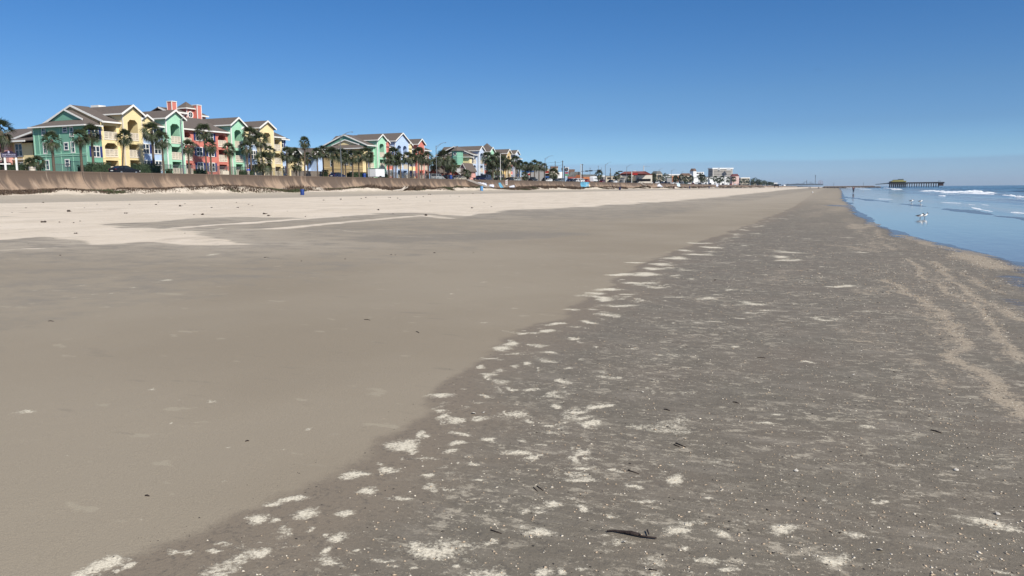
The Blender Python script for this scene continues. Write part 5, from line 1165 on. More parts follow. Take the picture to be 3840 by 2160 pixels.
def car(kind, colour, loc, rz, label, group=CARG, detail=True):
    key = (kind, colour)
    if key not in _car:
        s = SPEC[kind]; body = loft([section(*b) for b in s['body']])
        c = s['cab']; gl = loft([[(-w, y, z-.05 if i in (0, 3) else z-.06), (w, y, z-.05 if i in (0, 3) else z-.06), (w, y, .8), (-w, y, .8)] for i, (y, w, z) in enumerate(c)])
        (y0, w0, z0), (y1, w1, z1) = c[1], c[2]
        rf = MB().poly([(-w0-.02, y0-.05, z0-.07), (w0+.02, y0-.05, z0-.07), (w1+.02, y1+.05, z1-.07), (-w1-.02, y1+.05, z1-.07), (-w0+.08, y0+.1, z0), (w0-.08, y0+.1, z0), (w1-.08, y1-.1, z1), (-w1+.08, y1-.1, z1)], [(0,1,5,4),(1,2,6,5),(2,3,7,6),(3,0,4,7),(4,5,6,7)])
        for sgn in (-1, 1):
            for (a, b) in ((0, 1), (3, 2)):
                ya, wa, za = c[a]; yb, wb_, zb_ = c[b]; rf.tube([(sgn*wa, ya, za-.04), (sgn*(wb_+.01), yb, zb_-.06)], .05, 5)
            ym = (c[1][0]+c[2][0])/2-.1; rf.tube([(sgn*(c[0][1]+.02), ym, c[0][2]-.05), (sgn*(w0+.02), ym, z0-.08)], .05, 5)
            if kind in ('van',): rf.box(sgn*.95-.03, sgn*.95+.03, c[0][0]+.1, .4, 1.2, 2.0)
        ty = MB().tube([(-.11, 0, 0), (.11, 0, 0)], s['wr'], 14); rm = MB().tube([(-.12, 0, 0), (.12, 0, 0)], s['wr']*.6, 10)
        r = s['body'][0]; tl = MB().box(-.13, .13, -.02, .06, -.09, .09); hl = MB().box(-.16, .16, -.06, .03, -.07, .07)
        bp = MB().box(-.26, .26, -.02, .0, -.07, .07)
        P = CARC[colour]
        _car[key] = (body.mesh('body', P), gl.mesh('window_glass', CGL), rf.mesh('roof', P), ty.mesh('tyre', RUB), rm.mesh('rim', RIM), tl.mesh('tail_lamp', TAILR), hl.mesh('headlight', WHT), bp.mesh('number_plate', WHT), s)
    b, g, rf, ty, rm, tl, hl, bp, s = _car[key]
    t = thing({'sedan': 'parked_car', 'suv': 'sport_utility_car', 'pickup': 'pickup_truck', 'van': 'van'}[kind], label, {'sedan': 'car', 'suv': 'car', 'pickup': 'pickup truck', 'van': 'van'}[kind], loc, rz, group)
    def add(n, me, l=(0,0,0), par=t):
        o = bpy.data.objects.new(n, me); C.objects.link(o); o.parent = par; o.location = l; return o
    add('body', b); add('cabin_windows', g); add('roof', rf)
    for y in (-s['wb'], s['wb']):
        for sg in (-1, 1):
            w = add('wheel', ty, (sg*(s['body'][2][1]-.08), y, s['wr']))
            if detail: add('rim', rm, (0, 0, 0), w)
    if detail:
        hb = s['body'][1][3]-.14; 
        for sg in (-1, 1): add('tail_lamp', tl, (sg*(s['body'][1][1]-.16), s['body'][1][0]-.03, hb)); add('headlight', hl, (sg*(s['body'][-2][1]-.22), s['body'][-1][0]-.05, s['body'][-1][3]-.06))
        add('number_plate', bp, (0, s['body'][0][0]-.02, .62))
    return t
def carat(kind, colour, px, X, rz, label, **k): car(kind, colour, (X, YX(px, X, 640), k.pop('z', 4.63)), rz, label, **k)
carat('sedan', 'black', 467, -104.2, 0, 'black sedan standing at the seawall before the yellow wall')
carat('sedan', 'navy', 1265, -106, 0, 'dark blue sedan beside the board fence, left of the first tall lamp')
carat('suv', 'silver', 1640, -104, 0, 'grey sport utility car before the brick-red houses')
carat('suv', 'black', 1680, -107, 0, 'black sport utility car behind the blue drum on the road')
carat('sedan', 'beige', 1728, -106.5, rad(180), 'beige sedan at the coral-gabled small house')
carat('suv', 'grey', 1716, -109, 0, 'dark grey car half behind the beige sedan')
carat('pickup', 'navy', 1797, -107.5, 0, 'navy pickup truck left of the dark van at the stairs')
carat('van', 'navy', 1820, -106, rad(185), 'dark blue van beside the pale blue wall')
carat('sedan', 'black', 1912, -105.5, 0, 'black car left of the silver car with a white front')
carat('sedan', 'silver', 1937, -104.5, rad(180), 'silver car before the last apartments')
carat('pickup', 'black', 1998, -106, rad(180), 'black pickup truck under the tallest shop palm')
carat('suv', 'black', 2045, -105, rad(180), 'black car below the red shop sign')
carat('sedan', 'white', 2058, -103.7, rad(180), 'white car close to the seawall below the blue awning')
FARC = [(2080, 'sedan', 'black', -104.5, 'black car under the broad stout palm'), (2088, 'pickup', 'white', -109, 'white pickup truck behind the broad stout palm'), (2102, 'suv', 'grey', -106, 'grey car left of the tall sign'),
 (2136, 'suv', 'navy', -106, 'navy car right of the tall sign'), (2148, 'sedan', 'black', -104.5, 'low black car right of the navy one'), (2160, 'pickup', 'white', -107, 'white pickup truck before the brick-red restaurant'),
 (2180, 'suv', 'white', -104.5, 'large white car at the foot of the signal mast'), (2199, 'pickup', 'red', -108, 'red vehicle left of the camper'), (2258, 'suv', 'maroon', -105, 'maroon car right of the camper'),
 (2290, 'suv', 'black', -105.5, 'black car before the low building with small windows'), (2306, 'sedan', 'white', -104.5, 'white car at the left end of the red-roofed restaurant'), (2333, 'suv', 'grey', -107, 'grey car before the restaurant entrance'),
 (2361, 'sedan', 'black', -105, 'black car under the restaurant sign'), (2374, 'suv', 'black', -108, 'second black car under the restaurant sign'), (2404, 'suv', 'navy', -106, 'navy car left of the tall pale pole'),
 (2425, 'suv', 'navy', -104.5, 'navy car right of the tall pale pole'), (2438, 'suv', 'white', -106, 'white car right of the navy one at the restaurant'), (2441, 'sedan', 'white', -104, 'low white car at the end of the restaurant'),
 (2466, 'suv', 'white', -104.5, 'white car before the beige house'), (2488, 'sedan', 'navy', -106, 'dark car before the white house'), (2498, 'pickup', 'black', -104.5, 'black pickup truck under the dark awning'),
 (2508, 'sedan', 'black', -107, 'black car right of the pickup under the awning'), (2524, 'sedan', 'white', -104.5, 'white car before the brick-orange building'), (2540, 'suv', 'white', -105, 'taller white car above the pale wall mural'),
 (2559, 'van', 'grey', -106, 'grey van before the beige hall'), (2574, 'suv', 'green', -106, 'green car before the beige hall'), (2586, 'sedan', 'white', -104.5, 'white car at the right of the beige hall'),
 (2600, 'sedan', 'maroon', -104.5, 'maroon car right of the beige hall'), (2612, 'suv', 'white', -105, 'white car below the white hotel block'), (2626, 'sedan', 'black', -104.5, 'black car below the white hotel block'),
 (2638, 'van', 'white', -106, 'white van right below the white hotel block'), (2648, 'suv', 'silver', -105, 'silver car left of the hotel slab'), (2664, 'suv', 'black', -105, 'black car under the left corner of the hotel slab'),
 (2682, 'suv', 'white', -105, 'white car under the hotel slab'), (2696, 'sedan', 'grey', -105, 'grey car under the hotel slab'), (2712, 'suv', 'navy', -105, 'navy car under the middle of the hotel slab'),
 (2728, 'sedan', 'white', -105, 'white car under the right of the hotel slab'), (2742, 'sedan', 'red', -105, 'red car before the pinkish building'), (2758, 'suv', 'white', -105, 'white car right of the pinkish building'), (2776, 'suv', 'black', -105, 'black car before the mid-rise hotel'),
 (2430, 'van', 'black', -110, 'black van under the restaurant window row'), (2350, 'suv', 'black', -110, 'black car before the dark restaurant palm'), (2477, 'suv', 'black', -110, 'black car behind the white one at the beige house'), (2547, 'suv', 'black', -109, 'black car behind the taller white car'), (2620, 'suv', 'grey', -110, 'grey car in the back row below the white hotel block')]
for px, k, c_, X, lb in FARC: carat(k, c_, px, X, 0 if px % 2 else rad(180), lb, detail=px < 2320)
# camper with a rounded white shell
y = YX(2227, -106, 660); t = thing('camper', 'white camper with a tall rounded shell before the orange-brown building', 'camper', (-106, y, 4.63), group=CARG)
sec = [section(a, w, z0, z1, .3) for a, w, z0, z1 in ((-3.6, .95, .7, 2.6), (-3.4, 1.15, .6, 3.1), (1.6, 1.15, .6, 3.2), (2.0, 1.05, .7, 3.0), (2.1, .95, .6, 1.9), (3.6, .9, .6, 1.4))]
loft(sec).build('body', CARC['white'], t, world=False); MB().box(-1.18, 1.18, -2.6, -1.2, 1.7, 2.4).box(-.8, .8, 2.02, 2.2, 1.9, 2.6).box(-1.18, 1.18, -.2, 1.1, 1.7, 2.4).build('windows', CGL, t, world=False)
for yy_ in (-2.2, 2.4):
    for sg in (-1, 1): MB().tube([(sg*1.0-.1, yy_, .42), (sg*1.0+.1, yy_, .42)], .42, 12).build('wheel', RUB, t, world=False)
# white box trailer
y = YX(1411, -104.5, 640); t = thing('cargo_trailer', 'white box trailer parked between a blue street drum and the iron fence', 'trailer', (-104.5, y, 4.63))
MB().box(-1.1, 1.1, -2.1, 2.1, .55, 2.55).build('box', CARC['white'], t, world=False); MB().box(-1.13, 1.13, -2.13, 2.13, 2.46, 2.6).box(-1.13, 1.13, -2.13, 2.13, .5, .6).box(-.75, -.68, -2.14, -2.1, .6, 2.4).build('edge_trim', METAL, t, world=False)
for sg in (-1, 1): MB().tube([(sg*1.15-.1, 0, .33), (sg*1.15+.1, 0, .33)], .33, 12).build('wheel', RUB, t, world=False); MB().box(sg*1.12-.2 if sg > 0 else -1.3, 1.3 if sg > 0 else -.9, -.5, .5, .68, .76).build('mudguard', DKM, t, world=False)
MB().tube([(0, 2.1, .5), (0, 3.2, .5)], .06, 6).build('drawbar', DKM, t, world=False)

# ------------------------------------------------------------------ lamps, poles, signals
def lamp(px, pytop, X, arm_px, arm_py, label, group='tall street lamps with curved arms along the shore road'):
    p = onX(px, pytop, X); a = onX(arm_px, arm_py, X); t = thing('street_lamp', label, 'street lamp', (X, p.y, 4.6), group=group)
    MB().tube([(X, p.y, 4.5), (X, p.y, p.z)], [.14, .08], 8).build('pole', METAL, t)
    L = a.y-p.y; pts = [(X, p.y+L*f, p.z-.35+(a.z-p.z+.35)*math.sin(f*math.pi/2)) for f in (0, .25, .5, .75, .92)]
    m = MB().tube(pts, .045, 6); m.tube([(X, p.y, p.z-1.1), (X, p.y+L*.3, p.z-.25+(a.z-p.z)*.3), (X, p.y+L*.6, pts[2][2]+.18)], .035, 6); m.build('arm', METAL, t)
    MB().ell((X, p.y+L*.96, a.z-.02), (.16, .45, .09), 8, 5).build('lamp_head', METAL, t)
lamp(1275, 506, -103.3, 1322, 495, 'first tall curved lamp, before the tan end wall'); lamp(1635, 546, -103.3, 1672, 535, 'second tall curved lamp, above the grey sport utility car')
lamp(2044, 592, -103.3, 2073, 584, 'third curved lamp, by the store with the red sign'); lamp(2270, 616, -103.3, 2292, 608, 'curved lamp between camper and red-roofed restaurant')
lamp(2350, 624, -103.3, 2371, 617, 'curved lamp rising behind the red restaurant roof'); lamp(2413, 622, -104.5, 2436, 624, 'curved lamp beside the tall pale pole')
lamp(2471, 636, -103.3, 2487, 631, 'thin curved lamp over the beige house'); lamp(2518, 638, -103.3, 2534, 634, 'thin curved lamp over the brick-orange building'); lamp(2557, 644, -103.3, 2564, 642, 'thin curved lamp over the beige hall')
lamp(676, 450, -104.5, 696, 430, 'tall thin lamp before the first green gable'); lamp(2720, 652, -103.3, 2712, 648, 'far lamp before the hotel slab')
lamp(2150, 646, -104, 2156, 645, 'short double-headed lamp before the brick-red restaurant')
def pole(name, px, pytop, X, r, mt, label, cat='pole', group=None, arms=()):
    p = onX(px, pytop, X); t = thing(name, label, cat, (X, p.y, 4.6), group=group)
    MB().tube([(X, p.y, 4.5), (X, p.y, p.z)], [r, r*.8], 8).build('shaft', mt, t)
    for (dz, L) in arms: MB().box(X-.06, X+.06, p.y-L, p.y+L, p.z-dz-.08, p.z-dz+.08).build('crossarm', mt, t)
    return t, p
PGp = 'utility poles and bare posts along the road'
pole('bare_pole', 1876, 576, -104.5, .13, POLEW, 'bare pale pole standing before the dense palm clump', group=PGp)
t, pA = pole('utility_pole', 2110, 602, -110, .2, WOODP, 'tall dark utility pole left of the tall sign', 'utility pole', PGp, ((.4, .9),)); MB().tube([(-110.3, pA.y, pA.z-4.4), (-110.3, pA.y, pA.z-3.2)], .3, 8).build('transformer', METAL, t)
t, pB = pole('utility_pole', 2082, 605, -112, .16, WOODP, 'shorter dark utility pole above the beige store', 'utility pole', PGp, ((.3, .8),))
t, pC = pole('utility_pole', 2184, 615, -111, .2, WOODP, 'utility pole with raised crossarms beside the signal mast', 'utility pole', PGp, ((.2, 1.6),))
t, pD = pole('utility_pole', 2289, 630, -111, .2, WOODP, 'short utility pole with two drums left of the red-roofed restaurant', 'utility pole', PGp, ((1, .8),))
for dy in (-.5, .5): MB().tube([(-111, pD.y+dy, pD.z-4), (-111, pD.y+dy, pD.z-2.8)], .32, 8).build('transformer', METAL, t)
pole('bare_pole', 2414, 621, -103.6, .24, POLEW, 'thick pale pole before the red-roofed restaurant', group=PGp)
pole('bare_pole', 2718, 658, -103.6, .3, POLEW, 'pale pole before the right part of the hotel slab', group=PGp)
for px, py in ((2498, 649), (2256, 628), (2213, 630), (2244, 622), (2421, 640)):
    pole('bare_pole', px, py, -109, .10, METAL, {2498: 'thin pole above the white house', 2256: 'thin pole with banners right of the lone palm', 2213: 'thin lot light behind the signals', 2244: 'thin lot light right of the signals', 2421: 'thin antenna pole behind the red restaurant roof'}[px], group=PGp, arms=((.1, 1.3),) if px in (2213, 2244) else ())
# wires between the utility poles
m = MB(); qs = onX(1900, 615, -112)
for (P, Q, dz) in ((pB, pA, .3), (qs, pB, .3), (qs, pB, 1.6), (pB, pA, 1.7)):
    pts = [tuple(P.lerp(Q, i/8)+Vector((0, 0, -dz-1.2*4*(i/8)*(1-i/8)*.3))) for i in range(9)]; m.tube(pts, .035, 4)
tag(m.build('overhead_wires', DKM), 'sagging overhead wires between the utility poles', 'wires')
# traffic signals
p = onX(2178, 615, -104); t = thing('traffic_signal', 'pale signal mast with a long arm carrying dark traffic lights', 'traffic signal', (-104, p.y, 4.6))
MB().tube([(-104, p.y, 4.5), (-104, p.y, p.z)], [.2, .14], 8).build('mast', POLEW, t)
e = onX(2250, 638, -104); e0 = onX(2178, 643, -104); s_ = Vector((-104, p.y, e0.z)); en = onY(2250, 638, p.y); MB().tube([tuple(s_), tuple(en)], [.11, .06], 6).build('arm', METAL, t)
for f in (.30, .52, .96):
    c = s_.lerp(en, f); MB().box(c.x-(.55 if f < .4 else .9), c.x+.8, c.y-.12, c.y+.12, c.z-.25, c.z+.25).build('signal_head', DKM, t)
c = onY(2326, 643, p.y+70); t = thing('traffic_signal', 'separate dark signal head left of the red restaurant roof', 'traffic signal', (c.x, c.y, 4.6)); MB().box(c.x-1.2, c.x+1.2, c.y-.12, c.y+.12, c.z-.3, c.z+.3).build('signal_head', DKM, t)
MB().tube([(c.x-1.0, c.y, c.z), (c.x-1.0, c.y+60, c.z+.5)], .06, 5).build('arm', METAL, t)
# white mast with cabinet at the restaurant corner
p = onX(2369, 643, -103.6); t = thing('signal_mast', 'pale signal mast with a short arm before the red restaurant sign', 'traffic signal', (-103.6, p.y, 4.6))
MB().tube([(-103.6, p.y, 4.5), (-103.6, p.y, p.z)], .22, 8).build('mast', POLEW, t); a = onY(2390, 641, p.y); MB().tube([(-103.6, p.y, p.z), (a.x, p.y, a.z)], .09, 6).build('arm', METAL, t); MB().box(a.x-2.2, a.x-.6, p.y-.1, p.y+.1, a.z-.2, a.z+.2).build('signal_head', WHW, t)
p = onX(2336, 668, -106); t = thing('utility_cabinet', 'teal-grey cabinet by the restaurant', 'cabinet', (-106, p.y, 4.6)); MB().box(-107.5, -105.5, p.y, p.y+3, 4.6, p.z).build('case', GRYW, t); MB().box(-107.7, -105.3, p.y-.2, p.y+3.2, p.z, p.z+.15).build('lid', METAL, t)

# ------------------------------------------------------------------ signs
def text_mesh(s, size, name, mt, parent, loc, rot, ext=.02, sx=1.0):
    cu = bpy.data.curves.new('tmp', 'FONT'); cu.body = s; cu.size = size; cu.extrude = ext; cu.align_x = 'CENTER'; cu.align_y = 'CENTER'; cu.offset = size*.02
    o = bpy.data.objects.new('tmp', cu); C.objects.link(o); bpy.context.view_layer.update()
    me = bpy.data.meshes.new_from_object(o.evaluated_get(bpy.context.evaluated_depsgraph_get())); bpy.data.objects.remove(o)
    me.materials.clear(); me.materials.append(mt); q = bpy.data.objects.new(name, me); C.objects.link(q); q.parent = parent; q.location = loc; q.rotation_euler = rot; q.scale = (sx, 1, 1); return q
p0 = onX(9, 590, -106.3); p1 = onX(60, 590, -106.3); cY = (p0.y+p1.y)/2
t = thing('roadside_sign', 'purple roadside sign reading DRIFTWOOD on white posts', 'sign', (-106.3, cY, 4.6), rad(38))
hw = (p1.y-p0.y)/2*.86+.15; zt, zb = onX(33, 566, -106.3).z-4.6, onX(33, 591, -106.3).z-4.6
bd = [(-hw, zb), (hw, zb), (hw, zb+(zt-zb)*.62), (hw*.9, zb+(zt-zb)*.72), (hw*.62, zb+(zt-zb)*.72), (hw*.42, zb+(zt-zb)*.93), (hw*.15, zt), (-hw*.15, zt), (-hw*.42, zb+(zt-zb)*.93), (-hw*.62, zb+(zt-zb)*.72), (-hw*.9, zb+(zt-zb)*.72), (-hw, zb+(zt-zb)*.62)]
MB().prism([(x, -.08, z) for x, z in bd], (0, .16, 0)).build('sign_board', PURP, t, world=False)
text_mesh('DRIFTWOOD', (zt-zb)*.34, 'lettering', LET, t, (0, -.10, zb+(zt-zb)*.42), (rad(90), 0, 0), sx=hw*1.8/((zt-zb)*.34*6.4))
MB().box(-hw*.88, -hw*.15, -.1, -.081, zb+(zt-zb)*.17, zb+(zt-zb)*.22).box(-hw*.1, hw*.88, -.1, -.081, zb+(zt-zb)*.17, zb+(zt-zb)*.205).box(-hw*.8, hw*.88, -.1, -.081, zb+(zt-zb)*.07, zb+(zt-zb)*.1).build('small_print', LET, t, world=False)
m = MB().ell((0, -.10, zb+(zt-zb)*.80), (.12, .03, .20), 8, 6); m.build('emblem', LET, t, world=False)
for x in (-hw*.55, hw*.85): MB().box(x-.11, x+.11, -.11, .11, -.1, zb).build('post', WHT, t, world=False)
MB().box(-hw*1.2, hw*.1, -.05, .05, zb-.95, zb-.8).build('crossbar', WHT, t, world=False)
# tall shop sign with round emblem
A_ = onY(2118, 627, 370); B_ = onY(2131, 643, 370); t = thing('pylon_sign', 'tall pole sign with a dark round emblem over red, green and white panels', 'sign', (A_.x, 370, 4.6))
MB().box(A_.x, B_.x+.2, 369.8, 370.2, B_.z, A_.z).build('sign_panel', WHW, t)
cx, cz = (A_.x+B_.x)/2+.1, (A_.z+B_.z)/2-.1
m = MB(); ring(m, (cx, 369.76, cz), .5, .88, 'y', n=18, th=.06); m.tube([(cx-.38, 369.72, cz+.35), (cx, 369.72, cz-.4), (cx+.38, 369.72, cz+.35)], .10, 5); m.tube([(cx, 369.72, cz-.1), (cx, 369.72, cz+.2)], .09, 5); m.build('emblem', DKM, t)
for (a, b, mt) in ((645.5, 651.5, REDW), (653.5, 659, mat('lime_panel', (.12, .38, .03), .6)), (661, 666.5, WHW)):
    P0 = onY(2118, a, 370).z; P1 = onY(2118, b, 370).z; MB().box(A_.x+.2, B_.x-.1, 369.85, 370.15, P1, P0).build('sign_panel', mt, t)
MB().box(A_.x-.35, A_.x-.02, 369.8, 370.2, 4.5, A_.z+.6).build('post', DKM, t)
def beach_sign(px, pyb, pyt, h, label, w=.5, ph=1.4, yoff=0):
    p = onB(px, pyb); X = p.x; t = thing('beach_sign', label, 'sign', (X, p.y, bz(X, p.y))); zt_ = onY(px, pyt, p.y).z
    MB().tube([(X, p.y, bz(X, p.y)-.3), (X, p.y, zt_-.2)], .05, 6).build('post', METAL, t)
    MB().box(X-w/2, X+w/2, p.y-.10, p.y-.06, zt_-ph, zt_).build('board', WHT, t); MB().box(X-w/2+.07, X+w/2-.07, p.y-.104, p.y-.1, zt_-ph*.45, zt_-ph*.3).build('warning_bar', REDW, t)
pz = None
y = YX(1900, -92, 700); t = thing('beach_sign', 'tall narrow white notice board on a post before the seawall', 'sign', (-92, y, bz(-92, y)))
zt_, zm_ = onX(1899, 675, -92).z, onX(1899, 694, -92).z
MB().tube([(-92, y, bz(-92, y)-.3), (-92, y, zt_-.1)], .05, 6).build('post', METAL, t); MB().box(-92.35, -91.65, y-.10, y-.06, zm_, zt_).build('board', WHT, t); MB().box(-92.25, -91.75, y-.105, y-.1, zm_+.9, zm_+1.1).box(-92.25, -91.75, y-.105, y-.1, zm_+.45, zm_+.6).build('printed_bar', mat('faded_red_print', (.5, .2, .2), .7), t)
p = onX(1720, 632, -103.5); t = thing('road_sign', 'small white road sign at the brick-red houses', 'sign', (-103.5, p.y, 4.6)); MB().tube([(-103.5, p.y, 4.6), (-103.5, p.y, p.z)], .05, 6).build('post', METAL, t); MB().box(-104, -102.9, p.y-.1, p.y-.05, p.z-1.0, p.z).build('board', WHT, t)

# ------------------------------------------------------------------ drums
def drum(loc, label, mt=None, s=1.0, group='drums used as litter bins'):
    t = thing('litter_drum', label, 'drum', loc, group=group); m = MB(); R_ = .30*s; H_ = .92*s; n = 18
    zs = [(0, .97), (.03, 1), (.30, 1), (.33, 1.05), (.36, 1), (.62, 1), (.65, 1.05), (.68, 1), (.96, 1), (1, 1.04)]
    m.v = [(R_*r*math.cos(2*math.pi*k/n), R_*r*math.sin(2*math.pi*k/n), H_*z) for z, r in zs for k in range(n)]+[(R_*.92*math.cos(2*math.pi*k/n), R_*.92*math.sin(2*math.pi*k/n), H_*z) for z in (1, .35) for k in range(n)]
    m.f = [(i*n+k, i*n+(k+1) % n, (i+1)*n+(k+1) % n, (i+1)*n+k) for i in range(len(zs)+1) for k in range(n)]+[tuple(len(zs)*n+n+k for k in range(n))]
    m.build('shell', mt or DRUMB, t, world=False, smooth=True); return t
def drum_px(px, py, X, label, mt=None, s=1.0): y = YX(px, X, py); drum((X, y, bz(X, y)-.03), label, mt, s)
drum_px(1133, 712, -84.5, 'blue plastic drum alone on the sand below the seawall', s=1.12); drum_px(1806, 710, -88, 'faded pale blue drum at the foot of the stairs', DRUML, 1.4)
drum_px(2324, 702, -86, 'dark blue drum on the sand below the restaurant', mat('navy_drum', (.01, .012, .06), .6), 1.5)
for i, (px, py, lb) in enumerate([(2527, 702, 'first dark drum past the pale mural'), (2586, 701, 'dark drum below the beige hall'), (2621, 700, 'dark drum below the white hotel block'), (2659, 700, 'dark drum below the hotel slab left corner'), (2712, 699, 'dark drum below the hotel slab'), (2740, 699, 'dark drum below the pinkish building'), (2780, 698, 'last dark drum towards the pavilion')]):
    drum_px(px, py, -88, lb, mat('navy_drum', 0) if i % 2 else mat('rust_drum', (.05, .02, .015), .8), 1.7)
drum((-103, YX(1366, -103, 650), 4.74), 'blue drum on the pavement left of the white trailer', s=1.3); drum((-102.8, YX(1690, -102.8, 650), 4.74), 'blue drum on the pavement before the brick-red houses', s=1.45)
# cream barrel planter
y = YX(120, -104.5, 625); t = thing('barrel_planter', 'cream barrel planter between two low palms at the seawall', 'planter', (-104.5, y, 4.63))
m = MB(); m.tube([(0,0,0), (0,0,.45), (0,0,.95)], [.32, .42, .46], 12); m.build('barrel', CRM, t, world=False); m = MB(); [m.tube([(0,0,z), (0,0,z+.05)], r, 12) for z, r in ((.22, .40), (.6, .45), (.86, .47))]; m.build('hoop', BRN, t, world=False)
g = MB(); [frond_mesh(g, (math.cos(i*2.4), math.sin(i*2.4), .6), .35, .45, .2) for i in range(9)]; g.xf(Matrix.Translation((0, 0, .95))); g.build('plant', FROND, t, world=False)

# ------------------------------------------------------------------ stairs down the wall, murals
def stairs(pxt, pyt, pxb, pyb, label):
    """a straight flight running out from the wall top down to the sand"""
    Y0 = onX(pxt, pyt, -98).y; e = onY(pxb, pyb, Y0); X1 = e.x; zb = bz(X1, Y0)-.1; W_ = 2.1
    t = thing('seawall_stairs', label, 'stairs', (-94, Y0, 1.0)); n = 24; m = MB(); L = X1+98.2
    for i in range(n):
        xa = -98.2+L*i/n; m.box(xa, xa+L/n, Y0+.2, Y0+W_-.2, .4, 4.74+(zb-4.74)*(i+.6)/n)
    m.build('steps', CONC, t)
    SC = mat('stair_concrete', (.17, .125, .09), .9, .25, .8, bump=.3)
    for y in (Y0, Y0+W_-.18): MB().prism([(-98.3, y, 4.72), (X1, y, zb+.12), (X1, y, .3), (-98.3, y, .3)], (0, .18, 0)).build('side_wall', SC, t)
    for y in (Y0-.06, Y0+W_-.24): MB().prism([(-98.6, y, 5.02), (X1+.3, y, zb+.38), (X1+.3, y, zb+.10), (-98.6, y, 4.70)], (0, .30, 0)).build('side_parapet', CONC, t)
    h = MB(); yh = Y0+W_-.1; h.tube([(-98.3, yh, 5.75), (X1, yh, zb+1.1)], .06, 6)
    for f in (0, .25, .5, .75, 1): h.tube([(-98.3+(X1+98.3)*f, yh, 4.8+(zb-4.8)*f), (-98.3+(X1+98.3)*f, yh, 5.75+(zb+1.1-5.75)*f)], .045, 6)
    h.build('handrail', DKM, t)
stairs(1752, 670, 1826, 714, 'concrete stairs with a diagonal parapet down the seawall, left of the white paint')
stairs(2402, 686, 2436, 707, 'far concrete stairs down the seawall below the restaurant')
def mural(pts, mt, name, label=None, parent=None, out=.03):
    """thin coat of paint following the curved wall"""
    m = MB(); 
    for (pa, pb_) in pts:       # quads in px given as (top-left, top-right, bottom-right, bottom-left) resolved on the wall
        pass
    return m
def wall_y(px, py):
    X = -97.5
    for _ in range(6):
        p = onX(px, py, X); t_ = min(1, max(0, (4.72-p.z)/3.9)); X = -98+4.6*t_**2.3
    return p.y, p.z
def paint(poly, mt, name, label, cat='painting', group='paintings on the seawall'):
    P = [wall_y(*p) for p in poly]; ys_ = [p[0] for p in P]; zs_ = [p[1] for p in P]; m = MB(); N = 26; M_ = 14
    y0, y1, z0_, z1_ = min(ys_), max(ys_), min(zs_), max(zs_)
    def inside(y, z):
        c = False; j = len(P)-1
        for i in range(len(P)):
            if (P[i][1] > z) != (P[j][1] > z) and y < (P[j][0]-P[i][0])*(z-P[i][1])/(P[j][1]-P[i][1])+P[i][0]: c = not c
            j = i
        return c
    for i in range(N):
        for k in range(M_):
            a, b = y0+(y1-y0)*i/N, y0+(y1-y0)*(i+1)/N; c, d = z0_+(z1_-z0_)*k/M_, z0_+(z1_-z0_)*(k+1)/M_
            if inside((a+b)/2, (c+d)/2): m.poly([wall_pt(a, c), wall_pt(b, c), wall_pt(b, d), wall_pt(a, d)], [(0,1,2,3)])
    o = m.build(name, mt); tag(o, label, cat, group); return o
PWH = mat('white_wall_paint', (.55, .56, .62), .8, .3, 1.0, stretch=(1, 1.5, .2)); PAQ = mat('aqua_wall_paint', (.09, .28, .40), .8, .4, .5); PAQ2 = mat('pale_aqua_paint', (.50, .62, .66), .8, .2, .5); PSAN = mat('sand_wall_paint', (.62, .50, .34), .8, .2, .5)
paint([(1787, 683), (1824, 686), (1841, 711), (1812, 711)], PWH, 'wall_painting', 'large white painted patch beside the stairs')
paint([(1833, 692), (1852, 692), (1861, 712), (1844, 712)], PWH, 'wall_painting', 'smaller white painted patch left of the blue one')
paint([(1870, 686), (1876, 684), (1881, 692), (1888, 702), (1884, 705), (1878, 704), (1872, 697)], PAQ, 'wall_painting', 'light blue rounded painted shape on the seawall')
paint([(1908, 699), (1928, 694), (1931, 702), (1912, 704)], PWH, 'wall_painting', 'faint white painted marks right of the notice board')
paint([(2178, 683), (2210, 683), (2212, 702), (2182, 702)], PAQ, 'wall_painting', 'bright aqua mural below the signal mast')
paint([(2202, 690), (2212, 688), (2217, 702), (2194, 703)], PSAN, 'wall_painting', 'sand-coloured right corner of the aqua mural') if False else None
paint([(2200, 691), (2209, 689), (2216, 701), (2196, 702)], PSAN, 'wall_painting', 'sand-coloured painted corner beside the aqua mural')
paint([(2538, 688), (2550, 688), (2552, 699), (2542, 699)], PAQ2, 'wall_painting', 'pale aqua mural below the taller white car')
paint([(2465, 694), (2474, 688), (2486, 700), (2466, 699)], PWH, 'wall_painting', 'white mural below the beige house'); paint([(2686, 689), (2694, 689), (2696, 700), (2688, 700)], PWH, 'wall_painting', 'far pale mural below the hotel slab')

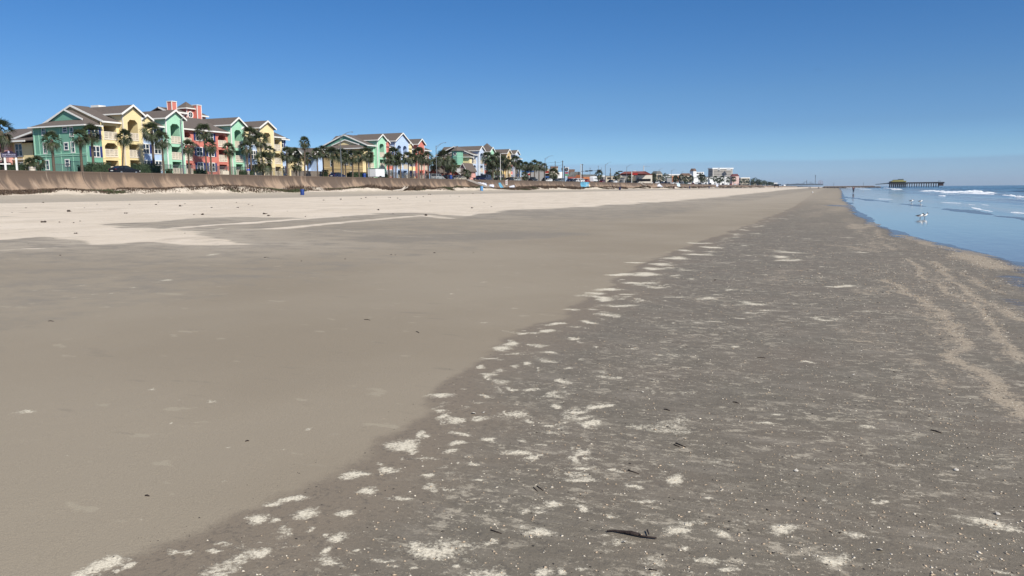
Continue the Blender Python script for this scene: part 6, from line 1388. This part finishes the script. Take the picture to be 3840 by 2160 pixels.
# ------------------------------------------------------------------ vegetation below the wall
VB = mat('dry_beach_scrub', (.075, .048, .030), .9, .4, 2); VG = mat('green_beach_creeper', (.036, .052, .014), .8, .4, 2)
def scrub(name, label, mt, n, f, hmax, seed):
    g = np.random.default_rng(seed); vs = []; 
    Y = 55+np.exp(g.uniform(0, 1, n*6)*math.log(18))*0; Y = 55*np.exp(g.uniform(0, 1, n*6)*math.log(1200/55)); X = g.uniform(-95.6, -87.8, n*6)
    d = f(X, Y); keep = g.uniform(0, 1, n*6) < d; X = X[keep][:n]; Y = Y[keep][:n]; Z = beach_z(X, Y); k = len(X)
    s = (np.clip(Y/200, .6, 3))
    hgt_ = hmax(X, Y)*g.uniform(.3, 1.15, k)*(.45+1.1*fbm(X*1.2, Y*1.1, seed+500, 3))
    a = g.uniform(0, 6.28, k); w = .085*s*g.uniform(.7, 1.7, k); dx = np.cos(a)*w; dy = np.sin(a)*w; ox = g.normal(0, .18, k)*s; oy = g.normal(0, .22, k)*s
    P = np.stack([np.stack([X-dx, Y-dy, Z-.03], -1), np.stack([X+dx, Y+dy, Z-.03], -1), np.stack([X+ox, Y+oy, Z+hgt_], -1)], 1).reshape(-1, 3)
    me = bpy.data.meshes.new(name); me.vertices.add(len(P)); me.vertices.foreach_set('co', P.astype(np.float32).ravel()); me.loops.add(k*3); me.loops.foreach_set('vertex_index', np.arange(k*3, dtype=np.int32))
    me.polygons.add(k); me.polygons.foreach_set('loop_start', np.arange(0, k*3, 3, dtype=np.int32)); me.polygons.foreach_set('loop_total', np.full(k, 3, np.int32)); me.materials.append(mt); me.update(calc_edges=True)
    o = bpy.data.objects.new(name, me); C.objects.link(o); tag(o, label, 'plants', kind='stuff')
def cover(X, Y):
    q = fbm(Y*.045, X*.05, 201, 3); q2 = fbm(Y*.4, X*.6, 203, 3)
    edge = -87.9-2.0*(1-sstep(.35, .6, q))-.9*(1-q2)
    return sstep(0, -.8, X-edge)*sstep(.28, .42, q2*.6+q*.45)*(.45+.55*(q2 > .42))
scrub('dry_scrub', 'brown dry scrub growing along the foot of the seawall', VB, 60000, cover, lambda X, Y:   .22+.6*sstep(.48, .66, fbm(Y*.06, X*.05+4, 207, 3))*sstep(95, 110, Y), 1)
scrub('green_creeper', 'green creeper patches along the foot of the seawall', VG, 26000, lambda X, Y: cover(X, Y)*sstep(.60, .70, fbm(Y*.14, X*.2, 211, 3)), lambda X, Y: .30+0*X, 2)

# ------------------------------------------------------------------ driftwood, debris
BLEACH = mat('bleached_wood', (.40, .35, .29), .9, .25, 3, bump=.5); STICK = mat('wet_dark_wood', (.020, .011, .008), .85, .3, 6, bump=.5); DEB = mat('dark_debris', (.06, .045, .035), .95, .3, 8)
def driftlog():
    X = -89.2; Pq = [onX(px, py, X) for px, py in ((1472, 717), (1490, 716), (1506, 714), (1512, 709), (1516, 703), (1520, 699))]
    for i, p in enumerate(Pq): p.z = max(p.z, bz(X, p.y)+.10)
    t = thing('driftwood_log', 'large bleached driftwood log lying at the dune foot with a raised end', 'driftwood', (X, Pq[0].y, bz(X, Pq[0].y)))
    MB().tube(Pq, [.10, .26, .33, .27, .20, .10], 10).build('log', BLEACH, t, smooth=True)
    MB().tube([Pq[3], Pq[3]+Vector((.2, 1.6, .35)), Pq[3]+Vector((0, 2.3, .9))], [.16, .1, .03], 7).tube([Pq[4], Pq[4]+Vector((.1, -.5, .5))], [.1, .03], 6).build('branch', BLEACH, t, smooth=True)
driftlog()
def stick(pts, rs, label, mt=STICK, group=None, name='stick', cat='stick', lift=.01):
    P = [onB(*p) for p in pts]
    rs = [r*.62 for r in rs]
    for p, r in zip(P, rs): p.z = bz(p.x, p.y)+r*.5
    o = MB().tube(P, rs, 7).build(name, mt, smooth=True); tag(o, label, cat, group); return o
st = thing('broken_branch', 'dark broken branch beside the large pale crust near the bottom edge', 'branch', tuple(onB(2365, 2005)))
P = [onB(*p) for p in ((2276, 1997), (2298, 1995), (2330, 2001), (2365, 2007), (2396, 2014), (2404, 2017), (2462, 2024))]
for p, r in zip(P, (.004, .004, .006, .009, .008, .005, .005)): p.z = bz(p.x, p.y)+r+.004
MB().tube(P[:5], [.004, .005, .007, .010, .009], 8).build('bark', STICK, st, smooth=True); MB().tube(P[4:], [.007, .005, .004], 8).build('tip', STICK, st, smooth=True)
P = [onB(*p) for p in ((2427, 1996), (2433, 2013))]
for p in P: p.z = bz(p.x, p.y)+.012
MB().tube(P, [.004, .003], 6).build('twig', STICK, st)
SG = 'thin dark twigs scattered on the wet sand'
S2 = lambda x, y: (1400+x/2.1467, 1600+y/2.1467)
for a, b, r, lb in (((2420, 148), (2465, 165), .007, 'left twig of the side by side pair in the middle right of the wet sand'), ((2435, 136), (2515, 168), .008, 'right twig of the side by side pair in the middle right of the wet sand'), ((2050, 350), (2138, 378), .006, 'twig at the end of a thin pale streak'),
        ((1290, 490), (1322, 520), .005, 'short left twig of the slanted pair at bottom centre'), ((1318, 480), (1368, 515), .006, 'longer right twig of the slanted pair at bottom centre'), ((945, 830), (1032, 858), .006, 'lone dark twig between the bottom crusts'), ((2220, 1150), (2285, 1158), .006, 'small twig near the bottom edge right of the branch')):
    stick([S2(*a), S2(*b)], [r, r*.7], lb, group=SG)
for (x0, y0, x1, y1, lb) in ((3490, 1620, 3530, 1632, 'curved dark twig on the smooth grey sand at right'), (2748, 1511, 2770, 1516, 'thin twig in the upper middle of the wet sand'), (2490, 1535, 2512, 1541, 'thin twig left in the upper wet sand'), (2840, 1343, 2870, 1345, 'long thin twig lying level on the grey sand'), (1365, 1199, 1388, 1201, 'small dark stick alone on the smooth tan sand'), (180, 1205, 202, 1206, 'small dark stick at the left on the tan sand'), (544, 1860, 560, 1862, 'tiny curved stick low on the tan sand'), (990, 966, 1010, 965, 'small arched stick on the tan sand below the pale spit'), (920, 1655, 934, 1653, 'tiny stick left of the damp line'), (1560, 1245, 1572, 1250, 'short stick near the middle of the tan sand')):
    stick([(x0, y0), ((x0+x1)/2, (y0+y1)/2-1), (x1, y1)], [.006, .009, .005], lb, group='dark sticks lying on the open sand')
# seaweed and wood clumps on the pale sand
random.seed(5); DG = 'small dark clumps of debris strewn over the pale sand'
LM = [(0, 'the purple sign'), (150, 'the green end wall'), (330, 'the corner of the green end wall'), (400, 'the first yellow balconies'), (470, 'the black sedan'), (540, 'the first blue wall'), (640, 'the first green gable'), (720, 'the coral wall'), (860, 'the second green gable'), (950, 'the second yellow gable'), (1070, 'the end of the first building'), (1135, 'the blue drum on the sand'), (1220, 'the board fence'), (1300, 'the tan end wall'), (1420, 'the white trailer'), (1500, 'the bleached driftwood log'), (1600, 'the end of the second building'), (1680, 'the brick-red houses'), (1780, 'the concrete stairs'), (1900, 'the white notice board')]
_used = {}
def clump(px, py, w, label=None, group=DG, dark=True):
    if label is None:
        lm = min(LM, key=lambda q: abs(q[0]-px))[1]; row = 'just below the track' if py < 765 else 'in the upper sand' if py < 800 else 'in mid sand' if py < 845 else 'low on the sand'
        sz = 'tiny' if w < 6 else 'small' if w < 10 else 'larger'
        label = sz+' dark debris '+row+' beneath '+lm
        if label in _used: label = ('another '+label) if _used[label] == 1 else ('one more '+label); _used[label.replace('another ', '').replace('one more ', '')] += 1
        else: _used[label] = 1
    p = onB(px, py); s = w*(p-Vector((0, 0, ZC))).length/F; p.z = bz(p.x, p.y); m = MB()
    for i in range(3):
        a = random.uniform(-1, 1)*s*.4; m.ell((a, random.uniform(-.3, .3)*s, .06*s+s*.08), (s*random.uniform(.15, .3), s*random.uniform(.12, .22), s*random.uniform(.1, .22)), 6, 4)
    for i in range(3): a = random.uniform(0, 6.28); m.tube([(0, 0, .1*s), (math.cos(a)*s*.55, math.sin(a)*s*.5, s*random.uniform(.02, .25))], [s*.04, s*.015], 4)
    o = bpy.data.objects.new('debris_clump', m.mesh('debris_clump', DEB)); C.objects.link(o); o.location = p; o.rotation_euler[2] = random.uniform(0, 6.28); tag(o, label, 'debris', group)
Q6 = lambda x, y: (x/2.683, 640+y/2.683); Q7 = lambda x, y: (900+x/2.683, 680+y/2.683)
for x, y, w in ((430, 322, 10), (120, 424, 6), (1567, 345, 11), (975, 340, 6), (1595, 318, 7), (1305, 340, 8), (440, 520, 22), (600, 518, 10), (735, 526, 10), (805, 508, 10), (760, 636, 16), (536, 688, 5), (1858, 632, 8), (690, 415, 24), (1270, 432, 14), (2030, 445, 22), (2390, 375, 14), (2130, 375, 10), (1825, 362, 18), (2500, 342, 7), (350, 272, 8), (265, 378, 8), (850, 376, 6), (1860, 335, 8), (2380, 325, 8), (1945, 445, 10), (608, 856, 9), (2216, 753, 5), (285, 738, 4), (712, 720, 4)): clump(*Q6(x, y), w*.8)
for x, y, w in ((1015, 183, 14), (1222, 175, 10), (1265, 165, 10), (1505, 166, 10), (1590, 172, 10), (1775, 162, 7), (1845, 158, 10), (845, 192, 12), (87, 235, 6), (122, 249, 6), (250, 330, 22), (290, 348, 20), (1388, 290, 18), (1540, 326, 8), (2330, 270, 16), (2535, 257, 10), (2117, 150, 6), (2205, 157, 7), (2345, 126, 8), (2425, 126, 5), (1908, 135, 12), (1608, 187, 6), (1370, 163, 6), (1500, 189, 5), (1870, 345, 24), (213, 438, 6), (1045, 362, 6), (1910, 203, 9), (2455, 215, 6), (475, 302, 6), (660, 355, 10), (1520, 740, 10), (1560, 742, 8), (1955, 722, 12), (2350, 720, 8), (1055, 783, 10), (620, 802, 8), (250, 768, 12)): clump(*Q7(x, y), w*.8)
# lone dark lump on the wet sand and the larger white shells
clump(3355, 1400, 9, 'single dark lump on the wet sand at right of centre', 'odd dark lumps on the wet sand'); clump(2680, 1052, 12, 'dark lump near the upper damp line', 'odd dark lumps on the wet sand'); clump(3150, 2003, 12, 'dark lump in the lower right wet sand', 'odd dark lumps on the wet sand')
SHW = mat('white_shell', (.50, .46, .39), .5, .08)
def shell(px, py, w, label):
    p = onB(px, py); s = .72*w*(p-Vector((0, 0, ZC))).length/F; m = MB(); n = 12
    m.v = [(0, -s*.5, .01)]+[(s*.5*r*math.sin(a), s*(-.5+r*.9*math.cos(a*.9)), s*.22*math.sin(math.pi*min(1, r))+(.0 if i % 2 else s*.03)) for r in (.35, .7, 1.0) for i, a in enumerate(np.linspace(-1.2, 1.2, n))]
    m.f = [(0, 1+i, 2+i) for i in range(n-1)]+[(1+r*n+i, 1+(r+1)*n+i, 2+(r+1)*n+i, 2+r*n+i) for r in (0, 1) for i in range(n-1)]
    o = bpy.data.objects.new('seashell', m.mesh('seashell', SHW)); C.objects.link(o); o.location = (p.x, p.y, bz(p.x, p.y)+.004); o.rotation_euler = (0, 0, px % 6); tag(o, label, 'seashell', 'larger white shells on the wet sand')
for px, py, w, lb in ((1776, 1552, 26, 'opened white shell near the damp line'), (1814, 1549, 16, 'tilted white shell right of the opened one'), (2448, 1426, 18, 'round white shell in the middle of the wet sand'), (2411, 1470, 14, 'white shell below the round one'), (2985, 1772, 24, 'bright white shell at right of centre'), (3585, 1773, 24, 'flat white shell fragment at the right'), (2340, 2034, 22, 'pale shell just below the dark branch'), (3300, 2070, 26, 'curled white shell near the bottom right'), (3425, 2020, 12, 'small oval shell above the curled one'), (3742, 1940, 24, 'elongated white shell at the right edge of the sand'), (3200, 1410, 14, 'white shell among the grey streaks')): shell(px, py, w, lb)

# ---- scattered shell fragments and grit as real pieces
def scatter(name, label, mt, n, dens, smin, smax, seed, flat=.45, rmin=2.4, rmax=30):
    g = np.random.default_rng(seed); N = n*8
    r = rmin*np.exp(g.uniform(0, 1, N)*math.log(rmax/rmin)); a = np.radians(g.uniform(-60, 14, N)); X = r*np.sin(a); Y = r*np.cos(a)
    keep = g.uniform(0, 1, N) < dens(X, Y); X = X[keep][:n]; Y = Y[keep][:n]; k = len(X); Z = beach_z(X, Y)
    rr_ = np.hypot(X, Y); s = (g.uniform(0, 1, k)**3.5*(smax-smin)+smin)*.72; s = s*np.clip(rr_/8, 1, 1.9)
    base = np.array([(1,0,0), (0,1,0), (-1,0,0), (0,-1,0), (0,0,1), (0,0,-1)], float); F_ = np.array([(0,1,4), (1,2,4), (2,3,4), (3,0,4), (1,0,5), (2,1,5), (3,2,5), (0,3,5)])
    V = base[None]*g.uniform(.5, 1.3, (k, 6, 1)); V[:, :, 2] *= flat; V[:, :, 0] *= g.uniform(.6, 1.6, (k, 1)); th = g.uniform(0, 6.28, k); c, s_2 = np.cos(th)[:, None], np.sin(th)[:, None]
    vx = V[:, :, 0]*c-V[:, :, 1]*s_2; vy = V[:, :, 0]*s_2+V[:, :, 1]*c; V = np.stack([vx*s[:, None]+X[:, None], vy*s[:, None]+Y[:, None], V[:, :, 2]*s[:, None]+Z[:, None]+.12*s[:, None]], -1)
    idx = (F_[None]+np.arange(k)[:, None, None]*6).reshape(-1).astype(np.int32)
    me = bpy.data.meshes.new(name); me.vertices.add(k*6); me.vertices.foreach_set('co', V.reshape(-1).astype(np.float32)); me.loops.add(len(idx)); me.loops.foreach_set('vertex_index', idx)
    me.polygons.add(k*8); me.polygons.foreach_set('loop_start', np.arange(0, k*24, 3, dtype=np.int32)); me.polygons.foreach_set('loop_total', np.full(k*8, 3, np.int32)); me.materials.append(mt); me.update(calc_edges=True)
    o = bpy.data.objects.new(name, me); C.objects.link(o); tag(o, label, 'shell grit' if 'shell' in name else 'grit', kind='stuff')
def dwet(X, Y):
    w = X-cv(WETB, Y); rdist = np.hypot(X, Y)
    d = .10*sstep(.0, 1.2, w)+.42*sstep(1.5, 5.5, w)*np.clip(fbm(X*1.1, Y*1.1, 301, 3)*3-1.0, 0, 1.3)
    for Pq, w1 in SHB: d = d+1.6*sstep(w1*1.6, w1*.2, seg_dist(X, Y, Pq))
    smooth = sstep(.45, .25, seg_dist(X, Y, pw([(3700, 1300), (3800, 1450), (3900, 1600)])))
    return np.clip(d*(X < cv(EDGE, Y)-.35)*(1-.85*smooth), 0, 1)*(w > -.05)
SHB = [(pw(P), w0) for P, w0, st in BANDS if st >= .7]
scatter('shell_grit', 'scattered white and tan shell fragments on the wet sand', mat('grit_shell', (.60, .53, .42), .6, .35, 25), 12000, dwet, .0025, .013, 401)
scatter('tan_shell_grit', 'scattered tan shell fragments on the wet sand', mat('tan_shell', (.42, .32, .22), .7, .3, 9), 14000, dwet, .003, .014, 402)
scatter('dark_grit', 'scattered dark grit on the wet sand', mat('dark_grit', (.03, .025, .022), .8, .3, 9), 4200, dwet, .003, .012, 403)
lineP = [tuple((cv(WETB, np.array([y]))[0], y)) for y in np.geomspace(2, 30, 40)]
scatter('damp_line_grit', 'dark specks lying along the edge of the damp sand', mat('dark_grit', 0), 900, lambda X, Y: sstep(.35, .05, seg_dist(X, Y, lineP)), .003, .009, 404)

# ------------------------------------------------------------------ people and birds
def skin_body(name, joints, edges, mt, parent, sub=2):
    me = bpy.data.meshes.new(name); me.from_pydata([j[0] for j in joints], edges, []); o = bpy.data.objects.new(name, me); C.objects.link(o)
    o.modifiers.new('skin', 'SKIN'); me.skin_vertices  # layer is made by the modifier
    return o
def body_mesh(name, joints, edges, mt, parent):
    """one continuous surface grown along a skeleton"""
    me = bpy.data.meshes.new(name); me.from_pydata([j[0] for j in joints], edges, [])
    o = bpy.data.objects.new(name, me); C.objects.link(o)
    bm_ = None
    import bmesh
    bm = bmesh.new(); bm.from_mesh(me); lay = bm.verts.layers.skin.verify()
    for v, j in zip(bm.verts, joints): v[lay].radius = (j[1], j[2] if len(j) > 2 else j[1]); v[lay].use_root = (v.index == 0)
    bm.to_mesh(me); bm.free()
    o.modifiers.new('skin', 'SKIN').branch_smoothing = .3; s = o.modifiers.new('sub', 'SUBSURF'); s.levels = 1; s.render_levels = 1
    bpy.context.view_layer.update(); dg = bpy.context.evaluated_depsgraph_get(); m2 = bpy.data.meshes.new_from_object(o.evaluated_get(dg)); m2.name = name
    o.modifiers.clear(); o.data = m2; m2.materials.clear(); m2.materials.append(mt); m2.polygons.foreach_set('use_smooth', [True]*len(m2.polygons)); o.parent = parent; return o
def person(loc, rz, label, top, legs, hair, walk=.18, h=1.7, group=None, bare=True):
    t = thing('person', label, 'person', loc, rz, group); k = h/1.75
    J = lambda x, y, z, r, r2=None: ((x*k, y*k, z*k), r*k, (r2 or r)*k)
    w = walk
    j = [J(0, 0, .95, .13, .10), J(0, 0, 1.12, .115, .085), J(0, .01, 1.33, .135, .10), J(0, 0, 1.46, .07), J(0, .01, 1.56, .055), J(0, .03, 1.64, .085, .10), J(0, .02, 1.72, .06, .075),
         J(-.09, 0, .90, .09), J(-.10, w*.6, .50, .06), J(-.10, w*.2, .10, .04), J(-.10, w*.2+.14, .04, .03),
         J(.09, 0, .90, .09), J(.10, -w*.2, .50, .06), J(.10, -w, .14, .04), J(.10, -w+.12, .05, .03),
         J(-.18, 0, 1.41, .055), J(-.24, -.05, 1.15, .04), J(-.25, .04, .92, .03), J(-.25, .07, .82, .025),
         J(.18, 0, 1.41, .055), J(.24, -.02, 1.15, .04), J(.24, .10, .94, .03), J(.24, .14, .85, .025)]
    e = [(0,1),(1,2),(2,3),(3,4),(4,5),(5,6),(0,7),(7,8),(8,9),(9,10),(0,11),(11,12),(12,13),(13,14),(2,15),(15,16),(16,17),(17,18),(2,19),(19,20),(20,21),(21,22)]
    body_mesh('body', j, e, SKIN, t)
    G = lambda idx, g: [(j[i][0], j[i][1]+g, j[i][2]+g) for i in idx]
    body_mesh('jacket', G((0,1,2,15,16,17,19,20,21), .022), [(0,1),(1,2),(2,3),(3,4),(4,5),(2,6),(6,7),(7,8)], top, t)
    jj = G((0,7,8,9,11,12,13), .018); body_mesh('trousers', jj if not bare else jj, [(0,1),(1,2),(2,3),(0,4),(4,5),(5,6)], legs, t)
    m = MB().ell((0, .0, 1.69*k), (.10*k, .115*k, .11*k), 10, 6); m.build('hair', hair, t, world=False, smooth=True); return t
JB = mat('blue_jacket', (.02, .08, .42), .7); JM = mat('maroon_jacket', (.07, .015, .05), .8, .3, 8); NAV = mat('dark_trousers', (.012, .012, .03), .85); KHA = mat('pale_trousers', (.45, .40, .34), .85); HB = mat('dark_hair', (.02, .012, .01), .8); BLK = mat('black_cloth', (.015, .014, .018), .85)
y = YX(931, -102.6, 630); person((-102.6, y, 4.74), rad(-150), 'woman in a bright blue jacket walking on the seawall, seen from behind', JB, KHA, HB, h=1.7)
p = onZ(3200, 724, .02); person((p.x, p.y, .0), rad(0), 'person in a maroon jacket and dark trousers walking away along the waterline', JM, NAV, HB, walk=.12, h=1.75)
for px, py, rz, lb in ((3034, 702, 20, 'left one of two tiny dark walkers far down the beach'), (3039, 702, -10, 'right one of two tiny dark walkers far down the beach'), (3071, 703, 5, 'tiny dark walker below the ferris wheel'), (3068, 702.5, 90, 'tiny pale walker beside the dark one below the ferris wheel')):
    p = onY(px, py, 700 if px < 3050 else 640); person((p.x, p.y, bz(p.x, p.y)), rad(rz), lb, BLK if px != 3068 else JM, NAV, HB, h=1.75, group='tiny walkers far down the beach')
GW = mat('gull_white', (.78, .78, .76), .7, .04); GD = mat('gull_dark_wing', (.025, .025, .03), .7, .1); GB = mat('gull_black_head', (.01, .01, .012), .7); GL = mat('gull_leg', (.05, .02, .02), .6)
GG = 'gulls standing in the shallow water'
def gull(loc, rz, label, s=1.0, hood=True, pitch=0):
    t = thing('gull', label, 'gull', loc, rz, GG); L = .20*s
    j = [((0, 0, .16*s), .062*s, .066*s), ((0, .09*s, .19*s), .052*s, .056*s), ((0, .135*s, .235*s), .033*s, .035*s), ((0, .155*s, .275*s), .034*s, .034*s), ((0, -.10*s, .15*s), .042*s, .045*s), ((0, -.19*s, .14*s), .018*s, .022*s)]
    body_mesh('body', j, [(0,1),(1,2),(2,3),(0,4),(4,5)], GW, t)
    for sg in (-1, 1):
        w = MB(); pts = [(sg*.045*s, .06*s, .205*s), (sg*.062*s, -.02*s, .185*s), (sg*.04*s, -.16*s, .165*s), (sg*.01*s, -.30*s, .145*s), (sg*.02*s, -.15*s, .205*s), (sg*.03*s, 0, .225*s)]
        w.poly(pts+[(p[0]+sg*.012*s, p[1], p[2]+.004) for p in pts], [(0,1,2,3,4,5), (6,7,8,9,10,11)]+[(i, (i+1)%6, (i+1)%6+6, i+6) for i in range(6)]); w.build('wing', GD, t, world=False)
        MB().tube([(sg*.022*s, .01*s, .11*s), (sg*.022*s, .0, .0)], .006*s, 5).poly([(sg*.022*s-.012*s, -.005, .003), (sg*.022*s+.012*s, -.005, .003), (sg*.022*s, .04*s, .003)], [(0,1,2)]).build('leg', GL, t, world=False)
    if hood: MB().ell((0, .158*s, .283*s), (.036*s, .042*s, .036*s), 10, 6).build('hood', GB, t, world=False, smooth=True)
    MB().tube([(0, .185*s, .28*s), (0, .235*s, .268*s)], [.011*s, .004*s], 6).build('beak', GB, t, world=False)
def gull_px(px, pyfoot, rz, s, label, hood=True): p = onZ(px, pyfoot, .0); gull((p.x, p.y, .0), rz, label, s, hood)
gull_px(3450, 820, rad(-68), .9, 'nearer left gull of the close pair, dark wings and head low'); gull_px(3467, 818.5, rad(-62), .9, 'nearer right gull of the close pair, with a black hood')
gull_px(3418, 760, rad(-60), 1.1, 'farther left gull with a black head'); gull_px(3452, 762, rad(-50), 1.15, 'farther right gull with a white head', False)
gull_px(3237, 719, rad(-30), 1.2, 'far white gull right of the maroon-jacketed walker', False)
p = onB(3047, 724); tt = thing('gull', 'small pale gull resting on the damp sand far off', 'gull', (p.x, p.y, bz(p.x, p.y)), group=GG)
MB().ell((0, 0, .16), (.16, .22, .14), 10, 6).ell((.02, .16, .30), (.07, .08, .07), 8, 5).build('body', GW, tt, world=False, smooth=True); MB().ell((-.10, -.10, .10), (.12, .2, .09), 8, 5).build('wing', GD, tt, world=False)
for px, py, s, lb in ((3060, 261, 1.0, 'left dark bird gliding high in the sky'), (3077, 264.5, .85, 'right dark bird gliding high in the sky')):
    p = ray(px, py).normalized()*190+Vector((0, 0, ZC)); t = thing('flying_bird', lb, 'bird', tuple(p), rad(20), 'birds gliding in the sky')
    MB().ell((0, 0, 0), (.07*s, .22*s, .07*s), 8, 5).build('body', GD, t, world=False)
    for sg in (-1, 1): MB().poly([(0, .08*s, .02), (sg*.28*s, .10*s, (.16 if sg > 0 else -.12)*s), (sg*.6*s, -.05*s, (.30 if sg > 0 else -.22)*s), (sg*.26*s, -.04*s, (.14 if sg > 0 else -.13)*s), (0, -.08*s, .01)], [(0,1,2,3,4)]).build('wing', GD, t, world=False)

# ------------------------------------------------------------------ air
hz = bpy.data.materials.new('haze_air'); hz.use_nodes = True; hn = hz.node_tree.nodes; hn.remove(hn['Principled BSDF'])
pv = hn.new('ShaderNodeVolumePrincipled'); pv.inputs['Color'].default_value = (.80, .88, 1, 1); pv.inputs['Density'].default_value = .000045; pv.inputs['Anisotropy'].default_value = .2
hz.node_tree.links.new(pv.outputs[0], hn['Material Output'].inputs['Volume'])
hb = MB().box(-9500, 9500, -400, 9500, -6, 75).build('haze', hz, world=False); tag(hb, 'thin blue sea haze between here and the far amusement pier', 'haze', kind='stuff')
